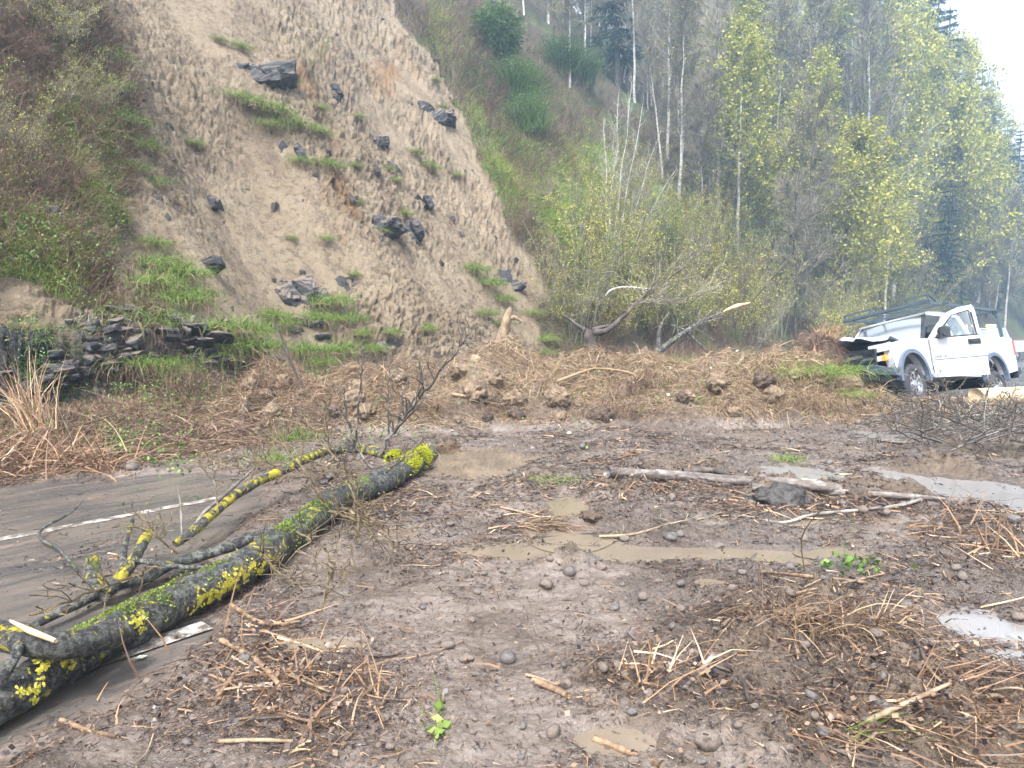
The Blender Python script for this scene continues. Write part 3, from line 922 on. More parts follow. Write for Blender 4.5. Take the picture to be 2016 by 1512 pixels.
def shrub_proto(name, seed, H, stems, mat, leafm=None, leafn=0, leafs=.03, spread=.6, twigs=14, part_name='stems', leafpart='leaves', rad=.014, twm=None):
    rs = np.random.RandomState(seed)
    o = empty(name)
    S0, S1, A, B, tips = [], [], [], [], []
    for i in range(stems):
        a = rs.rand() * 2 * PI; p = np.array([math.cos(a), math.sin(a), 0]) * rs.rand() * .12 * H
        d = nrm(np.array([math.cos(a) * spread * rs.rand(), math.sin(a) * spread * rs.rand(), 1]))
        L = H * (.6 + .5 * rs.rand()); r = rad * (.6 + .8 * rs.rand())
        for k in range(6):
            d = nrm(d + rs.randn(3) * .10); q = p + d * L / 6; r1 = r * .78
            S0.append(p); S1.append(q); A.append(r); B.append(r1)
            if k > 0:
                for j in range(twigs // 5 + 1):
                    dt = nrm(d + rs.randn(3) * .7); l = H * (.08 + .16 * rs.rand()) * (1.2 - k / 7)
                    m_ = q + dt * l * .5; e = m_ + nrm(dt + rs.randn(3) * .35) * l * .5
                    S0 += [q, m_]; S1 += [m_, e]; A += [r1 * .6, r1 * .42]; B += [r1 * .42, r1 * .18]; tips += [e, m_]
                    for jj in range(2):
                        e2 = m_ + nrm(dt + rs.randn(3) * .7) * l * .55
                        S0.append(m_); S1.append(e2); A.append(r1 * .34); B.append(r1 * .15); tips.append(e2)
            p, r = q, r1
    A = np.maximum(np.array(A), .003); B = np.maximum(np.array(B), .002)
    part(part_name, [tubes(S0, S1, A, B, 3, .2 + .6 * rs.rand(len(S0)))], mat, o)
    if leafm is not None:
        tips = np.array(tips); k = rs.randint(0, len(tips), leafn)
        c = tips[k] + rs.randn(leafn, 3) * leafs * 1.5
        part(leafpart, [quads(c, leafs * (.5 + .8 * rs.rand(leafn)), rs.rand(leafn), .5, rs)], leafm, o)
    return o

def put(proto, loc, rz, s, label=None, cat=None, group=None, used=set(), rot=None, name=None):
    if proto.name not in used:
        used.add(proto.name); o = proto
    else:
        o = copy_tree(proto)
    o.location = loc
    o.rotation_euler = rot if rot is not None else (0, 0, rz)
    o.scale = (s, s, s) if not hasattr(s, '__len__') else s
    tag(o, label, cat, group)
    return o

# ------------------------------------------------------------------ grass, bramble and litter on the hill (uncountable)
def slope_pick(n, wfun, jlo=R(-44), jhi=R(44), rmax=120):
    """random terrain points, denser near by, kept with probability wfun"""
    out = []
    k1 = np.searchsorted(RR, rmax)
    j0 = np.searchsorted(AZ, jlo); j1 = np.searchsorted(AZ, jhi)
    got = 0
    while got < n:
        m_ = max(n * 3, 20000)
        k = rng.randint(1, k1 - 2, m_); j = rng.randint(j0, j1, m_)
        p = wfun(k, j)
        sel = rng.rand(m_) < p
        out.append(np.stack([k[sel], j[sel]], 1)); got += sel.sum()
        if len(out) > 60: break
    o = np.concatenate(out)[:n]
    return o[:, 0], o[:, 1]
def posn(k, j, sink=.02):
    f = rng.rand(len(k)).astype(np.float32)[:, None]; g = rng.rand(len(k)).astype(np.float32)[:, None]
    S = np.stack([X, Y, Zm], -1)
    p = S[k, j] * (1 - f) + S[k + 1, j] * f
    p = p + (S[k, j + 1] - S[k, j]) * (g * 1.0)
    a = S[k + 1, j] - S[k - 1, j]; b = S[k, j + 1] - S[k, j - 1]
    nn = nrm(np.cross(b, a))
    return p - nn * sink, nn
PX, PY = project(X, Y, Zm)
def zonew(lst):
    w_ = np.zeros_like(PX)
    for cx, cy, sx_, sy_, a in lst:
        w_ = np.maximum(w_, a * np.exp(-((PX - cx) / sx_) ** 2 - ((PY - cy) / sy_) ** 2))
    return w_
vegw = (1 - soil) * sstep(-2.4, -1.2, gs) * (gu > 9)
clump = sstep(.05, .45, fbm(gu * 1.1 + 50, gv * 1.1, 3, 131))
greenw = vegw * ((gs > -.2) | (gx > 0)) * np.clip(green * 1.0 + .15, 0, 1) * (.3 + clump)
left_ = gv < 7
def grassmass(name, n, wmap, L, W, dr, mat, label=None, rmax=70, tm=.5, ts=.25, segs=3, upw=.5, fall=.5):
    k, j = slope_pick(n, lambda k, j: np.clip(wmap[k, j], 0, 1), rmax=rmax)
    p, nn = posn(k, j)
    r = np.hypot(p[:, 0], p[:, 1])
    sc_ = np.clip(r / 16, .55, 3.2) ** .6
    D = nn * .55 + np.array([0, 0, upw]) + rng.randn(len(p), 3) * .35
    t = np.clip(tm + ts * rng.randn(len(p)) + .35 * fbm(p[:, 0] * .5, p[:, 1] * .5, 2, 133), 0, 1)
    v = ribbons(p, D, L * sc_ * (.5 + .9 * rng.rand(len(p))), W * sc_, dr, t, segs)
    o = part(name, [v], mat)
    return tag(o, kind='stuff')
nearfac = 1 - sstep(25, 60, gy)
lime = zonew([(1410, 420, 75, 50, 1), (1150, 350, 60, 60, .9), (1290, 420, 60, 50, .8), (1010, 330, 50, 70, .7), (930, 230, 25, 40, .4), (1120, 420, 60, 60, .7), (150, 280, 60, 90, .8), (60, 500, 90, 70, .8), (180, 390, 50, 70, .8), (1190, 460, 50, 50, .8), (860, 60, 25, 40, .4)])
grassmass('green_grass', 75000, greenw * nearfac, .26, .011, .85, M_grass)
grassmass('lush_grass', 38000, np.clip(lime * 1.2 * (1 - soil), 0, 1) * (gs > -.5), .30, .015, .75, M_lush, tm=.55)
grassmass('dead_grass', 70000, vegw * (.25 + .6 * vegc) * nearfac, .30, .009, .9, M_dead, tm=.42)
brw = vegw * sstep(.0, .3, fbm(gu * .35 + 9, gv * .4, 3, 135)) * (nearfac + .15)
grassmass('bramble_thicket', 95000, np.clip(zonew([(900, 120, 60, 120, .9), (1010, 350, 50, 90, .8), (1080, 180, 60, 60, .9), (1120, 260, 50, 50, .9), (1310, 300, 70, 60, .9)]) * (1 - soil) * (gs > 0) + brw + vegw * (gv < 6.5) * sstep(2.5, 4.5, gs) * .9, 0, 1), .62, .012, .6, M_bramble, rmax=110, segs=4, upw=.8)
k, j = slope_pick(26000, lambda k, j: np.clip(vegw[k, j] * sstep(-.1, .3, fbm(gu[k, j] * .9 + 3, gv[k, j] * .9, 3, 137)), 0, 1), rmax=90)
p, nn = posn(k, j, -.08)
r = np.hypot(p[:, 0], p[:, 1])
tag(part('ground_leaves', [quads(p + rng.rand(len(p), 1) * .3 * nn, .022 * np.clip(r / 14, .6, 3) ** .7, rng.rand(len(p)), .8)], M_leafg), kind='stuff')

k, j = slope_pick(9000, lambda k, j: np.clip(zw_l[k, j] * (1 - soil[k, j]) * (gs[k, j] > -.4), 0, 1), rmax=60) if False else slope_pick(9000, (lambda zw_l: (lambda k, j: np.clip(zw_l[k, j], 0, 1)))(zonew([(150, 260, 60, 110, 1), (60, 480, 100, 80, 1), (30, 120, 60, 110, .6), (190, 400, 40, 100, 1), (100, 640, 70, 60, .8), (960, 200, 60, 120, .5), (1100, 400, 90, 100, .6)]) * (1 - soil) * (gs > -.4)), rmax=60)
p, nn = posn(k, j, -.10)
tag(part('ivy_leaves', [quads(p + rng.rand(len(p), 1) * .25 * nn, .026 * np.clip(np.hypot(p[:, 0], p[:, 1]) / 14, .6, 2.5) ** .7, np.clip(rng.rand(len(p)) * .7 + .3, 0, 1), .8)], M_leafg), kind='stuff')
# grass fringes on the slipped face
tuft_px = [(500, 210, 1.0), (540, 225, 1.0), (470, 195, .8), (560, 160, .6), (580, 250, .9), (530, 250, .8), (620, 262, .7), (470, 95, .6), (430, 85, .4), (590, 320, .7), (640, 325, .7), (625, 215, .5), (690, 330, .5),
           (840, 330, .8), (815, 305, .6), (770, 360, .5), (760, 335, .4), (700, 240, .4), (310, 520, .9), (350, 540, 1.0), (330, 590, 1.1), (290, 560, 1.0), (260, 620, 1.1), (320, 640, .9), (380, 580, .7), (300, 480, .6), (245, 240, .9), (260, 290, .8), (210, 170, .9), (225, 120, .8),
           (430, 650, 1.0), (460, 690, 1.0), (500, 650, .9), (420, 700, .9), (530, 620, .8), (555, 640, .7), (640, 600, 1.1), (620, 625, .9), (680, 630, .8), (655, 690, 1.0), (620, 715, .8), (590, 690, .9), (700, 660, .6), (725, 690, .7), (760, 660, .5), (830, 650, .6), (490, 720, .9), (330, 745, .9), (350, 735, .8), (270, 730, .8),
           (640, 470, .4), (690, 545, .4), (930, 530, .9), (960, 560, 1.0), (985, 590, .8), (950, 620, .7), (1075, 670, .9), (1050, 620, .8), (1060, 700, .7), (980, 640, .6), (895, 350, .5), (870, 215, .5), (380, 290, .5), (300, 360, .5), (255, 330, .6), (700, 400, .3), (745, 455, .5), (790, 420, .5), (570, 470, .3), (850, 165, .5)]
TUFT = []
for s_ in range(3):
    rs = np.random.RandomState(300 + s_); n = 320
    P = np.stack([rs.randn(n) * .20, rs.randn(n) * .10, np.zeros(n)], 1); P[:, 2] = -.05 + .02 * rs.rand(n)
    D = np.stack([rs.randn(n) * .45, -.65 + rs.randn(n) * .3, .9 + .3 * rs.rand(n)], 1)
    o = empty('grass_tuft')
    part('blades', [ribbons(P, D, .20 + .26 * rs.rand(n), .010, 1.1, np.clip(.45 + .26 * rs.randn(n), 0, 1), 4, rs=rs)], M_grass, o)
    part('dead_blades', [ribbons(P[:110] * 1.2, D[:110] * np.array([1, 1, .3]), .26 + .2 * rs.rand(110), .008, 1.3, np.clip(.5 + .25 * rs.randn(110), 0, 1), 4, rs=rs)], M_dead, o)
    TUFT.append(o)
FACE_RZ = math.atan2(-RN[0], RN[1])
for i, (px, py, s) in enumerate(tuft_px):
    h = hit(px, py)
    o = put(TUFT[i % 3], h + Vector((.05, -.06, 0)), math.atan2(RN[1], RN[0]) - PI / 2 + rng.randn() * .25, s * (1.15 + .012 * h.y) * 1.15, 'drooping tuft of green and straw-coloured grass on the slipped earth face', 'grass tuft', 'grass tufts on the landslide face')
    o.rotation_euler[0] = rng.randn() * .1

# ------------------------------------------------------------------ rocks in the face
def rock_mesh(seed, a, b, c, slab=0, n=26, rnd=0.0):
    rs = np.random.RandomState(seed)
    bm = bmesh.new()
    for i in range(n):
        v = rs.randn(3); v /= np.linalg.norm(v)
        v = np.sign(v) * np.abs(v) ** (.55 if not rnd else 1.0)
        v /= max(np.abs(v).max(), 1e-6) if not rnd else 1
        v *= (.82 + .18 * rs.rand())
        bm.verts.new((v[0] * a, v[1] * b, v[2] * c))
    r = bmesh.ops.convex_hull(bm, input=bm.verts)
    for v in [v for v in bm.verts if not v.link_faces]: bm.verts.remove(v)
    if rnd:
        bmesh.ops.subdivide_edges(bm, edges=bm.edges, cuts=1, use_grid_fill=True, smooth=.9)
    else:
        bmesh.ops.bevel(bm, geom=bm.edges[:], offset=min(a, b, c) * .06, segments=1, affect='EDGES')
        bmesh.ops.triangulate(bm, faces=bm.faces)
        bmesh.ops.subdivide_edges(bm, edges=[e for e in bm.edges if e.calc_length() > min(a, b, c) * .35], cuts=3, use_grid_fill=True)
        m_ = min(a, b, c); co = np.array([tuple(v.co) for v in bm.verts]); f_ = 1.6 / max(a, b, c)
        d_ = (np.round(3 * vn(co[:, 0] * f_ + seed, co[:, 1] * f_ * 1.3, co[:, 2] * f_ * 2.4)) / 3 - .5) * .34 + (vn(co[:, 0] * f_ * 4 + seed, co[:, 1] * f_ * 4, co[:, 2] * f_ * 6) - .5) * .22
        L_ = np.linalg.norm(co, axis=1)[:, None]
        co = co + co / np.maximum(L_, 1e-6) * (d_ * m_)[:, None]
        for v, q in zip(bm.verts, co): v.co = q
    bmesh.ops.triangulate(bm, faces=bm.faces)
    V = np.array([tuple(v.co) for v in bm.verts]); F_ = np.array([[v.index for v in f.verts] for f in bm.faces])
    bm.verts.index_update()
    F_ = np.array([[v.index for v in f.verts] for f in bm.faces])
    bm.free()
    return V, F_
def outcrop(name, pieces, mat=M_rock):
    """one outcrop of fractured slabs: pieces = (centre, half-size xyz, rot z, tilt, seed)"""
    Vs = []
    for c, (a, b, h), rz, tl, sd in pieces:
        V, F_ = rock_mesh(sd, a, b, h)
        Mx = np.array((Matrix.Rotation(rz, 3, 'Z') @ Matrix.Rotation(tl, 3, 'X')))
        Vs.append((V @ Mx.T + np.array(c), F_, np.full(len(V), .5)))
    V, F_, T = merge(Vs)
    return npmesh(name, V, F_, mat, smooth=False)
face_rz = math.atan2(RD[1], RD[0])
# (px, py, width px, height px, words)
ROCKS = [(470, 150, 170, 60, 'wide dark overhanging rock ledge with mossy top, highest on the bare slope', 'big'),
         (845, 225, 70, 50, 'dark rock block set in a steep scar near the top right of the slide', 'blk'),
         (590, 585, 75, 75, 'large flat dark boulder face in the lower middle of the slide', 'blk'),
         (745, 460, 60, 45, 'dark cracked rock cluster on the right half of the slide, with grass between', 'blk'),
         (800, 455, 45, 55, 'angular dark rock just right of the cracked rock cluster', 'blk'),
         (825, 405, 30, 34, 'small rough dark rock knob on the right of the slide', 'blk'),
         (385, 527, 90, 22, 'long flat grey rock slab half way up the left of the slide', 'slab'),
         (318, 510, 50, 24, 'small grey slab just left of the long flat grey slab', 'slab'),
         (575, 315, 40, 36, 'dark block below the grassy patch in the upper slide', 'blk'),
         (545, 340, 46, 18, 'thin tilted dark slab under the dark block of the upper slide', 'slab'),
         (530, 318, 18, 24, 'small grey upright stone in the upper slide', 'blk'),
         (410, 400, 30, 30, 'small dark rock poking out left of the slide centre', 'blk'),
         (310, 398, 40, 20, 'low grey slab near the left edge of the slide', 'slab'),
         (640, 490, 22, 24, 'small dark wedge-shaped stone in the middle of the slide', 'blk'),
         (600, 512, 30, 14, 'flat half-buried dark stone in the middle of the slide', 'slab'),
         (655, 195, 36, 34, 'dark rock under the bare shrub high on the slide', 'blk'),
         (740, 280, 34, 24, 'dark broken rock right of the orange stain', 'blk'),
         (765, 330, 26, 30, 'small upright dark rock right of the rust stained earth', 'blk'),
         (685, 565, 44, 50, 'stacked dark rock beside the large boulder, right of its grass', 'blk'),
         (685, 640, 30, 40, 'grey layered rock stump low on the slide', 'blk'),
         (760, 690, 34, 34, 'mud-smeared dark rock at the foot of the slide', 'blk'),
         (555, 575, 26, 30, 'small dark rock at the left of the large flat boulder', 'blk'),
         (995, 565, 50, 44, 'dark rock at the right edge of the slide among grass', 'blk'),
         (210, 225, 30, 24, 'grey stone in the left bank above the ferny grass', 'blk'),
         (55, 430, 60, 45, 'pale grey boulder in the overgrown left bank', 'blk'),
         (65, 520, 60, 26, 'flat dark rock low in the overgrown left bank', 'slab'),
         (1355, 345, 30, 22, 'purple-grey rock left of a small bare tree on the wooded bank', 'blk'),
         (1400, 350, 34, 20, 'purple-grey rock at the foot of a small bare tree on the wooded bank', 'blk'),
         (250, 265, 24, 18, 'small flat stone at the upper left edge of the slide', 'slab'),
         (790, 252, 16, 14, 'small fresh-faced stone right above the rust stain', 'blk')]
for i, (px, py, wp, hp, lab, kind) in enumerate(ROCKS):
    h = hit(px, py); D = h.y * cP
    a = wp / F * D * .62; c = hp / F * D * .62
    pcs = []
    npc = {'big': 6, 'blk': 4, 'slab': 2}[kind]
    for q in range(npc):
        f = (q + .5) / npc - .5
        pcs.append(((f * 2 * a * (1.0 if kind == 'blk' else .85), rng.randn() * .06 + .10, rng.randn() * c * .4), (a * (.42 if kind == 'big' else .5), min(a, c) * .8 + .1, c * (.6 + .3 * rng.rand()) if kind != 'big' else c * (.45 + .35 * rng.rand())), rng.randn() * .2, rng.randn() * .2, 500 + i * 20 + q))
    o = outcrop('rock' if kind != 'big' else 'rock_ledge', pcs)
    o.location = h + Vector((-.07, .20, .0)) * (1 + a); o.rotation_euler = (R(-20), R(-16) + rng.randn() * .2, face_rz - .25 + rng.randn() * .2)
    tag(o, lab, 'rock')
FR = []
for i in range(4):
    V, F_ = rock_mesh(700 + i, 1, .6, .55 + .1 * i, n=14)
    me = bpy.data.meshes.new('rock_fragment'); me.from_pydata([tuple(v) for v in V], [], [tuple(int(q) for q in f) for f in F_]); me.materials.append(M_frag); FR.append(me)
for i in range(80):
    for t_ in range(50):
        px, py = 170 + 930 * rng.rand(), 20 + 720 * rng.rand()
        k_, j_ = surf_index(px, py)
        if soil[k_, j_] > .8 and gs[k_, j_] > .3: break
    h = hit(px, py); s_ = (.03 + .09 * rng.rand() ** 3) * (h.y / 14)
    o = bpy.data.objects.new('rock_fragment', FR[rng.randint(4)]); C.objects.link(o)
    o.location = h + Vector((-.01, .02, 0)); o.scale = (s_ * 1.3, s_, s_); o.rotation_euler = tuple(rng.rand(3) * 6)
    tag(o, 'GRP dark rock fragment', 'rock', 'rock fragments on the slide')
# the stratified ledges along the ditch
LEDGE = [(40, 745, 150, 90, 'low dark rock ledge behind the dead reeds at the far left'), (165, 715, 130, 110, 'sloping layered dark ledge right of the dead reeds'),
         (290, 665, 140, 60, 'upper band of layered dark rock above the hanging roots'), (330, 725, 120, 70, 'layered dark rock wall left of the grass hummock'),
         (440, 700, 120, 60, 'broken layered rock wall right of the grass hummock'), (560, 640, 90, 40, 'small layered ledge low in the slide, left of the grey stump rock')]
for i, (px, py, wp, hp, lab) in enumerate(LEDGE):
    h = hit(px, py); D = h.y
    W_ = wp / F * D / .80; H_ = hp / F * D
    pcs = []
    rows = max(4, int(H_ / .085))
    for rI in range(rows):
        zz = -H_ / 2 + H_ * (rI + .5) / rows
        x = -W_ / 2
        while x < W_ / 2:
            wd = .07 + .26 * rng.rand() ** 1.6
            if rng.rand() < .93 and rng.rand() < 1.25 - abs(x / W_) * 1.3:
                hh_ = H_ / rows * (.35 + .75 * rng.rand() ** 2)
                pcs.append(((x + wd / 2 + .1 * rng.randn(), .05 + .09 * rng.randn() + .18 * (rI / rows), zz + .12 * math.sin(x * 1.7 + i) + .03 * rng.randn()), (wd * .75, .22, hh_), rng.randn() * .30, rng.randn() * .22, 900 + i * 400 + len(pcs)))
            x += wd
    o = outcrop('rock_ledge', pcs, M_ledge)
    o.location = h + Vector((-.03, .10, 0)); o.rotation_euler = (R(-10), R(-6 + 10 * (i % 3 - 1)), face_rz - .30)
    tag(o, lab, 'rock ledge')

# ------------------------------------------------------------------ trees
P_alder = [tree_proto('alder_tree', 21, M_alder, M_twig, H=19, r0=.14, nbr=24, blen=.17, start=.34, up=1.1, twigs=4, twl=1.0, twr=.019, lean=.01),
           tree_proto('alder_tree', 22, M_alder, M_twig, M_leafyy, 900, .07, clus=2, H=16, r0=.13, nbr=26, blen=.2, start=.25, up=1.2, twigs=4, twl=1.0, twr=.019, lean=-.03)]
P_dark = [tree_proto('bare_tree', 31, M_bark, M_twig, M_leafyy, 700, .06, clus=2, H=17, r0=.19, nbr=26, blen=.24, start=.25, up=1.0, twigs=4, twl=1.0, twr=.019, lean=.03),
          tree_proto('bare_tree', 32, M_bark, M_twig, H=13, r0=.13, nbr=28, blen=.28, start=.15, up=1.1, twigs=4, twl=.9, twr=.019, lean=-.04)]
P_maple = [tree_proto('budding_tree', 41, M_bark, M_twig, M_leafyy, 2600, .13, clus=3, H=15, r0=.16, nbr=26, blen=.30, start=.18, up=.9, twigs=4, twl=.8, twr=.016, lean=.03),
           tree_proto('budding_tree', 42, M_alder, M_twigp, M_leafyy, 2200, .13, clus=3, H=18, r0=.15, nbr=24, blen=.22, start=.25, up=1.0, twigs=4, twl=.8, twr=.016, lean=.0)]
P_con = [conifer_proto('fir_tree', 51, 28, 4.6), conifer_proto('fir_tree', 52, 22, 4.0, 30)]
P_shr = [shrub_proto('bare_shrub', 61, 2.6, 16, M_twigo, M_leafyy, 2200, .028, .8, twigs=12),
         shrub_proto('bare_shrub', 62, 3.4, 14, M_twig, M_leafyy, 1200, .026, .6, twigs=14, rad=.017),
         shrub_proto('bare_shrub', 63, 2.0, 22, M_bramble, None, 0, .02, .9, twigs=12, rad=.009)]
P_bush = [shrub_proto('leafy_bush', 66, 2.4, 18, M_twigo, M_fir, 2400, .030, .8, twigs=12)]
def tilt(z, a=.05): return (rng.randn() * a, rng.randn() * a, z)

# trees one can single out: px, py of the foot, px height, proto, width factor, label
for px, py, hp, pr, s2, lab in [
    (1330, 188, 330, P_alder[0], 1, 'tall pale-trunked alder standing high on the bank with a forked dark foot'),
    (1222, 120, 260, P_alder[0], 1, 'slim white-trunked alder at the top of the bank, leftmost of the pair behind the broom'),
    (1290, 100, 230, P_alder[1], 1, 'slim white-trunked alder at the top of the bank, right of its twin'),
    (1162, 90, 200, P_alder[1], 1, 'leftmost slim alder at the top of the bank, behind the dark conifer'),
    (1408, 170, 300, P_alder[0], 1, 'pale alder behind the leaning dark pole on the bank'),
    (1437, 345, 520, P_dark[0], 1, 'bare tree with black sprouting foot on the brow of the wooded bank'),
    (1525, 505, 480, P_alder[1], 1, 'slender white-trunked alder standing alone right of the lime-green grass'),
    (1612, 520, 430, P_dark[1], 1.1, 'dark many-branched bare tree behind the roadside shrubs'),
    (1655, 470, 420, P_dark[0], 1, 'dark leaning bare tree right of the many-branched one'),
    (1745, 560, 330, P_maple[0], 1.15, 'bright yellow-green budding tree above the wrecked pickup'),
    (1800, 500, 260, P_maple[0], 1.0, 'second yellow-green budding tree, behind the pickup roof'),
    (1560, 400, 400, P_dark[0], 1, 'bare grey tree between the white alder and the dark tree'),
    (1860, 560, 330, P_dark[1], 1, 'bare brown tree beyond the pickup tailgate'),
    (1480, 250, 420, P_dark[0], .9, 'tall dark twin tree on the upper wooded bank')]:
    h = hit(px, py)
    Ht = hp / F * h.y
    base = {P_alder[0]: 19, P_alder[1]: 16, P_dark[0]: 17, P_dark[1]: 13, P_maple[0]: 15, P_maple[1]: 18}[pr]
    s = Ht / base
    put(pr, h - Vector((0, 0, .15)), rng.rand() * 6.3, (s * s2, s * s2, s), lab, 'tree', rot=tilt(rng.rand() * 6.3, .03))

# multi-stemmed alder on its lifted root plate, in front of the bank
h0 = hit(1195, 515)
rw = empty('alder_clump', h0)
tag(rw, 'clump of slender white-stemmed alders on a black overhanging root plate', 'tree')
for i, (px, py, tx, ty, r_) in enumerate([(1188, 520, 1222, 175, .040), (1205, 495, 1245, 160, .034), (1213, 492, 1268, 200, .038), (1222, 500, 1300, 250, .030), (1196, 490, 1190, 230, .026), (1232, 510, 1330, 330, .022)]):
    a = atY(px, py, h0.y); b_ = atY(tx, ty, h0.y + rng.randn() * .5)
    dv = b_ - a
    pts = [a + dv * t + Vector((rng.randn(), rng.randn(), 0)) * .05 * (t > 0) for t in np.linspace(0, 1, 7)]
    V, F_ = tube_path([p_ - h0 for p_ in pts], list(np.linspace(r_, .010, 7)), 7, .1, i, fine=3)
    st = npmesh('stem', V, F_, M_alder, rw, True, {'tint': np.full(len(V), .5)})
    S0, S1, A, B = [], [], [], []
    for q in range(26):
        t = .25 + .75 * rng.rand(); p_ = np.array(a + dv * t - h0)
        d = nrm(np.array([rng.randn(), rng.randn(), 1.3 + rng.rand()]))
        L = dv.length * (.12 + .2 * rng.rand()) * (1.2 - t)
        for s_ in range(4):
            d = nrm(d + rng.randn(3) * .12); q_ = p_ + d * L / 4
            S0.append(p_); S1.append(q_); A.append(.009 - .0018 * s_); B.append(.0075 - .0018 * s_)
            for w_ in range(3):
                dd2 = nrm(d + rng.randn(3) * .6); S0.append(q_); S1.append(q_ + dd2 * L * .22); A.append(.0045); B.append(.002)
            p_ = q_
    part('twigs', [tubes(S0, S1, A, B, 3, .3 + .6 * rng.rand(len(S0)))], M_twigp, st)
n = 500
a = rng.rand(n) * 2 * PI
P = np.stack([np.cos(a) * .25 * rng.rand(n), .1 - .3 * rng.rand(n), -.05 + .15 * rng.randn(n)], 1) + np.array([.1, 0, -.1])
D = np.stack([rng.randn(n) * .7, -.5 + .4 * rng.randn(n), -.4 + .6 * rng.randn(n)], 1)
V, F_ = rock_mesh(77, .42, .36, .26, rnd=1, n=40)
part('root_plate', [(V + np.array([.12, .15, -.08]), F_, np.full(len(V), .2)), ribbons(P, D, .25 + .5 * rng.rand(n), .012, .8, .3 * rng.rand(n), 4)], M_bramble, rw)

# the wood: individual trees over the whole slope to the right and above
def u_to_xy(u, v):
    uu = u - .0012 * max(v - 45, 0) ** 2
    return RN[0] * uu + RD[0] * v, RN[1] * uu + RD[1] * v
cnt = 0
rs = np.random.RandomState(5)
FOREST = []
tries = 0
while cnt < 215 and tries < 20000:
    tries += 1
    v = 24 + 150 * rs.rand() ** 1.25; u = 14.5 + 46 * rs.rand()
    x, y = u_to_xy(u, v)
    if y < 8: continue
    z = gh(x, y)
    px, py = project(x, y, z)
    if not (1020 < px < 2250) or py < -260: continue
    if py > 40 + max(0, px - 1040) * .62 and v < 42: continue        # the open grassy bank stays open
    if any((x - a) ** 2 + (y - b) ** 2 < (1.6 + y * .012) ** 2 for a, b in FOREST): continue
    FOREST.append((x, y)); cnt += 1
    rr_ = rs.rand()
    far = v > 85
    if rr_ < (.08 if not far else .22) and (u > 26 or far):
        pr, lab, grp, s = P_con[rs.randint(2)], 'dark green fir tree rising among the bare trees of the hillside wood', 'firs in the hillside wood', .55 + .4 * rs.rand()
    elif rr_ < .46 and px > 1400:
        pr, lab, grp, s = P_maple[rs.randint(2)], 'tree coming into pale yellow-green leaf in the hillside wood', 'budding trees in the hillside wood', .7 + .4 * rs.rand()
    elif rr_ < .70:
        pr, lab, grp, s = P_alder[rs.randint(2)], 'bare slender tree with pale trunk in the hillside wood', 'bare pale-trunked trees in the hillside wood', .65 + .4 * rs.rand()
    else:
        pr, lab, grp, s = P_dark[rs.randint(2)], 'bare tree with dark trunk and grey twigs in the hillside wood', 'bare dark trees in the hillside wood', .65 + .4 * rs.rand()
    put(pr, (x, y, z - .2), 0, s, lab, 'tree', grp, rot=(rs.randn() * .04, rs.randn() * .04, rs.rand() * 6.3))
# skyline firs and pale trees: px, py of the top, distance
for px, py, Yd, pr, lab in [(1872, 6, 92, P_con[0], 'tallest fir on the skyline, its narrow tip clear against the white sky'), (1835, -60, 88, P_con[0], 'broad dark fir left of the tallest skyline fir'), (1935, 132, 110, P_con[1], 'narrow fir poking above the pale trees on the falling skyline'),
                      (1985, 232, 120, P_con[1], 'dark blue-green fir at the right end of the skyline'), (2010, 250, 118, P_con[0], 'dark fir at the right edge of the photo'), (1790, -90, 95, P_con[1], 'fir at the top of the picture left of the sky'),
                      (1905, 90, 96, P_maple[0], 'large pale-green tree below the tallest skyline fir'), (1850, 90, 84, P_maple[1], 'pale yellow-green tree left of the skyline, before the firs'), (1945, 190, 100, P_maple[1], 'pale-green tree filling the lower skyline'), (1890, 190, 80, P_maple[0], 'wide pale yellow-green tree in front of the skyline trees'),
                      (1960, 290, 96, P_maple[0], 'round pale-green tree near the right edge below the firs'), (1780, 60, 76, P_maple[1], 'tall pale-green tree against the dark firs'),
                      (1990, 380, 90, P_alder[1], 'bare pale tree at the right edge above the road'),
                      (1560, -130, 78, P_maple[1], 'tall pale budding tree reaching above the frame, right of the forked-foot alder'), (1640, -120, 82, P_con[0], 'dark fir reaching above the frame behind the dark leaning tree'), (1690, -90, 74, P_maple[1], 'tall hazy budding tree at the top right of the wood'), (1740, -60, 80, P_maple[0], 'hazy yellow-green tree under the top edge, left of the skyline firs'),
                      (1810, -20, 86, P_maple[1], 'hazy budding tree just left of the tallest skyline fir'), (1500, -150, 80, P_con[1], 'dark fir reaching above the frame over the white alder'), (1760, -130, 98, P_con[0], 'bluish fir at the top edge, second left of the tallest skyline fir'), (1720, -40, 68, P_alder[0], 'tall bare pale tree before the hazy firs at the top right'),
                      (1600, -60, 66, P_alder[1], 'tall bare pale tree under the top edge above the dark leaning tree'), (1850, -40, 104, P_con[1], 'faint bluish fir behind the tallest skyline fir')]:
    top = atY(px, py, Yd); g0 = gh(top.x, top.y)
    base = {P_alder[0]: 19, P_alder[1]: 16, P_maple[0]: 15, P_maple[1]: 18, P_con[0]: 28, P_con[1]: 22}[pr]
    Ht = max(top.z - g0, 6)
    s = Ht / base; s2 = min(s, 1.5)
    put(pr, (top.x, top.y, g0 - .2), 0, (s2, s2, s), lab, 'tree', rot=(0, 0, rs.rand() * 6.3))

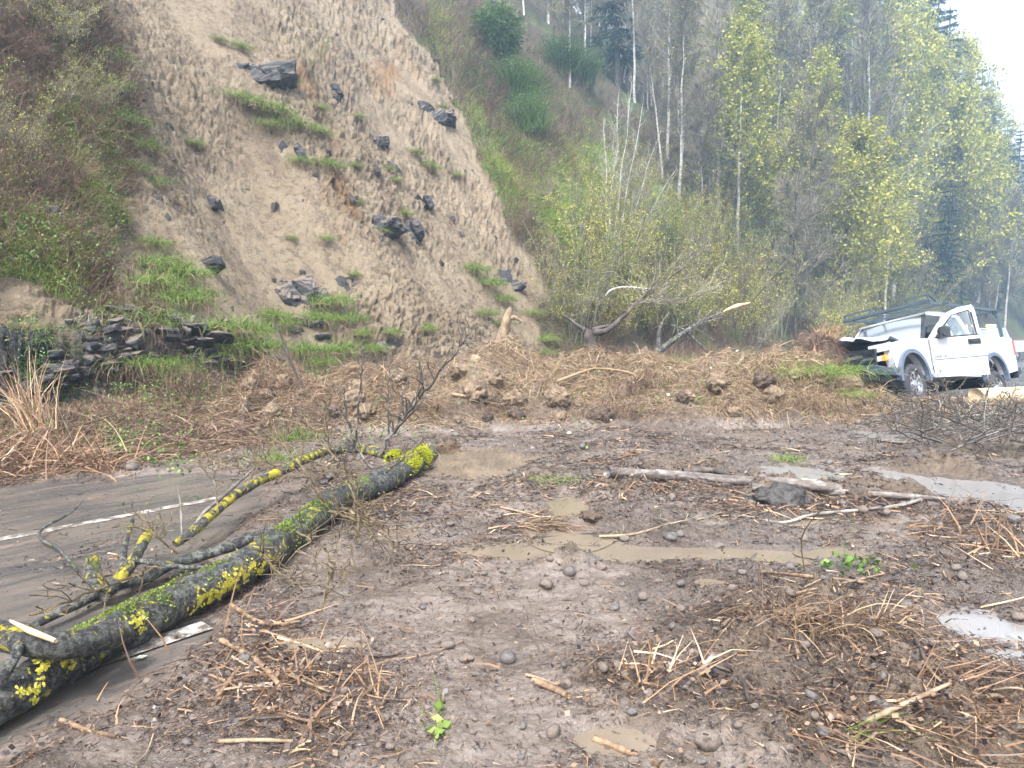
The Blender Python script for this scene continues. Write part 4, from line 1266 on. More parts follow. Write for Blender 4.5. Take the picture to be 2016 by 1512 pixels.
# shrub thicket behind the debris
for i in range(190):
    t = rs.rand()
    px = 1120 + 900 * t; py = 705 - 60 * rs.rand() ** 1.5 - (60 + 170 * rs.rand()) * (rs.rand() < .5)
    h = hit(px, py)
    if h.y > 75 or h.y < 13: continue
    u_, v_ = uv(h.x, h.y)
    if u_ < 10.2: continue
    q = rs.rand()
    if q < .38: pr, lab, grp = P_shr[0], 'olive-stemmed shrub with tiny yellow-green buds in the roadside thicket', 'budding shrubs in the roadside thicket'
    elif q < .68: pr, lab, grp = P_shr[1], 'leafless grey-brown shrub in the roadside thicket', 'bare shrubs in the roadside thicket'
    elif q < .85: pr, lab, grp = P_shr[2], 'low tangle of reddish-brown canes in the roadside thicket', 'bramble tangles in the roadside thicket'
    else: pr, lab, grp = P_bush[0], 'small-leaved green bush in the roadside thicket', 'leafy bushes in the roadside thicket'
    s = (.65 + .6 * rs.rand()) * (1 + max(0, h.y - 18) * .02)
    put(pr, h - Vector((0, 0, .1)), 0, s, lab, 'shrub', grp, rot=(rs.randn() * .12, rs.randn() * .12, rs.rand() * 6.3))
# shrubs of the grassy bank
for i in range(150):
    px = 880 + 640 * rs.rand(); py = 30 + 560 * rs.rand()
    h = hit(px, py)
    k_, j_ = surf_index(px, py)
    if soil[k_, j_] > .3 or h.y > 60: continue
    pr = P_shr[rs.choice([1, 2, 2, 2])]
    put(pr, h - Vector((0, 0, .05)), 0, (.28 + .35 * rs.rand()) * (1 + h.y * .008), 'small leafless brown shrub on the grassy bank right of the slide', 'shrub', 'bare shrubs on the grassy bank', rot=(rs.randn() * .3 + .3, rs.randn() * .2, rs.rand() * 6.3))
# left overgrown bank
for i in range(46):
    px = -60 + 290 * rs.rand(); py = -20 + 420 * rs.rand() ** 1.2
    if px > 120 + 110 * (1 - abs(py - 150) / 300): continue
    h = hit(px, py)
    put(P_shr[rs.choice([1, 2, 2, 2])], h - Vector((0, 0, .05)), 0, .30 + .28 * rs.rand(), 'hanging reddish-brown bramble shrub on the overgrown left bank', 'shrub', 'brambles on the left bank', rot=(.9 + rs.randn() * .4, rs.randn() * .3, rs.rand() * 1.2 - .2))
for px, py, s, lab in [(600, 150, .42, 'leafless shrub clinging to the slide beside the high rock ledge'), (30, 330, .50, 'pale straggling bush hanging down the far left bank')]:
    h = hit(px, py)
    put(P_shr[1], h, 0, s, lab, 'shrub', rot=(.5, -.2, 1.0))
# two brooms and the dark conifer on the bank
broom = empty('broom_bush')
n = 1500; rs2 = np.random.RandomState(70)
P = rs2.randn(n, 3) * np.array([.22, .22, .03]); D = np.stack([rs2.randn(n) * .35, rs2.randn(n) * .35, np.full(n, 1.0)], 1)
part('stems', [ribbons(P, D, .9 + .8 * rs2.rand(n), .022, .15, rs2.rand(n), 4, rs=rs2), quads(np.repeat(P, 2, 0) + np.repeat(nrm(D), 2, 0) * (.5 + rs2.rand(2 * n, 1)), .03, rs2.rand(2 * n))], M_fir, broom)
for px, py, s, lab in [(1010, 215, 1.25, 'bright green broom bush on the bank, the larger one'), (1040, 265, 1.1, 'green broom bush just below the larger one'), (1110, 150, 1.0, 'dark green broom higher on the bank'), (1478, 330, .9, 'green broom beside the black tree foot'), (1145, 175, .9, 'dull green broom at the top of the grassy bank')]:
    h = hit(px, py)
    Ht = 130 / F * h.y * s
    put(broom, h - Vector((0, 0, .1)), 0, Ht / 2.6, lab, 'bush', rot=(.15, .1, rs.rand() * 6))
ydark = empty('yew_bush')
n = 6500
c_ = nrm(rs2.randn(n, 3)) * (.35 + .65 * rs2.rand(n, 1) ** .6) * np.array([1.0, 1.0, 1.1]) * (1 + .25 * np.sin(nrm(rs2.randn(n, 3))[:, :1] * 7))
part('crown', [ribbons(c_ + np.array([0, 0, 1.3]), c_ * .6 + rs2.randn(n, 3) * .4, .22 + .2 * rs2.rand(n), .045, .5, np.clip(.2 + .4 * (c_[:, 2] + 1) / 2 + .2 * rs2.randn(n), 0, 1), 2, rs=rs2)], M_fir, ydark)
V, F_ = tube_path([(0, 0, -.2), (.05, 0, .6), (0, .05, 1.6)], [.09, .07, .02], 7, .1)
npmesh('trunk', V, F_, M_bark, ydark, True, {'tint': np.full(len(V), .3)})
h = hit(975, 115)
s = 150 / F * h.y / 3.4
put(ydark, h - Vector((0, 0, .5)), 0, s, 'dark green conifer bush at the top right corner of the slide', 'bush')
# leaning dark pole on the wooded bank
a = hit(1350, 222); 
V, F_ = tube_path([a - a, atY(1440, 180, a.y + .5) - a, atY(1545, 148, a.y + 1) - a], [.07, .055, .03], 6, .1, fine=3)
o = npmesh('fallen_pole', V, F_, M_bark, None, True); o.location = a
tag(o, 'thin dark dead trunk leaning across the upper wooded bank', 'dead trunk')
# ------------------------------------------------------------------ the fallen tree
PX, PY = project(X, Y, Zm)
def rel(pts, o): return [Vector(p) - Vector(o) for p in pts]
T0 = atz(480, 1120, .14)
ft = empty('fallen_tree', T0)
tag(ft, 'thick fallen black-barked tree with yellow lichen and green moss lying across the road', 'fallen tree')
tp = [(-240, 1510, .10, .088), (-120, 1440, .10, .090), (0, 1378, .105, .092), (100, 1316, .11, .096), (200, 1260, .11, .100), (300, 1209, .11, .104), (400, 1160, .12, .107), (480, 1118, .13, .109), (560, 1062, .15, .112), (600, 1033, .16, .114),
      (650, 993, .15, .115), (705, 968, .14, .117), (760, 945, .14, .120), (795, 922, .15, .125), (822, 906, .12, .125), (845, 896, .02, .12), (866, 888, -.14, .10)]
tpts = [atz(a, b, c) for a, b, c, r in tp]
V, F_ = tube_path(rel(tpts, T0), [r for *_, r in tp], 28, .30, 1, fine=10)
V = V + .009 * (vn(V[:, 0] * 55, V[:, 1] * 55, V[:, 2] * 55, seed=3)[:, None] - .5) + .016 * nrm(V) * np.sign(fbm(V[:, 0] * 14, V[:, 1] * 14 + V[:, 2] * 9, 3, 201))[:, None] * np.abs(fbm(V[:, 0] * 14, V[:, 1] * 14 + V[:, 2] * 9, 3, 201))[:, None]
npmesh('trunk', V, F_, M_fallen, ft, True, {'tint': np.full(len(V), .5)})
BR = []
def limb(pts, mat, name='branch', sides=10, nz=.35, label=None, fine=5, taper=None):
    P_ = [atz(a, b, c) for a, b, c, r in pts]
    V, F_ = tube_path(rel(P_, T0), [p[3] for p in pts], sides, nz, len(BR) * 3.3, fine=fine)
    o = npmesh(name, V, F_, mat, ft, True, {'tint': np.full(len(V), .5)})
    if label: o['label'] = label
    BR.append(o); return P_
limb([(820, 905, .18, .075), (785, 903, .24, .062), (752, 893, .28, .058), (715, 884, .30, .055), (655, 886, .30, .052), (610, 900, .32, .050), (560, 925, .30, .047), (515, 945, .27, .044), (470, 970, .25, .042), (430, 1002, .22, .040), (385, 1042, .18, .036), (345, 1072, .12, .03)], M_yellowb, label='long arching branch thick with yellow lichen', sides=14)
limb([(610, 1030, .2, .055), (560, 1042, .19, .045), (500, 1058, .15, .042), (440, 1080, .12, .038), (390, 1096, .1, .036), (340, 1110, .09, .034), (290, 1135, .08, .034), (210, 1160, .08, .036), (130, 1200, .07, .030), (60, 1235, .05, .02)], M_greyb, label='lower grey crusted branch')
limb([(-90, 1236, .30, .055), (0, 1250, .30, .058), (80, 1264, .29, .060), (150, 1268, .26, .064), (230, 1245, .2, .07)], M_fallen)
limb([(190, 1168, .06, .042), (186, 1130, .12, .044), (180, 1098, .20, .040)], M_yellowb, label='short upright stub crusted yellow')
limb([(205, 1172, .08, .040), (235, 1140, .12, .040), (262, 1105, .17, .038), (278, 1075, .22, .034), (296, 1045, .27, .028)], M_yellowb, label='yellow crusted stub')
limb([(225, 1165, .08, .02), (240, 1120, .14, .02), (247, 1070, .24, .018), (262, 1022, .32, .012)], M_greyb, label='grey stub with a torn pale tip')
limb([(262, 1105, .17, .016), (300, 1106, .18, .018), (350, 1116, .16, .016), (430, 1117, .15, .010)], M_greyb)
limb([(522, 903, .3, .006), (470, 950, .28, .014), (430, 985, .24, .016), (400, 1012, .20, .016), (370, 1060, .14, .012)], M_greywood, label='pale barkless branch')
limb([(350, 955, .35, .004), (356, 1000, .25, .009), (358, 1055, .12, .007)], M_greywood)
limb([(0, 1345, .2, .02), (25, 1300, .28, .022), (40, 1268, .30, .026)], M_greyb)
limb([(165, 985, .12, .004), (135, 1012, .1, .010), (85, 1040, .06, .012), (80, 1060, .05, .013), (115, 1080, .04, .012), (150, 1120, .04, .008)], M_greyb, label='thin lichened twig lying over the white line')
limb([(20, 1222, .38, .004), (60, 1242, .36, .013), (110, 1262, .34, .010)], M_freshwood, name='split_wood')
for a in [(640, 1010, .20, 700, 970, .34), ]:
    pass
# moss: cushions of short fronds
def moss_patch(ctrs, n, mat, name, L=.035):
    P, D = [], []
    rs = np.random.RandomState(n)
    for (px, py, z, r, a, b) in ctrs:
        c = np.array(atz(px, py, z))
        k = int(n * a)
        th = rs.rand(k) * 2 * PI; el_ = np.arcsin(rs.rand(k) * .95 + .02)
        ax = np.array(tpts[9] - tpts[7]); ax = ax / np.linalg.norm(ax)
        s_ = np.cross(ax, [0, 0, 1]); s_ /= np.linalg.norm(s_)
        al = rs.randn(k) * b
        ph = rs.randn(k) * .75
        nn = s_[None] * -np.sin(ph)[:, None] + np.array([0, 0, 1])[None] * np.cos(ph)[:, None]
        P.append(c + ax * al[:, None] + nn * r); D.append(nn + rs.randn(k, 3) * .5)
    P = np.concatenate(P); D = np.concatenate(D); P = P - np.array(T0)
    part(name, [ribbons(P, D, L * (.5 + rs.rand(len(P))), .010, .8, np.clip(.5 + .28 * rs.randn(len(P)), 0, 1), 2, rs=rs)], mat, ft)
moss_patch([(800, 920, .15, .118, 1, .10), (825, 906, .14, .118, .8, .09), (775, 902, .25, .058, .5, .05)], 2600, M_moss, 'moss', .03)
moss_patch([(210, 1250, .103, .10, .7, .07), (250, 1230,   .12, .103, .4, .05), (400, 1160, .12, .103, .4, .05), (300, 1207,   .12, .103, .3, .04), (560, 1062, .17, .103, .5, .06), (620, 1015, .18, .103, .4, .06), (690, 972, .16, .103, .3, .07), (150, 1285,   .12, .103, .35, .06), (430, 1145, .12, .103, .4, .1), (590, 1042, .18, .103, .5, .08), (330, 1192,   .12, .103, .3, .1)], 800, M_mossg, 'moss', .011)
rs = np.random.RandomState(412)
ax = np.array(tpts[9] - tpts[5]); ax = ax / np.linalg.norm(ax); sd_ = np.cross(ax, [0, 0, 1]); sd_ = sd_ / np.linalg.norm(sd_)
LP, LN = [], []
for px, py, a_, ph0 in [(520, 1090, .22, 1.15), (470, 1125, .20, 1.35), (420, 1152, .18, 1.45), (370, 1175, .10, 1.5), (560, 1062, .08, .5), (60, 1342, .05, .7), (110, 1310, .05, .9), (20, 1368, .04, 1.3), (640, 1000, .12, .4), (680, 980, .10, .2), (700, 972, .10, 1.0), (590, 1040, .08, 1.0), (240, 1240, .06, 1.0), (740, 955, .08, .8)]:
    c = np.array(atz(px, py, .125)); k_n = int(620 * a_ / .2)
    t_ = rs.randn(k_n) * a_ * .6; ph = ph0 + .16 * rs.randn(k_n) + .25 * np.sin(t_ * 40 + px)
    keep = vn(t_ * 28 + px, ph * 7) > .42
    t_, ph = t_[keep], ph[keep]
    nn_ = sd_[None] * np.sin(ph)[:, None] + np.array([0, 0, 1.0])[None] * np.cos(ph)[:, None]
    LP.append(c + ax * t_[:, None] + nn_ * .113); LN.append(nn_)
LP = np.concatenate(LP) - np.array(T0); LN = np.concatenate(LN)
fa = nrm(np.cross(LN, rs.randn(len(LN), 3))); fb = np.cross(LN, fa); S_ = (.006 + .006 * rs.rand(len(LN)))[:, None]
Vl = np.stack([LP - fa * S_, LP - fb * S_ * .7, LP + fa * S_ + LN * .004, LP + fb * S_ * .7 + LN * .003], 1).reshape(-1, 3)
npmesh('lichen', Vl, [(np.arange(len(LP)) * 4)[:, None] + np.array([0, 1, 2, 3])], M_moss2, ft, False, {'tint': np.repeat(rs.rand(len(LP)), 4)})
# fine twigs of the fallen tree, still standing up from it
def spray(pts3, r0, nside, lside, mat, parent, org, name='twig', seed=1, up=.4, r1=.003):
    rs = np.random.RandomState(seed)
    P_ = np.array([tuple(p) for p in pts3]); n = len(P_)
    t = np.linspace(0, 1, 4 * n); seg = t * (n - 1); k = np.minimum(seg.astype(int), n - 2); f = (seg - k)[:, None]
    Q = P_[k] * (1 - f) + P_[k + 1] * f + rs.randn(len(t), 3) * r0 * .5
    rr = r0 + (r1 - r0) * t
    S0, S1, A, B = list(Q[:-1]), list(Q[1:]), list(rr[:-1]), list(rr[1:])
    d0 = nrm(P_[-1:] - P_[0:1])[0]
    for i in range(nside):
        u = .15 + .85 * rs.rand(); m_ = int(u * (len(Q) - 1)); p = Q[m_]
        d = nrm(d0 * .7 + rs.randn(3) * .6 + np.array([0, 0, up])); L = lside * (.4 + .8 * rs.rand()) * (1.15 - u * .7); r = max(rr[m_] * .6, .0028)
        for s_ in range(4):
            d = nrm(d + rs.randn(3) * .2); q = p + d * L / 4
            S0.append(p); S1.append(q); A.append(r); B.append(r * .8); r *= .8
            if s_ and rs.rand() < .8:
                e = nrm(d + rs.randn(3) * .8); S0.append(q); S1.append(q + e * L * .25); A.append(r * .8); B.append(r * .4)
            p = q
    dmin = .0022 + .0002 * float(np.linalg.norm(Q[0])); A = np.maximum(A, dmin); B = np.maximum(B, dmin * .75)
    return part(name, [tubes(np.array(S0) - np.array(org), np.array(S1) - np.array(org), A, B, 4, np.clip(.45 + .2 * rs.randn(len(S0)), 0, 1))], mat, parent)
def zpts(l): return [atz(*p) for p in l]
def ypts(l, Y): return [atY(a, b, Y) for a, b in l]
TW = [(ypts([(750, 892), (790, 830), (840, 765), (890, 705), (935, 648)], 7.4), .013, 16, .45), (ypts([(700, 880), (704, 800), (712, 740), (712, 690)], 7.6), .007, 10, .25), (ypts([(765, 880), (764, 800), (767, 700)], 7.5), .006, 8, .22),
      (ypts([(740, 935), (700, 880), (682, 820), (680, 765)], 7.1), .009, 10, .25), (zpts([(650, 1005, .28), (700, 1022, .35), (750, 1040, .35), (795, 1082, .3)]), .010, 14, .35), (zpts([(585, 1045, .3), (640, 1080, .4), (660, 1120, .3), (640, 1180, .15)]), .007, 12, .35),
      (zpts([(640, 990, .3), (610, 940, .5), (560, 880, .7), (540, 840, .8)]), .008, 14, .35), (zpts([(700, 960, .3), (660, 900, .55), (600, 840, .7), (550, 800, .75)]), .008, 12, .35), (zpts([(760, 930, .3), (800, 900, .55), (850, 850, .6)]), .006, 8, .3),
      (zpts([(430, 1000, .25), (420, 940, .45), (440, 900, .5)]), .005, 8, .25), (zpts([(320, 1110, .15), (200, 1160, .25), (60, 1210, .3)]), .007, 8, .35), (zpts([(660, 1000, .3), (705, 1010, .42), (708, 1070, .3)]), .012, 4, .2), (zpts([(690, 970, .3), (720, 1010, .3), (735, 1070, .2)]), .006, 10, .3),
      (zpts([(500, 1060, .2), (540, 1120, .3), (600, 1160, .2)]), .006, 12, .3), (zpts([(350, 1090, .2), (300, 1050, .35), (270, 1000, .35)]), .005, 10, .25), (ypts([(650, 885), (640, 820), (655, 770)], 7.7), .006, 10, .25), (zpts([(480, 965, .3), (520, 900, .55), (590, 860, .6)]), .005, 12, .3),
      (zpts([(600, 905, .4), (680, 930, .5), (700, 990, .3), (680, 1060, .2)]), .006, 14, .3), (zpts([(560, 925, .4), (470, 900, .5), (400, 920, .3)]), .005, 12, .3)]
for i, (pp, r0, ns, ls) in enumerate(TW):
    spray(pp, r0 * (1.35 if i > 3 else 1.9), int(ns * 2.0), ls, M_twigo if i > 3 else M_brush, ft, T0, 'twig', 800 + i, r1=.0045)

# ------------------------------------------------------------------ uncountable litter on the mud and debris
mudm = (gs < .3) & (PX > -300) & (PX < 2350) & (PY < 1700)
patch = sstep(-.1, .4, fbm(gx * 1.6, gy * 1.9, 4, 151))
lit_w = (.06 + .35 * patch) * (1 - pudm) + zonew([(600, 1370, 190, 110, .9), (520, 1230, 90, 60, .7), (1300, 1330, 160, 60, .8), (1560, 1240, 170, 50, .9), (1850, 1400, 260, 120, .75), (1650, 1000, 260, 22, .7), (1950, 1060, 120, 60, .8), (1250, 960, 160, 25, .6), (800, 1000, 140, 40, .5), (250, 1120, 180, 40, .35), (330, 1150, 100, 50, .5)])
mound_w = sstep(.02, .25, gm)
bare_w = bare * (1 - zonew([(250, 1130, 230, 60, 1.0)]))
lit_w = np.clip(lit_w * (1 - .93 * bare_w), 0, 1) * mudm * (1 - .7 * mound_w)
def litter(name, n, wm, L, W, mat, tm=.45, ts=.28, flat_=.18, segs=2, rmax=24, lift=.012, curl=.35, dr=.15):
    k, j = slope_pick(n, lambda k, j: wm[k, j], rmax=rmax)
    p, nn = posn(k, j, -lift)
    a = rng.rand(len(p)) * 2 * PI
    D = np.stack([np.cos(a), np.sin(a), flat_ * rng.randn(len(p))], 1)
    t1 = np.array([1.0, 0, 0]); 
    D = nrm(D - nn * (np.sum(D * nn, 1, keepdims=True)) * .9)
    l = L * (.3 + 1.2 * rng.rand(len(p)) ** 2); l = l * np.clip(np.hypot(p[:, 0], p[:, 1]) / 5, .6, 1.6)
    t = np.clip(tm + ts * rng.randn(len(p)), 0, 1)
    v = ribbons(p, D, l, W * (.5 + rng.rand(len(p))) * np.clip(np.hypot(p[:, 0], p[:, 1]) / 5, .6, 2.0), dr, t, segs, curl=rng.randn(len(p), 3) * curl * np.array([1, 1, .3]))
    return tag(part(name, [v], mat), kind='stuff')
litter('bark_and_leaf_litter', 42000, lit_w, .055, .010, M_litter)
litter('root_litter', 45000, np.clip(lit_w * 1.2, 0, 1), .10, .0035, M_litter, .35, segs=4)
litter('straw_litter', 3600, np.clip(lit_w ** 1.6, 0, 1), .16, .008, M_straw, .5, segs=2, curl=.08, lift=.02)
litter('root_hair', 52000, np.clip(sstep(.02, .25, gm) * (.35 + .8 * sstep(-.1, .3, fbm(gx * 1.3, gy * 1.3, 3, 153))), 0, 1) * (gs < 1.2), .15, .005, M_dead, .66, .26, segs=4, rmax=22, flat_=.9, curl=.5, dr=.4)
litter('dead_grass', 38000, np.clip(sstep(.05, .3, gm) * sstep(-.05, .3, fbm(gx * 1.1 + 8, gy * 1.1, 3, 155)), 0, 1) * (gs < 1.5), .22, .006, M_dead, .68, .24, segs=4, rmax=22, flat_=1.1, curl=.3, dr=.6)
shoulder = sstep(8.5, 9.1, gu) * (gs < 0) * (gy < 16) * (1 - mound_w * .5)
litter('dead_grass', 26000, shoulder * (gx < 0) * .9, .22, .006, M_dead, .35, .28, segs=4, rmax=20, flat_=.8, curl=.35, dr=.5)
litter('bramble_litter', 16000, shoulder * (gx < 0) * .9, .35, .006, M_bramble, .5, .3, segs=4, rmax=20, flat_=.6, curl=.35, dr=.4)
def leafstuff(name, n, wm, S, mat, lift=.03, up=.6, rmax=24):
    k, j = slope_pick(n, lambda k, j: wm[k, j], rmax=rmax)
    p, nn = posn(k, j, -lift)
    return tag(part(name, [quads(p + nn * rng.rand(len(p), 1) * .08, S * (.6 + .7 * rng.rand(len(p))), rng.rand(len(p)), up, asp=.8)], mat), kind='stuff')
leafstuff('green_leaves', 2600, np.clip(zonew([(1300, 770, 250, 45, .8), (250, 880, 120, 60, .8), (700, 830, 120, 40, .4), (1120, 780, 90, 50, .3), (1690, 1120, 60, 14, .5), (120, 700, 150, 80, .3)]) * sstep(0, .3, fbm(gx * 2, gy * 2, 2, 157)) * (gs < 1.5), 0, 1), .022, M_leafg)
leafstuff('dead_leaves', 5200, np.clip(lit_w * 1.0 + .2 * mound_w * mudm, 0, 1), .013, M_litter, .004, 1.6)
# gravel
zonew_g = zonew([(1650, 830, 260, 40, 1.0), (1200, 870, 200, 30, .5), (1750, 1000, 200, 60, .7), (1100, 1110, 150, 30, .6)])
wg = np.clip((.10 + .45 * patch + .8 * zonew_g) * mudm * (1 - .92 * bare), 0, 1) * (1 - .8 * pudm)
k, j = slope_pick(13000, lambda k, j: wg[k, j], rmax=17)
p, nn = posn(k, j, -.001)
V0, F0 = rock_mesh(3, 1, .8, .6, n=12)
uq_ = len(V0)
s_ = .0055 * (.5 + 2.4 * rng.rand(len(p)) ** 4) * np.clip(np.hypot(p[:, 0], p[:, 1]) / 4, .7, 2.2)
th = rng.rand(len(p)) * 6.28
c_, q_ = np.cos(th), np.sin(th)
VV = np.empty((len(p), uq_, 3), np.float32)
VV[:, :, 0] = (V0[None, :, 0] * c_[:, None] - V0[None, :, 1] * q_[:, None]) * s_[:, None] + p[:, 0:1]
VV[:, :, 1] = (V0[None, :, 0] * q_[:, None] + V0[None, :, 1] * c_[:, None]) * s_[:, None] + p[:, 1:2]
VV[:, :, 2] = V0[None, :, 2] * s_[:, None] + p[:, 2:3]
FF = (F0[None] + (np.arange(len(p)) * uq_)[:, None, None]).reshape(-1, 3)
tag(npmesh('gravel', VV.reshape(-1, 3), [FF], M_pebble, None, True, {'tint': np.repeat(rng.rand(len(p)), uq_)}), kind='stuff')

# ------------------------------------------------------------------ stones
STN = []
for i in range(7):
    V, F_ = rock_mesh(40 + i, 1, .78, .62 + .05 * (i % 3), n=30, rnd=1)
    V = V * (1 + .08 * (vn(V[:, 0] * 3 + i, V[:, 1] * 3, V[:, 2] * 3) - .5))[:, None]
    me = bpy.data.meshes.new('stone'); me.from_pydata([tuple(v) for v in V], [], [tuple(int(q) for q in f) for f in F_]); me.materials.append(M_stone if i % 3 else M_stone2)
    for pl in me.polygons: pl.use_smooth = True
    STN.append(me)
def stone(px, py, wpx, lab=None, group=None, m_=None):
    h = hit(px, py + wpx * .2)
    if h.y > 22: return
    s = wpx / 2 / F * h.y
    o = bpy.data.objects.new('stone', STN[rng.randint(7)] if m_ is None else STN[m_]); C.objects.link(o)
    o.location = h + Vector((0, 0, s * .28)); o.scale = (s, s * (.8 + .3 * rng.rand()), s * (.75 + .3 * rng.rand())); o.rotation_euler = (rng.randn() * .15, rng.randn() * .15, rng.rand() * 6.3)
    tag(o, lab, 'stone', group); return o
BIGS = [(1075, 1147, 42, 'large round brown stone alone in the mud right of the wet channel'), (1120, 1122, 38, 'mud-caked stone just behind the large round brown stone'), (881, 1268, 34, 'rounded stone in the middle foreground, upper of the group of three'), (918, 1296, 34, 'flat-topped stone just below the rounded middle stone'), (998, 1291, 50, 'wide muddy stone, rightmost of the foreground group of three'),
        (832, 1194, 22, 'small grey ball-shaped stone standing in wet mud'), (1115, 1345, 34, 'pale angular stone with a pointed top'), (1277, 1365, 30, 'round muddy stone at the left edge of the foreground heap'), (1393, 1455, 60, 'flat oval stone at the bottom of the picture right of the tan puddle'), (1090, 1440, 40, 'stone at the left end of the foreground tan puddle'),
        (1833, 1270, 38, 'brown stone left of the white-reflecting puddle'), (1725, 1243, 38, 'grey-brown stone at the right end of the root heap'), (1786, 1190, 32, 'squarish brown stone below the long pale reed'), (1700, 1005, 26, 'reddish round stone beside the birch stick'), (1690, 830, 18, 'smooth tan stone on the earth slope below the pickup'),
        (1340, 1198, 24, 'brown stone in front of the dark stubble heap'), (2005, 1215, 30, 'stone at the right edge beside the white puddle'), (1415, 1075, 24, 'stone in the pebble cluster left of the channel'), (1320, 1055, 34, 'broad stone beside the long stick in the channel'), (1555, 1115, 24, 'low stone in the wet flat left of the leafy sprig'),
        (940, 1165, 20, 'small stone behind the grey ball-shaped stone'), (1740, 1330, 26, 'pale stone on the foreground heap'), (1230, 1060, 22, 'stone by the wet straw bundle'), (1990, 1020, 40, 'dark stone at the right edge beyond the reeds'), (1745, 1010, 22, 'small stone right of the reddish round stone'), (260, 918, 28, 'pale stone lying at the grassy road edge'), (635, 950, 20, 'pale chunk just left of the trunk bend')]
for px, py, w_, lab in BIGS: stone(px, py, w_ * 1.0, lab)
for i in range(215):
    for t_ in range(30):
        px, py = rng.rand() * 2100 - 30, 850 + 660 * rng.rand()
        k_, j_ = surf_index(px, py)
        if mudm[k_, j_] and bare[k_, j_] < .3 and pudm[k_, j_] < .5 and rng.rand() < (.25 + (px > 850) * .75): break
    stone(px, py, (8 + 22 * rng.rand() ** 2.2) * (.6 + (py - 800) / 900), 'GRP small muddy stone', 'small stones in the mud')
for i in range(12):     # flat grey fragments on the shoulder
    pass

# ------------------------------------------------------------------ sticks and reeds lying about, each its own thing
def stick(pts, r0, r1, mat, lab=None, cat='stick', group=None, name='stick', zs=None, nz=.15, sides=6, lift=0.0, twigs=0):
    P_ = []
    for q in pts:
        if len(q) == 3: P_.append(atz(*q))
        else:
            h = hit(*q); P_.append(h + Vector((0, 0, r0 * .8 + lift)))
    o0 = P_[0]
    V, F_ = tube_path(rel(P_, o0), list(np.linspace(r0, r1, len(P_))), sides, nz, rng.rand() * 50, fine=4)
    o = npmesh(name, V, F_, mat, None, True, {'tint': np.full(len(V), .2 + .6 * rng.rand())}); o.location = o0
    tag(o, lab, cat, group)
    if twigs:
        spray(P_, r0 * .4, twigs, .3, M_twig, o, o0, 'twig', int(rng.randint(9999)))
    return o
stick([(1195, 940), (1330, 946), (1450, 955), (1560, 962), (1650, 972)], .055, .045, M_greywood, 'long weathered grey log half sunk in the mud', 'log', name='log', nz=.4, sides=9)
stick([(1480, 968), (1640, 976), (1790, 985), (1860, 992)], .04, .02, M_greywood, 'flat weathered log behind the black mud lump', 'log', name='log', nz=.4, sides=8)
stick([(1345, 937), (1400, 933), (1440, 945)], .05, .02, M_bark, 'dark broken bark piece behind the grey log', 'bark piece', name='bark_piece', nz=.5)
stick([(1460, 1018), (1540, 1032), (1600, 1018), (1680, 1010), (1760, 1002), (1815, 988)], .012, .018, M_birch, 'white birch stick bending beside the muddy channel', name='birch_stick', nz=.2, twigs=5)
stick([(1500, 1128), (1600, 1142), (1700, 1150), (1815, 1165)], .010, .011, M_reedw, 'long pale reed lying left to right in the wet flat', 'reed', name='reed')
stick([(1170, 1462), (1230, 1487), (1300, 1515)], .016, .012, M_reedw, 'tan split stick across the foreground tan puddle', name='stick')
stick([(1050, 1345), (1090, 1362), (1118, 1376)], .016, .013, M_reedw, 'short tan branch piece left of the foreground heap')
stick([(1405, 1298), (1378, 1330), (1350, 1360)], .014, .010, M_greywood, 'grey flat stick lying on the left of the foreground heap')
stick([(1620, 1412), (1670, 1422), (1710, 1436)], .013, .016, M_reedw, 'yellowish smooth stick at the bottom right')
stick([(1700, 1430), (1780, 1392), (1870, 1352)], .013, .007, M_muddywood, 'long thin brown stick at the lower right heap')
stick([(1608, 1205, .15), (1660, 1222, .18), (1690, 1258, .08)], .014, .011, M_muddywood, 'arched brown stick rising from the dark root heap')
stick([(640, 950), (660, 935)], .03, .03, M_greywood, 'stubby pale wood chunk left of the trunk bend', nz=.4)
stick([(420, 1392), (465, 1330), (500, 1290)], .014, .008, M_reedw, 'orange-brown reed crossing the foreground reed pile', 'reed', name='reed')
stick([(435, 1265), (510, 1310), (560, 1370)], .015, .012, M_reedw, 'broad flat orange reed near the white road dash', 'reed', name='reed')
stick([(455, 1195), (520, 1232), (590, 1228)], .014, .010, M_reedw, 'tan reed in front of the trunk', 'reed', name='reed')
stick([(120, 1422), (165, 1440), (230, 1455)], .012, .008, M_reedw, 'orange-brown reed lying alone at the bottom left', 'reed', name='reed')
stick([(985, 1000), (1055, 1018), (1120, 1045)], .010, .006, M_muddywood, 'thin stick left of the small tan puddle')
stick([(1180, 1060), (1250, 1055), (1340, 1030), (1440, 1018)], .012, .008, M_muddywood, 'long brown stick along the front of the channel', twigs=4)
stick([(1050, 1063), (1120, 1058), (1175, 1052)], .012, .007, M_bark, 'dark knobbly stick by the tan puddle')
stick([(1700, 970, .02), (1712, 985, .18), (1760, 1000, .04)], .015, .010, M_bark, 'dark stick propped over the stones near the birch stick')
stick([(1855, 988, .10), (1900, 1010, .08), (1935, 1035, .02)], .022, .016, M_bark, 'dark stick propped at the near edge of the right puddle')
stick([(1590, 1150, .03), (1578, 1060, .35), (1620, 1000, .62)], .005, .003, M_twigo, 'thin upright red-brown stem standing alone in the mud', 'stem', name='stem')
stick([(1500, 1170, .02), (1495, 1140, .12), (1494, 1110, .22)], .007, .004, M_twigo, 'short dark stem upright in the wet flat', 'stem', name='stem')
stick([(1463, 1330, .1), (1470, 1365, .16), (1485, 1405, .05)], .009, .006, M_bark, 'bent black twig on the foreground heap')
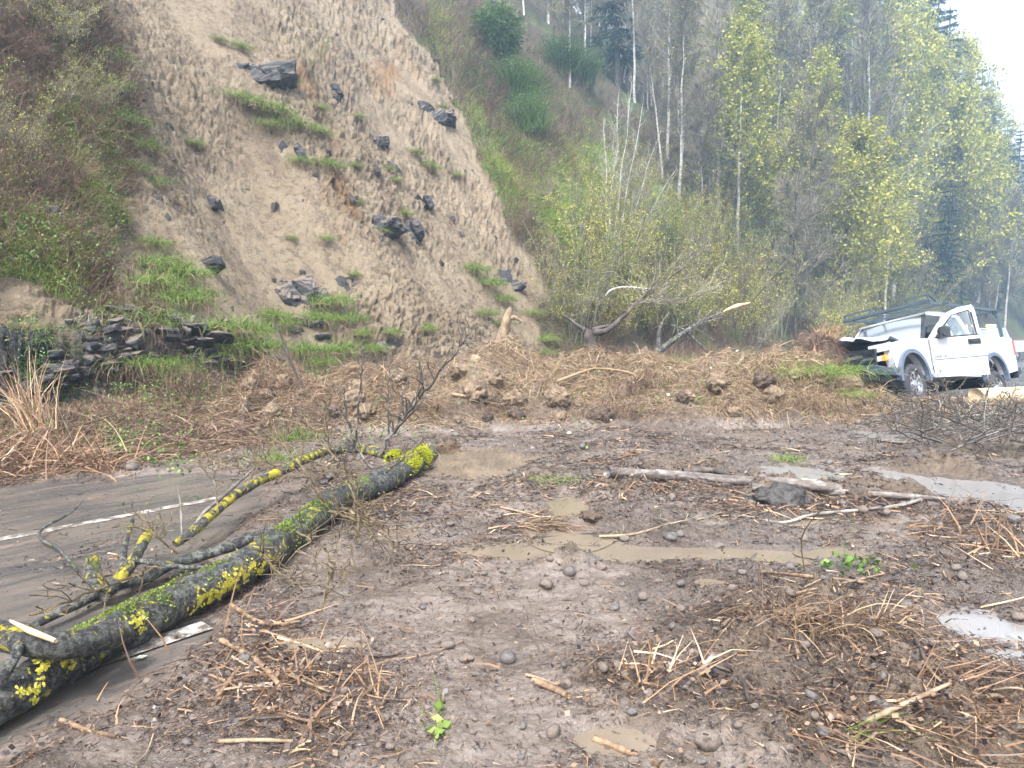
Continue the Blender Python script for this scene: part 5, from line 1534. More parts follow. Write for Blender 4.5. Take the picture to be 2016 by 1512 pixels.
stick([(1840, 760), (1850, 745)], .03, .03, M_freshwood, 'small pale wood chip below the pickup')
stick([(1725, 895, .05), (1727, 850, .35)], .006, .004, M_twig, 'thin dark upright twig before the brush pile, left one', 'twig', name='twig')
stick([(1753, 905, .05), (1752, 855, .35), (1735, 830, .42)], .007, .004, M_twigo, 'thin brown upright twig before the brush pile, right one', 'twig', name='twig')
for i in range(125):
    for t_ in range(40):
        px, py = rng.rand() * 2000, 880 + 620 * rng.rand()
        k_, j_ = surf_index(px, py)
        if mudm[k_, j_] and rng.rand() < lit_w[k_, j_] * 1.3: break
    L_ = (28 + 95 * rng.rand() ** 1.6) * (.35 + (py - 850) / 700); a_ = rng.randn() * .5
    if rng.rand() < .3: a_ += 1.2
    p2 = (px + L_ * math.cos(a_), py + L_ * math.sin(a_) * .6)
    mid = ((px + p2[0]) / 2 + rng.randn() * 4, (py + p2[1]) / 2 + rng.randn() * 3)
    if p2[1] > 1530 or p2[1] < 870: continue
    if rng.rand() < .5:
        r_ = .003 + .005 * rng.rand(); mt, nm, lb, gp = (M_freshwood if rng.rand() < .18 else M_reedw), 'reed', 'GRP broken tan reed', 'broken reeds in the mud'
    else:
        r_ = .003 + .007 * rng.rand(); mt, nm, lb, gp = M_muddywood if rng.rand() < .5 else M_bark, 'stick', 'GRP muddy brown stick', 'sticks in the mud'
    stick([(px, py), mid, p2], r_, r_ * .7, mt, lb, nm, gp, nm, lift=.01)

# clumps: reeds, roots, grass sods on the debris
def clump_obj(name, px, py, n, spread, L, W, mat, lab, cat, D0=(0, 0, 1), dj=.5, dr=.5, tm=.5, segs=4, sink=.03, Y=None, extra=None):
    h = hit(px, py) if Y is None else atY(px, py, Y)
    rs = np.random.RandomState(int(px * 7 + py))
    P = rs.randn(n, 3) * np.array(spread); P[:, 2] = np.abs(P[:, 2]) - sink
    D = np.array(D0)[None] + rs.randn(n, 3) * dj
    o = part(name, [ribbons(P, D, L * (.4 + .9 * rs.rand(n)), W, dr, np.clip(tm + .27 * rs.randn(n), 0, 1), segs, rs=rs)] + (extra or []), mat)
    o.location = h
    return tag(o, lab, cat)
clump_obj('dead_reeds', 45, 905, 420, (.45, .25, .06), .62, .016, M_straw, 'tangled orange-brown dead reeds at the far left road edge', 'dead reeds', (.35, -.1, .6), .8, .35, .42)
clump_obj('dead_reeds', 120, 925, 280, (.40, .18, .05), .55, .015, M_straw, 'flattened dead reeds right of the tangled ones, at the road edge', 'dead reeds', (.5, -.3, .35), .7, .4, .38)
clump_obj('dead_reeds', 75, 850, 130, (.10, .08, .04), .95, .018, M_straw, 'leaning sheaf of long dead reeds above the tangled ones', 'dead reeds', (-.35, .1, 1.0), .16, .25, .6)
clump_obj('dead_reeds', 205, 905, 120, (.22, .15, .05), .40, .012, M_straw, 'broken reed ends beside the green sprigs at the left road edge', 'dead reeds', (.4, -.2, .3), .7, .4, .45)
clump_obj('reed_pile', 500, 1270, 60, (.16, .18, .02), .38, .013, M_straw, 'crossed wet orange reeds on the road just right of the white dash', 'reed pile', (.3, -.4, .15), .45, .15, .5, 3)
clump_obj('reed_pile', 600, 1350, 110, (.32, .16, .02), .24, .012, M_straw, 'heap of wet broken reeds and leaves in the left foreground', 'reed pile', (0, 0, .15), .7, .3, .35, 3)
clump_obj('reed_pile', 690, 1400, 70, (.18, .14, .02), .20, .012, M_straw, 'broken reeds mixed with leaves beside the green-leaved stem', 'reed pile', (.2, -.2, .2), .7, .3, .35, 3)
clump_obj('reed_pile', 1300, 1330, 55, (.17, .08, .03), .22, .010, M_straw, 'bright orange splinters and reeds at the back left of the foreground heap', 'reed pile', (.4, .1, .35), .6, .2, .7, 2)
clump_obj('reed_pile', 1985, 1090, 60, (.14, .14, .04), .34, .014, M_straw, 'orange reeds piled at the right edge of the photo', 'reed pile', (-.3, -.2, .3), .5, .2, .7, 2)
clump_obj('reed_pile', 1885, 1040, 60, (.35, .12, .03), .30, .012, M_straw, 'sticks and reeds scattered before the right puddle', 'reed pile', (.4, 0, .15), .6, .2, .4, 2)
clump_obj('straw_mat', 1870, 1420, 190, (.35, .22, .02), .26, .007, M_straw, 'combed mat of wet straw covering the bottom right corner', 'straw mat', (.7, -.5, .04), .3, .12, .16)
clump_obj('straw_mat', 1960, 1350, 180, (.25, .20, .02), .26, .007, M_straw, 'straw mat reaching the right edge below the white puddle', 'straw mat', (.7, -.4, .04), .3, .12, .18)
clump_obj('stubble_clump', 1610, 1225, 330, (.22, .07, .04), .26, .007, M_dead, 'dark clump of uprooted stubble standing on the mud', 'stubble clump', (.5, -.35, .35), .45, .7, .35)
clump_obj('stubble_clump', 1535, 1212, 170, (.12, .06, .03), .18, .006, M_bramble, 'small dark root clump left of the stubble', 'root clump', (0, -.2, .4), .7, .6, .4)
clump_obj('wet_grass_bundle', 1075, 1035, 150, (.12, .05, .03), .30, .009, M_dead, 'combed bundle of wet grass pointing right, by the small tan puddle', 'grass bundle', (1, -.25, .1), .2, .4, .45)
clump_obj('grass_sod', 1550, 905, 260, (.13, .08, .03), .12, .008, M_grass, 'small bright green sod alone on the grey mud', 'grass sod', (0, 0, 1), .7, .7, .45)
clump_obj('grass_sod', 1085, 945, 120, (.15, .08, .02), .12, .007, M_grass, 'thin grass sod behind the left end of the grey log', 'grass sod', (0, 0, .6), .7, .8, .6)
clump_obj('grass_sod', 578, 865, 320, (.14, .10, .03), .30, .010, M_grass, 'bright green grass tuft behind the yellow-lichened branch', 'grass tuft', (0, -.2, 1), .6, .9, .35)
clump_obj('grass_sod', 545, 905, 200, (.16, .10, .03), .26, .009, M_grass, 'paler grass tuft just below the bright green one', 'grass tuft', (-.2, -.3, .7), .6, .9, .6)
clump_obj('grass_sod', 1610, 735, 900, (.42, .22, .06), .34, .009, M_grass, 'overturned green sod crowning the debris in front of the pickup', 'grass sod', (.4, -.6, .5), .5, .9, .6)
clump_obj('grass_sod', 1670, 778, 420, (.25, .20, .03), .22, .009, M_grass, 'hanging green and straw grass below the pickup bumper', 'grass sod', (.6, -.5, .3), .4, .9, .65)
clump_obj('grass_sod', 1790, 775, 320, (.30, .18, .03), .16, .009, M_grass, 'grass swept against the pickup front wheel', 'grass sod', (.5, -.5, .4), .5, .8, .55)
clump_obj('root_clump', 1600, 790, 700, (.35, .16, .08), .36, .007, M_dead, 'hanging straw and roots on the front of the debris hump', 'root clump', (0, -.7, .1), .4, 1.2, .5)
clump_obj('root_clump', 1210, 815, 600, (.42, .16, .10), .34, .008, M_bramble, 'dark reddish root mat low in the middle of the debris', 'root clump', (0, -.6, .3), .6, 1.1, .45)
clump_obj('root_clump', 1255, 765, 300, (.20, .12, .10), .30, .008, M_bramble, 'dark red-brown root tangle above the dark root mat', 'root clump', (0, -.3, .6), .7, .9, .35)
clump_obj('root_clump', 960, 800, 300, (.35, .14, .08), .30, .007, M_bramble, 'dark hollow of hanging roots right of the mossy trunk end', 'root clump', (0, -.6, .1), .6, 1.1, .25)
clump_obj('root_clump', 830, 800, 500, (.35, .2, .12), .36, .007, M_dead, 'straw and root tangle behind the buried trunk end', 'root clump', (0, -.3, .5), .7, .8, .5)
clump_obj('root_clump', 215, 745, 500, (.26, .12, .14), .34, .008, M_bramble, 'hanging brown root curtain over the left rock ledge', 'root clump', (0, -.4, .0), .5, 1.3, .5)
clump_obj('grass_hummock', 345, 745, 420, (.18, .10, .06), .26, .009, M_grass, 'round green grass hummock against the layered ledge', 'grass hummock', (0, -.4, .8), .7, 1.1, .5)
clump_obj('root_clump', 500, 770, 420, (.55, .18, .10), .30, .008, M_bramble, 'bare brown bramble tangle at the foot of the slide', 'bramble tangle', (0, 0, .8), .7, .5, .5)
clump_obj('fern_sprig', 240, 880, 60, (.10, .08, .05), .3, .006, M_leafg, 'green leafy sprig at the right end of the dead reeds', 'sprig', (0, 0, 1), .5, .3, extra=[quads(rng.randn(160, 3) * np.array([.14, .1, .12]) + np.array([0, 0, .15]), .02, rng.rand(160))])
clump_obj('fern_sprig', 60, 760, 60, (.12, .08, .05), .5, .006, M_leafg, 'green leafy sprig rising behind the dead reeds', 'sprig', (0, 0, 1), .4, .2, extra=[quads(rng.randn(260, 3) * np.array([.2, .1, .22]) + np.array([.05, 0, .35]), .02, rng.rand(260))])
clump_obj('weed', 1680, 1125, 14, (.06, .03, .01), .3, .005, M_leafg, 'small leafy green stem lying in the wet flat', 'leafy stem', (1, .1, .25), .4, .3, .2, extra=[quads(rng.randn(34, 3) * np.array([.20, .03, .03]) + np.array([.05, 0, .06]), .022, rng.rand(34) * .8)])
clump_obj('weed', 860, 1430, 50, (.03, .08, .01), .14, .006, M_grass, 'green-leaved weed stem at the bottom centre', 'leafy stem', (.1, -.6, .4), .5, .5, .5, extra=[quads(rng.randn(16, 3) * np.array([.02, .07, .015]) + np.array([0, -.05, .03]), .026, rng.rand(16), 1.0)])
clump_obj('weed', 1700, 1445, 60, (.05, .03, .01), .22, .007, M_grass, 'pale green grass wisp on the lower right heap', 'grass wisp', (1, -.2, .2), .35, .4, .7)
# single pale leaves
for i, (px, py, s, lab) in enumerate([(278, 1302, .030, 'round pale leaf beside the white road dash'), (890, 850, .04, 'pale round leaf above the tan puddle'), (1150, 672, .03, 'white leaf')][:2]):
    o = part('pale_leaf', [quads(np.array([[0, 0, 0.0]]), s, np.array([.8]), 30, asp=.8)], M_leafp); o.location = hit(px, py) + Vector((0, 0, .02)); tag(o, lab, 'leaf')
leafstuff('pale_leaves', 170, np.clip(zonew([(1180, 750, 110, 30, .8), (1330, 770, 120, 40, .7), (930, 795, 130, 30, .5), (1440, 690, 60, 25, .9), (1700, 790, 40, 15, .6), (450, 790, 80, 20, .3), (1150, 850, 60, 15, .3)]) * (gs < 2), 0, 1), .034, M_leafp, .08, .8)

# mud lumps
def lump(px, py, s, mat, lab, sq=.6, name='mud_lump'):
    V, F_ = rock_mesh(int(px), 1, .8, sq, n=60, rnd=1)
    bm = bmesh.new(); vs = [bm.verts.new(v) for v in V]
    for f in F_: 
        try: bm.faces.new([vs[q] for q in f])
        except ValueError: pass
    bmesh.ops.subdivide_edges(bm, edges=bm.edges, cuts=2, use_grid_fill=True)
    V = np.array([tuple(v.co) for v in bm.verts]); bm.verts.index_update()
    F_ = np.array([[v.index for v in f.verts] for f in bm.faces if len(f.verts) == 3]); F4 = [[v.index for v in f.verts] for f in bm.faces if len(f.verts) == 4]
    bm.free()
    V = V * (1 + .5 * (vn(V[:, 0] * 4, V[:, 1] * 4, V[:, 2] * 4) - .5) + .3 * (vn(V[:, 0] * 11, V[:, 1] * 11, V[:, 2] * 11) - .5))[:, None] * s
    o = npmesh(name, V, [F_] + ([np.array(F4)] if F4 else []), mat, None, True)
    o.location = hit(px, py); return tag(o, lab, 'mud lump')
M_blackmud = mat_simple('black_mud', (.016, .014, .014), (.055, .048, .045), 14, .5, bmp=.8, bscale=25)
lump(1535, 990, .26, M_blackmud, 'black lump of wet mud beside the white-reflecting puddle', .62)
lump(1690, 985, .12, M_root, 'small dark muddy root lump beside the stones near the birch stick', .8)
lump(1600, 955, .16, M_cream, 'pale broken wood slab at the near edge of the white-reflecting puddle', .25, 'wood_slab')
lump(1160, 1018, .10, M_root, 'small clod left of the tan puddle', .5)

# ------------------------------------------------------------------ stumps and broken trees on the debris
def tree_piece(name, lab, cat, limbs, mat, Y, extra=None):
    base = atY(limbs[0][0][0], limbs[0][0][1], Y)
    o = empty(name, base); tag(o, lab, cat)
    for i, l in enumerate(limbs):
        P_ = [atY(a, b, Y + (q[0] if q else 0)) - base for a, b, r, *q in l]
        V, F_ = tube_path(P_, [a[2] for a in l], 10, .45, i * 7.7 + Y, fine=5)
        npmesh('stem' if i == 0 else 'branch', V, F_, mat, o, True, {'tint': np.full(len(V), .5)})
    return o, base
o, b0 = tree_piece('muddy_stump', 'upright mud-coated broken trunk with torn top at the foot of the slide', 'stump',
    [[(985, 745, .17), (983, 700, .135), (990, 660, .115), (998, 630, .10), (1006, 604, .03)], [(998, 632, .05), (1012, 625, .05), (1028, 633, .02)], [(985, 690, .06), (968, 680, .05), (958, 690, .03)], [(985, 700, .05), (1010, 668, .03), (1020, 660, .015)], [(978, 740, .08), (950, 745, .06), (925, 720, .03)]], M_muddywood, 13.9)
lump(935, 715, .15, M_muddywood, 'mud-covered root ball beside the upright broken trunk', .9)
o, b0 = tree_piece('bent_stump', 'black bent broken stump with pale torn wood at its elbow', 'stump',
    [[(1185, 735, .13), (1172, 700, .14), (1160, 665, .12), (1162, 648, .10)], [(1162, 655, .09), (1195, 650, .07), (1225, 625, .045), (1260, 590, .03), (1300, 560, .02), (1350, 525, .012)], [(1166, 650, .05), (1190, 643, .04), (1222, 638, .01)], [(1150, 650, .05), (1120, 628, .03), (1105, 620, .01)]], M_bark, 15.2)
spray([atY(1225, 625, 15.2), atY(1300, 560, 15.0), atY(1380, 500, 15)], .02, 60, 1.3, M_twig, o, b0, 'twigs', 77)
spray([atY(1240, 600, 15.4), atY(1330, 590, 15.6), atY(1430, 560, 16)], .018, 50, 1.2, M_twig, o, b0, 'twigs', 78)
o, b0 = tree_piece('lichened_branch', 'grey lichened forked branch leaning up out of the debris', 'broken branch',
    [[(1270, 715, .07), (1300, 690, .065), (1340, 660, .055), (1385, 632, .04), (1425, 615, .02)], [(1295, 695, .05), (1298, 655, .04), (1305, 635, .03), (1320, 612, .02)], [(1320, 640, .02), (1350, 652, .03), (1390, 690, .02)]], M_greyb, 14.6)
spray([atY(1340, 660, 14.6), atY(1420, 615, 14.6)], .012, 20, .5, M_twig, o, b0, 'twigs', 79)
o, b0 = tree_piece('split_branch', 'bright freshly split orange wood sliver high in the thicket', 'split branch', [[(1424, 613, .01), (1450, 603, .05), (1478, 596, .012)]], M_freshwood, 15.0)
V, F_ = tube_path([atY(1478, 596, 15.0) - b0, atY(1500, 570, 15.2) - b0, atY(1560, 500, 15.6) - b0], [.02, .02, .01], 6, .2, fine=3)
npmesh('branch', V, F_, M_bark, o, True, {'tint': np.full(len(V), .4)})
o, b0 = tree_piece('dead_sapling', 'dark thin leaning dead sapling at the foot of the slide', 'sapling', [[(602, 775, .03), (590, 745, .028), (572, 715, .022), (562, 680, .018), (540, 632, .008)]], M_bark, 11.2)
spray([atY(572, 715, 11.2), atY(540, 632, 11.2)], .008, 8, .3, M_twig, o, b0, 'twigs', 80)
o, b0 = tree_piece('white_branch', 'thin white crooked branch hanging in the thicket below the alder clump', 'branch', [[(1192, 582, .01), (1205, 570, .025), (1235, 565, .02), (1290, 570, .008)]], M_alder, 16.5)
for i, (a, lab) in enumerate([([(1095, 760), (1150, 742), (1180, 735), (1240, 745), (1290, 770)], 'long pale bent root lying over the debris crest'), ([(890, 785), (930, 795), (985, 806), (1015, 795)], 'brown muddy branch lying over the dark root hollow'), ([(1595, 715), (1620, 730), (1650, 748)], 'thick brown root end on the debris hump'),
                  ([(1640, 735), (1700, 752), (1740, 775), (1790, 800)], 'mossy olive branch running down from the pickup bumper'), ([(300, 1000), (250, 940), (210, 905)], 'x')][:4]):
    stick(a, .03, .015, [M_dead, M_muddywood, M_muddywood, M_greyb][i], lab, 'branch', name='branch', lift=.05, nz=.3)
stick([(95, 870), (200, 845), (320, 800), (440, 785)], .012, .006, M_twigo, 'long thin olive branch lying across the foot of the left bank', 'branch', name='branch', lift=.12)
stick([(105, 770), (115, 820), (135, 870), (150, 915)], .010, .006, M_twig, 'thin pale curved branch hanging over the left reeds', 'branch', name='branch', lift=.15)
stick([(408, 753), (410, 715)], .018, .018, M_freshwood, 'short pale peg leaning on the layered ledge', 'stick', lift=.03)

clump_obj('root_clump', 872, 892, 480, (.16, .09, .06), .24, .006, M_dead, 'matted straw and roots swallowing the trunk end', 'root clump', (0, -.5, .4), .6, 1.0, .35)
lump(880, 880, .17, M_root, 'earth clod over the buried end of the fallen tree', .8)
M_clod = mat_simple('earth_clod', (.085, .058, .038), (.24, .175, .115), 9, .85, bmp=1.0, bscale=16)
for i in range(46):
    for t_ in range(40):
        px, py = 440 + 1300 * rng.rand(), 735 + 125 * rng.rand()
        k_, j_ = surf_index(px, py)
        if gm[k_, j_] > .12: break
    o = lump(px, py, (.09 + .17 * rng.rand() ** 1.5), M_clod if rng.rand() < .7 else M_root, 'GRP', .55 + .3 * rng.rand(), 'earth_clod')
    o.rotation_euler = (rng.randn() * .3, rng.randn() * .3, rng.rand() * 6); tag(o, 'GRP', 'earth clod', 'earth clods on the debris bank')
# root wad rammed against the pickup
wadY = 12.9
wb = atY(1612, 745, wadY)
wad = empty('root_wad', wb); tag(wad, 'upturned reddish root wad jammed against the pickup grille', 'root wad')
V, F_ = rock_mesh(88, .44, .40, .72, n=60, rnd=1)
V = V * (1 + .5 * (vn(V[:, 0] * 7, V[:, 1] * 7, V[:, 2] * 7) - .5))[:, None]
npmesh('root_ball', V + np.array([0, .2, .18]), [F_], M_root, wad, True)
n = 2600; rs = np.random.RandomState(90)
dd_ = nrm(rs.randn(n, 3) * np.array([1, .9, 1])); dd_[:, 1] = -np.abs(dd_[:, 1])
P = dd_ * np.array([.42, .38, .68]) + np.array([0, .2, .18])
part('roots', [ribbons(P, dd_ * .5 + rs.randn(n, 3) * .6 + np.array([0, 0, -.2]), .12 + .3 * rs.rand(n), .008, .7, np.clip(.5 + .3 * rs.randn(n), 0, 1), 4, rs=rs)], M_bramble, wad)
P = np.array([.16, -.05, .82]) + rs.randn(130, 3) * np.array([.13, .10, .06])
part('split_wood', [ribbons(P, np.array([.1, -.2, 1]) + rs.randn(130, 3) * .5, .06 + .16 * rs.rand(130), .014, .0, .5 + .5 * rs.rand(130), 2, rs=rs)], M_straw, wad)
spray([wb + Vector((-.1, 0, .4)), wb + Vector((-.6, .1, .62)), wb + Vector((-1.1, .2, .75))], .016, 18, .6, M_twig, wad, wb, 'root', 91)
spray([wb + Vector((-.1, 0, .3)), wb + Vector((-.7, -.1, .2)), wb + Vector((-1.0, -.2, .05))], .03, 10, .5, M_twigo, wad, wb, 'root', 92)

# brush pile on the right
bp = empty('brush_pile', hit(1900, 850)); tag(bp, 'big tangle of bare grey branches piled at the right edge below the pickup', 'brush pile')
bo = bp.location.copy()
rs = np.random.RandomState(93)
for i in range(60):
    px = 1800 + 310 * rs.rand(); py = 912 - 80 * rs.rand() + (px < 1820) * 0
    a = hit(px, min(py, 915)) + Vector((0, 0, .04 + .22 * rs.rand()))
    an = rs.choice([PI, 0]) + rs.randn() * .5; L = .5 + 1.1 * rs.rand()
    d = Vector((math.cos(an), math.sin(an) * .6, .12 + .30 * rs.rand()))
    b_ = a + d * L * .5 + Vector((0, 0, .05)); c_ = b_ + Vector((d.x, d.y, d.z * -.3 + rs.randn() * .2)) * L * .5
    spray([a, b_, c_], .008 + .012 * rs.rand() ** 2, 11, .42, M_twigp if rs.rand() < .12 else M_brush, bp, bo, 'branch', 1000 + i, up=.3)
spray([hit(1700, 835) + Vector((0, 0, .1)), hit(1800, 870) + Vector((0, 0, .16)), hit(1900, 865) + Vector((0, 0, .15)), hit(2010, 852) + Vector((0, 0, .2))], .022, 14, .4, M_twig, bp, bo, 'branch', 1100)
for i, (px, py) in enumerate([(1870, 800), (1935, 795), (1985, 810), (1905, 770), (1840, 790)]):
    a = hit(px, py)
    spray([a, a + Vector((-.1 + .1 * rs.randn(), 0, .28)), a + Vector((-.25 + .4 * rs.randn(), 0, .62))], .008, 14, .32, M_twig, bp, bo, 'branch', 1120 + i, up=.5)
# the peeled cream log
cl = tube_path([(0, 0, 0), (.8, .25, .0), (2.2, .7, -.02)], [.16, .165, .17], 20, .12, 5, fine=5)
o = npmesh('peeled_log', cl[0], cl[1], M_cream, None, True); o.location = atY(1921, 781, 13.2)
tag(o, 'cream-coloured peeled log end at the right edge beside the rear wheel', 'log')
o = stick([(1870, 792), (1915, 790)], .05, .07, M_freshwood, 'flat split slab of pale wood left of the peeled log', 'wood slab', name='wood_slab', nz=.3)
# vertical dead spear in the left bank, plus bare saplings over the foreground debris
for i, (pp, Y, r0, lab) in enumerate([([(765, 870), (762, 790), (766, 735)], 9.6, .006, 'x')][:0]): pass
# ------------------------------------------------------------------ the wrecked pickup (x forward, y to its left, z up)
def bmobj(name, bm, mat, parent, smooth=False, bev=0.0, mats=None):
    if bev:
        bmesh.ops.bevel(bm, geom=[e for e in bm.edges if len(e.link_faces) == 2 and e.calc_face_angle(0) > .5], offset=bev, segments=2, affect='EDGES', profile=.6)
    bmesh.ops.recalc_face_normals(bm, faces=bm.faces)
    me = bpy.data.meshes.new(name); bm.to_mesh(me); bm.free()
    me.materials.append(mat)
    if smooth:
        for p_ in me.polygons: p_.use_smooth = True
    o = bpy.data.objects.new(name, me); C.objects.link(o); o.parent = parent
    return o
def add_prism(bm, prof, y0, y1, plane='xz', tap=None):
    def pt(a, b, y):
        if plane == 'xz': return (a, y, b)
        if plane == 'yz': return (y, a, b)
        return (a, b, y)
    A_ = [bm.verts.new(pt(a, b, y0)) for a, b in prof]
    if tap: B_ = [bm.verts.new(pt(tap[0] + (a - tap[0]) * tap[2], tap[1] + (b - tap[1]) * tap[2], y1)) for a, b in prof]
    else: B_ = [bm.verts.new(pt(a, b, y1)) for a, b in prof]
    n = len(prof)
    bm.faces.new(A_); bm.faces.new(B_[::-1])
    for i in range(n): bm.faces.new((A_[i], B_[i], B_[(i + 1) % n], A_[(i + 1) % n]))
def add_box(bm, x0, x1, y0, y1, z0, z1):
    add_prism(bm, [(x0, z0), (x1, z0), (x1, z1), (x0, z1)], y0, y1)
def add_bar(bm, p, q, wd, ht=None):
    ht = ht or wd
    p = Vector(p); q = Vector(q); d = (q - p).normalized()
    s = d.cross(Vector((0, 0, 1)) if abs(d.z) < .9 else Vector((1, 0, 0))).normalized(); t = s.cross(d)
    A_ = [bm.verts.new(c + s * wd / 2 * a + t * ht / 2 * b_) for c in (p,) for a, b_ in ((-1, -1), (1, -1), (1, 1), (-1, 1))]
    B_ = [bm.verts.new(q + s * wd / 2 * a + t * ht / 2 * b_) for a, b_ in ((-1, -1), (1, -1), (1, 1), (-1, 1))]
    bm.faces.new(A_); bm.faces.new(B_[::-1])
    for i in range(4): bm.faces.new((A_[i], B_[i], B_[(i + 1) % 4], A_[(i + 1) % 4]))
def PB(name, mat, parent, fn, bev=0.0, smooth=False):
    bm = bmesh.new(); fn(bm); return bmobj(name, bm, mat, parent, smooth, bev)
def arc(cx, cz, r, a0, a1, n=12):
    return [(cx + r * math.cos(R(a0 + (a1 - a0) * i / n)), cz + r * math.sin(R(a0 + (a1 - a0) * i / n))) for i in range(n + 1)]
def lathe(bm, prof, axis_y, cx, cz, n=28):
    rings = []
    for r, y in prof:
        rings.append([bm.verts.new((cx + r * math.cos(2 * PI * k / n), axis_y + y, cz + r * math.sin(2 * PI * k / n))) for k in range(n)])
    for a, b_ in zip(rings[:-1], rings[1:]):
        for k in range(n): bm.faces.new((a[k], a[(k + 1) % n], b_[(k + 1) % n], b_[k]))
    return rings

def wheel(parent, x, y, z, r=.40, side=1, lift=0):
    wo = empty('wheel', (x, y, z)); wo.parent = parent; wo.rotation_euler = (0, 0, 0)
    bm = bmesh.new(); s = side
    lathe(bm, [(r * .60, -.12 * s), (r * .92, -.13 * s), (r * .985, -.10 * s), (r, -.05 * s), (r, .05 * s), (r * .985, .10 * s), (r * .92, .13 * s), (r * .60, .12 * s), (r * .58, .02 * s), (r * .60, -.12 * s)], 0, 0, 0, 32)
    for k in range(40):
        a = 2 * PI * k / 40
        for yy in (-.07, .0, .07):
            c = Vector((math.cos(a) * r, yy, math.sin(a) * r)); d = Vector((math.cos(a), 0, math.sin(a)))
            add_bar(bm, c - d * .01 + Vector((0, .0, 0)), c + d * .008, .03, .03)
    bmobj('tyre', bm, M_tyre, wo, True)
    bm = bmesh.new()
    lathe(bm, [(r * .60, .115 * s), (r * .57, .12 * s), (r * .54, .07 * s), (r * .50, .05 * s)], 0, 0, 0, 32)
    lathe(bm, [(r * .24, .06 * s), (r * .20, .10 * s), (r * .10, .115 * s), (.001, .115 * s)], 0, 0, 0, 20)
    for k in range(8):
        a = 2 * PI * k / 8
        p = Vector((math.cos(a) * r * .2, .075 * s, math.sin(a) * r * .2)); q = Vector((math.cos(a) * r * .55, .085 * s, math.sin(a) * r * .55))
        add_bar(bm, p, q, .035, .03)
    bmobj('rim', bm, M_chrome, wo, False)
    bm = bmesh.new(); rg = lathe(bm, [(r * .55, .03 * s), (.001, .03 * s)], 0, 0, 0, 24)
    bmobj('brake_disc', bm, M_black, wo)
    return wo

PK = empty('pickup_truck', (7.47, 14.32, .07)); PK.rotation_euler = (R(13.2), R(-2.0), R(213.7))
tag(PK, 'white crew pickup with crushed front and open driver door, rammed into the debris', 'pickup truck')
AR = .52
def side_fender(s):
    def f(bm):
        prof = [(-.80, .50)] + [(-.52, .50)] + arc(0, .42, AR, 172, 12, 12)[0:] + [(.62, .66), (.68, .85), (.66, 1.10), (.56, 1.14), (.2, 1.20), (-.4, 1.245), (-.80, 1.26)]
        add_prism(bm, prof, s * .80, s * .96)
    return f
PB('fender', M_dirtyw, PK, side_fender(1), .025)
PB('fender', M_dirtyw, PK, side_fender(-1), .025)
def flare(cx, s, a0=185, a1=-5):
    def f(bm):
        o_ = arc(cx, .42, AR + .075, a0, a1, 16); i_ = arc(cx, .42, AR - .005, a0, a1, 16)
        for k in range(16):
            add_prism(bm, [o_[k], o_[k + 1], i_[k + 1], i_[k]], s * .93, s * 1.02)
    return f
for cx in (0, -3.65):
    for s in (1, -1): PB('wheel_arch_flare', M_flare, PK, flare(cx, s), .0)
def bedside(s):
    def f(bm):
        prof = [(-2.98, .50), (-3.15, .50)] + arc(-3.65, .42, AR, 172, 8, 12) [::1] + []
        prof = [(-2.98, 1.36), (-2.98, .52)] + [(-3.65 + AR + .01, .52)] + arc(-3.65, .42, AR, 10, 170, 12) + [(-4.25, .52), (-4.86, .60), (-4.90, .95), (-4.88, 1.34), (-4.84, 1.38)]
        add_prism(bm, prof, s * .84, s * .97)
    return f
PB('bed_side', M_dirtyw, PK, bedside(1), .02); PB('bed_side', M_dirtyw, PK, bedside(-1), .02)
PB('tailgate', M_white, PK, lambda bm: add_box(bm, -4.90, -4.82, -.84, .84, .66, 1.36), .015)
PB('bed_floor', M_black, PK, lambda bm: (add_box(bm, -4.82, -2.98, -.84, .84, .72, .78), add_box(bm, -3.02, -2.97, -.84, .84, .78, 1.36)))
for s in (1, -1): PB('tail_lamp', M_red, PK, lambda bm: add_box(bm, -4.925, -4.84, s * .87 - .06, s * .87 + .11, .98, 1.34), .01)
PB('rear_bumper', M_black, PK, lambda bm: add_prism(bm, [(-4.92, .50), (-4.86, .44), (-4.90, .66), (-5.04, .68), (-5.08, .55)], -.93, .96), .02)
# cab
def cab(bm):
    add_prism(bm, [(-.80, .46), (-2.97, .46), (-2.97, .60), (-.80, .60)], -.95, .95)              # rocker and floor
    add_prism(bm, [(-.80, .60), (-2.97, .60), (-2.97, 1.27), (-.80, 1.27)], -.96, -.86)           # right side
    add_prism(bm, [(-2.02, .60), (-2.97, .60), (-2.97, 1.27), (-2.02, 1.27)], .86, .955)           # rear door, left
    add_prism(bm, [(-2.92, .60), (-2.97, .60), (-2.97, 1.27), (-2.92, 1.27)], -.86, .86)
    for s in (1, -1):
        add_bar(bm, (-.80, s * .87, 1.22), (-1.42, s * .70, 1.86), .04, .04)                       # A pillar
        add_bar(bm, (-2.06, s * .90, 1.24), (-2.10, s * .70, 1.88), .09, .06)
        add_bar(bm, (-2.94, s * .90, 1.24), (-2.84, s * .70, 1.86), .12, .08)
        add_bar(bm, (-1.40, s * .70, 1.875), (-2.86, s * .70, 1.875), .07, .06)
    add_prism(bm, [(-1.36, 1.86), (-1.40, 1.90), (-1.6, 1.94), (-2.2, 1.96), (-2.9, 1.93), (-2.92, 1.86), (-1.42, 1.85)], -.71, .71)
    add_box(bm, -2.95, -2.88, -.86, .86, 1.25, 1.40)
PB('cab', M_dirtyw, PK, cab, .012)
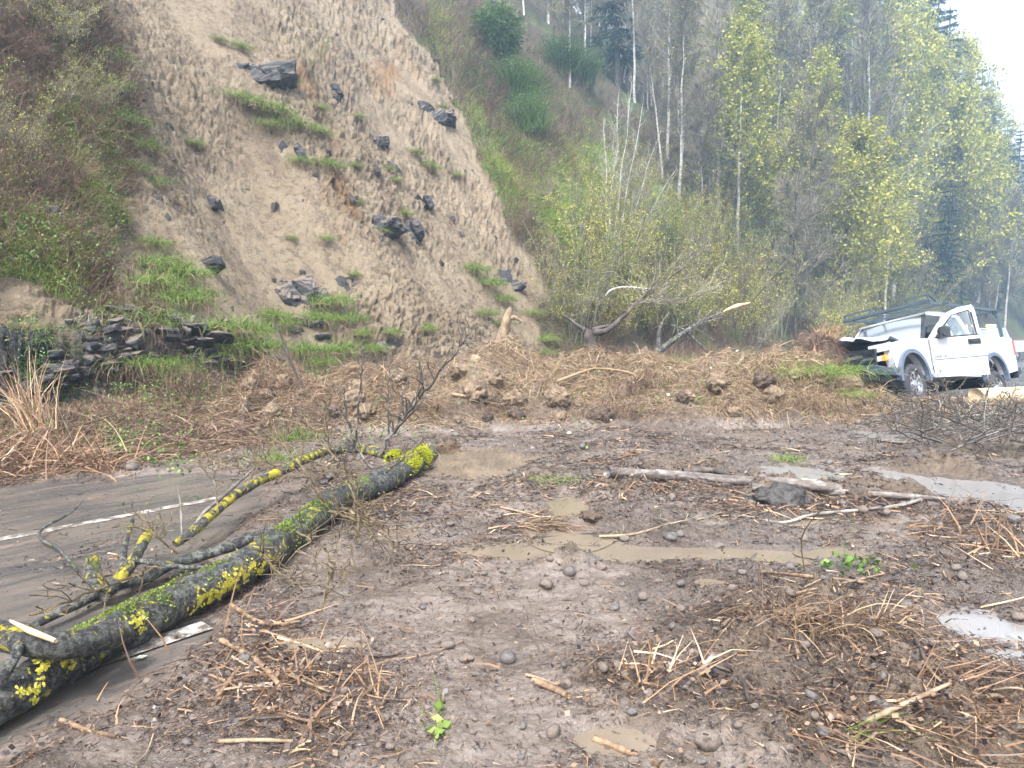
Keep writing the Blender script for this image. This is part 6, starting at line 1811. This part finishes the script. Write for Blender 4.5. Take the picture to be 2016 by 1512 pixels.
def quadface(name, pts, mat, parent=PK, th=.008):
    bm = bmesh.new(); vs = [bm.verts.new(p) for p in pts]; f = bm.faces.new(vs)
    r = bmesh.ops.solidify(bm, geom=[f], thickness=th)
    return bmobj(name, bm, mat, parent)
Vw = np.array([(-.80 - .07 * t * t - (.56 - .01 * t * t) * q, t * (.81 - .14 * q), 1.275 + .575 * q + .012 * math.sin(q * PI)) for q in np.linspace(0, 1, 7) for t in np.linspace(-1, 1, 13)])
Qw = np.array([(r * 13 + c, r * 13 + c + 1, r * 13 + c + 14, r * 13 + c + 13) for r in range(6) for c in range(12)])
npmesh('windshield', Vw, [Qw], M_wind, PK, True)
quadface('rear_window', [(-2.93, .78, 1.40), (-2.93, -.78, 1.40), (-2.88, -.66, 1.84), (-2.88, .66, 1.84)], M_glass)
quadface('side_window', [(-2.12, .90, 1.28), (-2.88, .90, 1.28), (-2.82, .72, 1.83), (-2.14, .72, 1.83)], M_glass)
quadface('side_window', [(-.95, -.88, 1.28), (-2.88, -.90, 1.28), (-2.82, -.72, 1.83), (-1.45, -.72, 1.83)], M_glass)
def trimw(bm):
    add_bar(bm, (-.84, .85, 1.27), (-1.42, .69, 1.86), .07, .06); add_bar(bm, (-.86, -.835, 1.275), (-1.42, -.675, 1.85), .035, .02)
    add_bar(bm, (-1.43, .68, 1.85), (-1.39, 0, 1.868), .03, .02); add_bar(bm, (-1.39, 0, 1.868), (-1.43, -.68, 1.85), .03, .02)
    add_bar(bm, (-.84, .82, 1.275), (-.775, 0, 1.27), .06, .03); add_bar(bm, (-.775, 0, 1.27), (-.84, -.82, 1.275), .06, .03)
PB('windshield_seal', M_black, PK, trimw)
PB('wiper', M_black, PK, lambda bm: (add_bar(bm, (-.83, .35, 1.30), (-1.12, .12, 1.585), .012, .012), add_bar(bm, (-.83, -.35, 1.30), (-.95, -.62, 1.40), .012, .012)))
def interior(bm):
    add_box(bm, -1.15, -.84, -.84, .84, .85, 1.24)
    for y in (-.42, .42):
        add_prism(bm, [(-1.55, .62), (-2.05, .62), (-2.2, 1.30), (-2.05, 1.55), (-1.95, 1.50), (-1.98, .95), (-1.55, .88)], y - .26, y + .26)
    add_prism(bm, [(-2.45, .62), (-2.85, .62), (-2.88, 1.35), (-2.78, 1.35), (-2.70, .90), (-2.45, .86)], -.75, .75)
PB('seats', M_black, PK, interior, .02)
def swheel(bm):
    for k in range(20):
        a, b_ = 2 * PI * k / 20, 2 * PI * (k + 1) / 20
        f = lambda t: (-1.27 - .07 * math.sin(t), .42 + .18 * math.cos(t), 1.12 + .17 * math.sin(t))
        add_bar(bm, f(a), f(b_), .025)
PB('steering_wheel', M_black, PK, swheel)
# crumpled hood
rs = np.random.RandomState(4)
def hood():
    nx_, ny_ = 22, 26
    V = []
    for i in range(nx_ + 1):
        u = i / nx_                        # 0 at the windshield, 1 at the nose
        for j in range(ny_ + 1):
            v = -1 + 2 * j / ny_
            x = -.80 + 1.46 * u - .10 * u * (v * v)
            y = v * (.86 - .05 * u)
            z = 1.275 - .02 * u + .03 * (1 - v * v)
            z += .10 * u ** 1.6 * (1 - max(0, v - .1) * .9)                       # front edge thrown up on the far side
            z += .05 * u * math.sin(v * 5 + 1) + .05 * math.sin(u * 7 + v * 2.5) * u
            z += .05 * max(0, v - .35) * math.sin(u * 9)
            z += .16 * u * u * min(1, max(0, .25 - v) / .4)
            z -= .16 * max(0, u - .86) / .14 * (1 if v < .28 else .25)
            x -= .06 * max(0, u - .86) / .14
            V.append((x, y, z + .012 * rs.randn() * u))
    V = np.array(V)
    Q = [(i * (ny_ + 1) + j, (i + 1) * (ny_ + 1) + j, (i + 1) * (ny_ + 1) + j + 1, i * (ny_ + 1) + j + 1) for i in range(nx_) for j in range(ny_)]
    n = len(V); V2 = V.copy(); V2[:, 2] -= .02
    Q2 = [tuple(q + n for q in f[::-1]) for f in Q]
    rim = []
    def edge(a, b_): rim.append((a, b_, b_ + n, a + n))
    for i in range(nx_): edge((i + 1) * (ny_ + 1), i * (ny_ + 1)); edge(i * (ny_ + 1) + ny_, (i + 1) * (ny_ + 1) + ny_)
    for j in range(ny_): edge(j, j + 1); edge(nx_ * (ny_ + 1) + j + 1, nx_ * (ny_ + 1) + j)
    return np.vstack([V, V2]), np.array(Q + Q2 + rim)
Vh, Qh = hood()
o = npmesh('hood', Vh, [Qh], M_white, PK, True); o['label'] = 'crumpled hood buckled up from the grille'
def engine(bm):
    add_box(bm, -.75, .56, -.78, .78, .55, 1.08)
    for i in range(16):
        x, y, z = -.4 + 1.0 * rs.rand(), -.7 + 1.4 * rs.rand(), 1.08 + .06 * rs.rand()
        add_box(bm, x - .1, x + .12, y - .09, y + .1, z - .1, z + .05)
PB('engine_bay', M_black, PK, engine, .01)
def grille_frame(bm):
    for (z0, z1) in ((.98, 1.07), (.80, .86), (.56, .60)):
        add_box(bm, .74, .82, -.62, .60, z0, z1)
    add_box(bm, .74, .82, .56, .62, .56, 1.07); add_box(bm, .74, .82, -.64, -.58, .56, 1.07)
o = PB('grille', M_black, PK, grille_frame, .008)
def slats(bm):
    for k in range(40): 
        y = -.56 + k * .028
        add_bar(bm, (.77, y, .60), (.77, y + .02, .98), .008, .01)
    for z in np.arange(.63, .98, .04): add_bar(bm, (.775, -.58, z), (.775, .56, z), .008, .008)
g2 = PB('grille_mesh', M_flare, PK, slats); g2.parent = o
o.rotation_euler = (R(-6), R(6), 0); o.location = (-.06, 0, .14)
PB('grille_bar', M_chrome, PK, lambda bm: (add_box(bm, .80, .83, -.60, .45, .92, .98)), .008)
hl = PB('headlight', M_lens, PK, lambda bm: add_prism(bm, [(.58, 1.00), (.76, .98), (.77, 1.13), (.62, 1.16)], .56, .93), .02)
PB('headlight', M_lens, PK, lambda bm: add_prism(bm, [(.58, 1.00), (.76, .98), (.77, 1.13), (.62, 1.16)], -.93, -.62), .02)
PB('turn_signal', M_lens, PK, lambda bm: add_box(bm, .66, .78, .44, .80, .80, .90), .01)
PB('turn_signal', M_lens, PK, lambda bm: add_box(bm, .72, .85, -.9, -.58, .68, .79), .01)
PB('marker_lamp', M_amberl, PK, lambda bm: add_box(bm, .66, .785, .80, .87, .795, .905), .006)
def bumperf(bm):
    add_prism(bm, [(-.98, .44), (-.96, .68), (-.6, .74), (.62, .70), (1.02, .56), (1.06, .38), (.9, .36), (.55, .46), (-.6, .46)], .74, .86, plane='yz')
o = PB('bumper', M_black, PK, bumperf, .02); o['label'] = 'dark bumper bent down at the driver side'
PB('bumper_face', M_rack, PK, lambda bm: add_prism(bm, [(.40, .74), (.60, .76), (1.04, .60), (1.10, .46), (1.0, .48), (.56, .60)], .66, .90, plane='yz'), .015)
PB('skid_plate', M_black, PK, lambda bm: add_prism(bm, [(.80, .42), (.55, .26), (.28, .30), (.28, .48), (.76, .54)], -.60, .86), .01)
# underside
PB('chassis', M_black, PK, lambda bm: (add_bar(bm, (.7, .42, .50), (-4.8, .42, .55), .10, .16), add_bar(bm, (.7, -.42, .50), (-4.8, -.42, .55), .10, .16),
   add_bar(bm, (0, -.8, .40), (0, .8, .40), .09), add_bar(bm, (-3.65, -.8, .40), (-3.65, .8, .32), .13), add_box(bm, -2.6, -1.2, -.5, .5, .34, .50), add_bar(bm, (-3.0, -.85, .60), (-3.0, .85, .60), .05)))
PB('inner_arch', M_black, PK, lambda bm: [add_prism(bm, arc(cx, .42, AR + .01, 0, 180, 12), s * .50, s * .80) for cx in (0, -3.65) for s in (1, -1)])
wheel(PK, 0, .86, .31, .40, 1); wheel(PK, 0, -.86, .40, .40, -1)
wheel(PK, -3.65, .86, .19, .40, 1); wheel(PK, -3.65, -.86, .40, .40, -1)
# ladder rack
def rack(bm):
    for y in (.80, -.80):
        add_bar(bm, (-1.15, y, 2.04), (-4.86, y, 2.04), .05, .06)
        add_bar(bm, (-4.84, y, 2.02), (-4.80, y * 1.12, 2.26), .06, .06)
        add_bar(bm, (-4.78, y, 2.02), (-4.62, y * 1.08, 1.38), .07, .05)
        add_bar(bm, (-3.12, y, 2.02), (-3.10, y * 1.08, 1.38), .07, .05)
        add_bar(bm, (-4.55, y, 2.0), (-4.74, y, 1.86), .03, .03)
    for x in (-1.2, -2.1, -3.1, -4.8): add_bar(bm, (x, -.95, 2.04), (x, .95, 2.04), .06, .05)
    add_bar(bm, (-1.2, -.98, 2.02), (-1.2, .98, 1.98), .03, .03)
    for y0, y1 in ((-.95, -.30), (.45, .95)):
        add_bar(bm, (-1.2, y0, 2.16), (-1.2, y1, 2.16), .035, .035)
        add_bar(bm, (-1.2, y0, 2.02), (-1.2, y0 + .04, 2.16), .035, .035); add_bar(bm, (-1.2, y1, 2.02), (-1.2, y1 - .02, 2.16), .035, .035)
        add_bar(bm, (-1.2, y1, 2.16), (-1.5, y1, 2.04), .03, .03)
    for k in range(0):
        y = -.85 + k * .2
        add_bar(bm, (-1.2, y, 1.94), (-1.2, y + .1, 2.02), .012, .012); add_bar(bm, (-1.2, y + .1, 2.02), (-1.2, y + .2, 1.94), .012, .012)
    add_bar(bm, (-1.2, -.9, 1.94), (-1.2, .9, 1.94), .02, .02)
_rk = PB('ladder_rack', M_rack, PK, rack); _rk.location.z = .06
# open driver door, swung on its front edge
DR = empty('door', (-.82, .955, 0), (0, 0, -R(27))); DR.parent = PK; DR['label'] = 'driver door standing open'
def doorlow(bm): add_prism(bm, [(0, .44), (-1.22, .40), (-1.24, .9), (-1.22, 1.24), (-.02, 1.24)], -.055, .035)
PB('door_panel', M_dirtyw, DR, doorlow, .02)
def doorframe(bm):
    o_ = [(-.02, 1.24), (-.30, 1.56), (-.58, 1.79), (-.80, 1.86), (-1.13, 1.90), (-1.18, 1.80), (-1.22, 1.24)]
    i_ = [(-.18, 1.24), (-.36, 1.49), (-.62, 1.70), (-.82, 1.76), (-1.04, 1.79), (-1.08, 1.74), (-1.11, 1.24)]
    for k in range(len(o_) - 1): add_prism(bm, [o_[k], o_[k + 1], i_[k + 1], i_[k]], -.05, -.005)
o = PB('window_frame', M_white, DR, doorframe)
bm = bmesh.new(); vs = [bm.verts.new((a, -.03, b_)) for a, b_ in [(-.18, 1.24), (-.36, 1.49), (-.62, 1.70), (-.82, 1.76), (-1.04, 1.79), (-1.08, 1.74), (-1.11, 1.24)]]; bm.faces.new(vs)
bmobj('door_glass', bm, M_glass, DR)
PB('window_seal', M_black, DR, lambda bm: (add_bar(bm, (-.14, .028, 1.255), (-1.14, .028, 1.255), .02, .025), add_bar(bm, (-1.12, .0, 1.25), (-1.085, .0, 1.74), .02, .02), add_bar(bm, (-.18, 0, 1.25), (-.62, 0, 1.70), .02, .02), add_bar(bm, (-.62, 0, 1.70), (-1.04, 0, 1.79), .02, .02)))
PB('door_handle', M_black, DR, lambda bm: (add_box(bm, -1.14, -.86, .03, .052, 1.06, 1.17), add_box(bm, -1.10, -.90, .05, .075, 1.10, 1.13)), .01)
PB('body_moulding', M_flare, DR, lambda bm: add_bar(bm, (-.02, .040, .80), (-1.235, .040, .80), .012, .014))
PB('wing_mirror', M_black, DR, lambda bm: (add_prism(bm, [(-.16, 1.22), (-.38, 1.23), (-.40, 1.42), (-.34, 1.46), (-.20, 1.45), (-.16, 1.38)], .10, .18), add_bar(bm, (-.22, .02, 1.27), (-.24, .2, 1.30), .06, .07)), .02)
cu = bpy.data.curves.new('badge', 'FONT'); cu.body = '2500 HD'; cu.size = .085; cu.extrude = .003; cu.align_x = 'LEFT'
to = bpy.data.objects.new('badge', cu); C.objects.link(to)
bpy.context.view_layer.update()
dg_ = bpy.context.evaluated_depsgraph_get()
me = bpy.data.meshes.new_from_object(to.evaluated_get(dg_)); bpy.data.objects.remove(to)
o = bpy.data.objects.new('badge', me); C.objects.link(o); me.materials.clear(); me.materials.append(M_flare); o.parent = DR
o.location = (-.05, .040, .83); o.rotation_euler = (PI / 2, 0, PI)
# the driver's flank behind the door
PB('body_moulding', M_flare, PK, lambda bm: add_bar(bm, (-2.03, .958, .80), (-2.96, .958, .80), .012, .014))

# ------------------------------------------------------------------ the far pickup with its amber beacon
fy = 40.0
fp = atY(1925, 700, fy); fp.z = 0
FP = empty('service_pickup', fp, (0, 0, R(205)))
tag(FP, 'distant white pickup with lit amber roof beacons behind the wrecked truck', 'pickup truck')
PB('body', M_white, FP, lambda bm: (add_prism(bm, [(2.0, .45), (2.1, .95), (1.0, 1.12), (-2.9, 1.15), (-2.95, .5)], -.98, .98)), .05)
def fcab(bm):
    for s in (1, -1):
        add_bar(bm, (1.0, s * .9, 1.1), (.35, s * .72, 1.80), .09); add_bar(bm, (-.5, s * .9, 1.1), (-.5, s * .72, 1.80), .10); add_bar(bm, (-1.35, s * .9, 1.1), (-1.1, s * .72, 1.80), .14)
    add_box(bm, -1.15, .38, -.75, .75, 1.79, 1.87)
PB('cab', M_white, FP, fcab, .01)
def fwin(bm):
    for s in (1, -1):
        bm.faces.new([bm.verts.new(p) for p in [(.92, s * .88, 1.15), (-1.28, s * .88, 1.15), (-1.1, s * .74, 1.79), (.36, s * .74, 1.79)]])
for s in (1, -1):
    bm = bmesh.new(); bm.faces.new([bm.verts.new(p) for p in [(.92, s * .88, 1.15), (-1.28, s * .88, 1.15), (-1.1, s * .74, 1.79), (.36, s * .74, 1.79)]]); bmobj('side_window', bm, M_wind, FP)
bm = bmesh.new(); bm.faces.new([bm.verts.new(p) for p in [(1.0, .86, 1.13), (1.0, -.86, 1.13), (.36, -.72, 1.79), (.36, .72, 1.79)]]); bmobj('windshield', bm, M_wind, FP)
PB('beacon', M_beacon, FP, lambda bm: add_box(bm, -.42, -.14, .30, .66, 1.93, 2.06), .02)
PB('beacon', M_beacon, FP, lambda bm: add_box(bm, -.42, -.14, -.80, -.46, 1.93, 2.06), .02)
PB('light_bar', M_chrome, FP, lambda bm: add_box(bm, -.46, -.10, -.72, .72, 1.87, 1.93), .01)
for x in (1.3, -2.0):
    for s in (1, -1): wheel(FP, x, s * .85, .38, .38, s)

# roadside grass past the far pickup
k_ = 500; rs = np.random.RandomState(60)
v_ = 60 + 60 * rs.rand(6000); u_ = 8.7 + 1.6 * rs.rand(6000) - .0012 * np.maximum(v_ - 45, 0) ** 2
P = np.stack([RN[0] * u_ + RD[0] * v_, RN[1] * u_ + RD[1] * v_, np.full(6000, .1)], 1)
tag(part('dry_verge_grass', [ribbons(P, np.array([0, 0, 1.0]) + rs.randn(6000, 3) * .25, .5 + .5 * rs.rand(6000), .05, .2, np.clip(.55 + .25 * rs.randn(6000), 0, 1), 2, rs=rs)], M_straw), kind='stuff')

# ------------------------------------------------------------------ haze
hm = bpy.data.materials.new('haze'); hm.use_nodes = True
n = hm.node_tree; n.nodes.clear()
vo = n.nodes.new('ShaderNodeVolumePrincipled'); oo = n.nodes.new('ShaderNodeOutputMaterial')
vo.inputs['Color'].default_value = (.50, .72, 1.0, 1); vo.inputs['Density'].default_value = .0024; vo.inputs['Anisotropy'].default_value = .35
n.links.new(vo.outputs[0], oo.inputs['Volume'])
bm = bmesh.new(); add_box(bm, -260, 330, -30, 330, -1.4, 95)
o = bmobj('haze', bm, hm, None); tag(o, kind='stuff')

# ------------------------------------------------------------------ a label of its own for each repeat, from its nearest landmark
LM = [(470, 150, 'the highest rock ledge'), (845, 225, 'the steep-scar rock block'), (590, 585, 'the large flat boulder'), (770, 460, 'the cracked rock pair'), (385, 527, 'the long grey slab'), (560, 320, 'the upper dark rocks'), (410, 400, 'the small left-hand rock'), (330, 700, 'the layered ledge'), (985, 660, 'the upright muddy stump'), (995, 565, 'the slide-edge rock'),
      (1075, 1147, 'the large round stone'), (881, 1268, 'the middle stone trio'), (1115, 1345, 'the pale pointed stone'), (1393, 1455, 'the flat oval stone'), (1210, 1465, 'the foreground tan puddle'), (1833, 1270, 'the brown stone by the white puddle'), (1535, 980, 'the black mud lump'), (1400, 948, 'the grey log'), (1640, 1015, 'the birch stick'), (1700, 1150, 'the long pale reed'), (1610, 1225, 'the stubble clump'), (1330, 1385, 'the left end of the foreground heap'), (1660, 1370, 'the foreground heap'),
      (1870, 1440, 'the bottom right straw mat'), (560, 1330, 'the foreground reed pile'), (320, 1275, 'the white road dash'), (930, 905, 'the tan puddle at the trunk end'), (1215, 1093, 'the long tan channel'), (1900, 965, 'the right-hand puddle'), (1900, 850, 'the brush pile'), (680, 1250, 'the shallow film left of the trio'), (700, 980, 'the mossy trunk'), (1210, 815, 'the dark reddish root mat'), (960, 800, 'the dark root hollow'), (1600, 790, 'the hanging straw hump'), (700, 800, 'the middle left of the debris bank'), (1400, 790, 'the debris right of the dark root mat'), (1075, 1035, 'the wet grass bundle'), (1690, 830, 'the smooth tan stone'), (860, 1440, 'the green-leaved weed'), (1950, 1120, 'the right-edge reeds'),
      (1205, 500, 'the alder clump'), (1010, 215, 'the large broom bush'), (975, 80, 'the dark conifer bush'), (1330, 100, 'the forked-foot alder'), (1437, 300, 'the black-footed tree'), (1525, 400, 'the lone white alder'), (1745, 420, 'the bright yellow-green tree'), (1872, 100, 'the tallest skyline fir'), (1985, 300, 'the right-end skyline fir'), (1170, 660, 'the bent black stump'), (1340, 660, 'the lichened forked branch'), (1450, 603, 'the split wood sliver'), (1640, 690, 'the root wad'), (1780, 640, 'the wrecked pickup'),
      (1920, 640, 'the far beacon pickup'), (55, 430, 'the pale left-bank boulder'), (60, 160, 'the top left corner'), (100, 300, 'the left-bank brambles edge'), (1650, 300, 'the dark leaning tree'), (1400, 60, 'the top centre of the wood'), (1600, 60, 'the top right of the wood'), (1150, 330, 'the middle of the grassy bank'), (1900, 450, 'the trees above the tailgate'), (610, 180, 'the shrub beside the high ledge')]
SHORT = {'rock fragments on the slide': 'dark rock fragment', 'earth clods on the debris bank': 'brown earth clod', 'grass tufts on the landslide face': 'drooping grass tuft', 'small stones in the mud': 'small muddy stone', 'broken reeds in the mud': 'broken tan reed', 'sticks in the mud': 'muddy brown stick', 'firs in the hillside wood': 'dark fir tree', 'budding trees in the hillside wood': 'pale budding tree',
         'bare pale-trunked trees in the hillside wood': 'bare pale-trunked tree', 'bare dark trees in the hillside wood': 'bare dark tree', 'budding shrubs in the roadside thicket': 'olive budding shrub', 'bare shrubs in the roadside thicket': 'leafless grey shrub', 'bramble tangles in the roadside thicket': 'reddish cane tangle', 'leafy bushes in the roadside thicket': 'small-leaved green bush',
         'bare shrubs on the grassy bank': 'leafless brown shrub', 'brambles on the left bank': 'reddish bramble shrub'}
ORD = ['nearest', 'second nearest', 'third nearest', 'fourth nearest', 'fifth nearest', 'sixth nearest', 'seventh nearest', 'eighth nearest', 'ninth nearest', 'tenth nearest', 'eleventh nearest', 'twelfth nearest', 'thirteenth nearest', 'fourteenth nearest', 'fifteenth nearest', 'sixteenth nearest', 'seventeenth nearest', 'eighteenth nearest', 'nineteenth nearest', 'twentieth nearest']
bpy.context.view_layer.update()
cells = {}
for o in list(bpy.context.scene.objects):
    g = o.get('group')
    if o.parent is None and g in SHORT:
        p = o.matrix_world.translation
        zo = {'tree': 3.5, 'shrub': .8}.get(o['category'], 0)
        px, py = project(p.x, p.y, p.z + zo)
        best = min(LM, key=lambda l: (l[0] - px) ** 2 + (1.3 * (l[1] - py)) ** 2)
        dx, dy = px - best[0], py - best[1]
        dr_ = ('right of' if dx > 0 else 'left of') if abs(dx) > 1.2 * abs(dy) else ('below' if dy > 0 else 'above')
        cells.setdefault((g, best[2], dr_), []).append((dx * dx + dy * dy, o))
for (g, lm, dr_), l in cells.items():
    l.sort(key=lambda t: t[0])
    for i, (_, o) in enumerate(l):
        pre = '' if len(l) == 1 else (ORD[min(i, 19)] + ' ')
        o['label'] = f"{pre}{SHORT[g]} {dr_} {lm}"
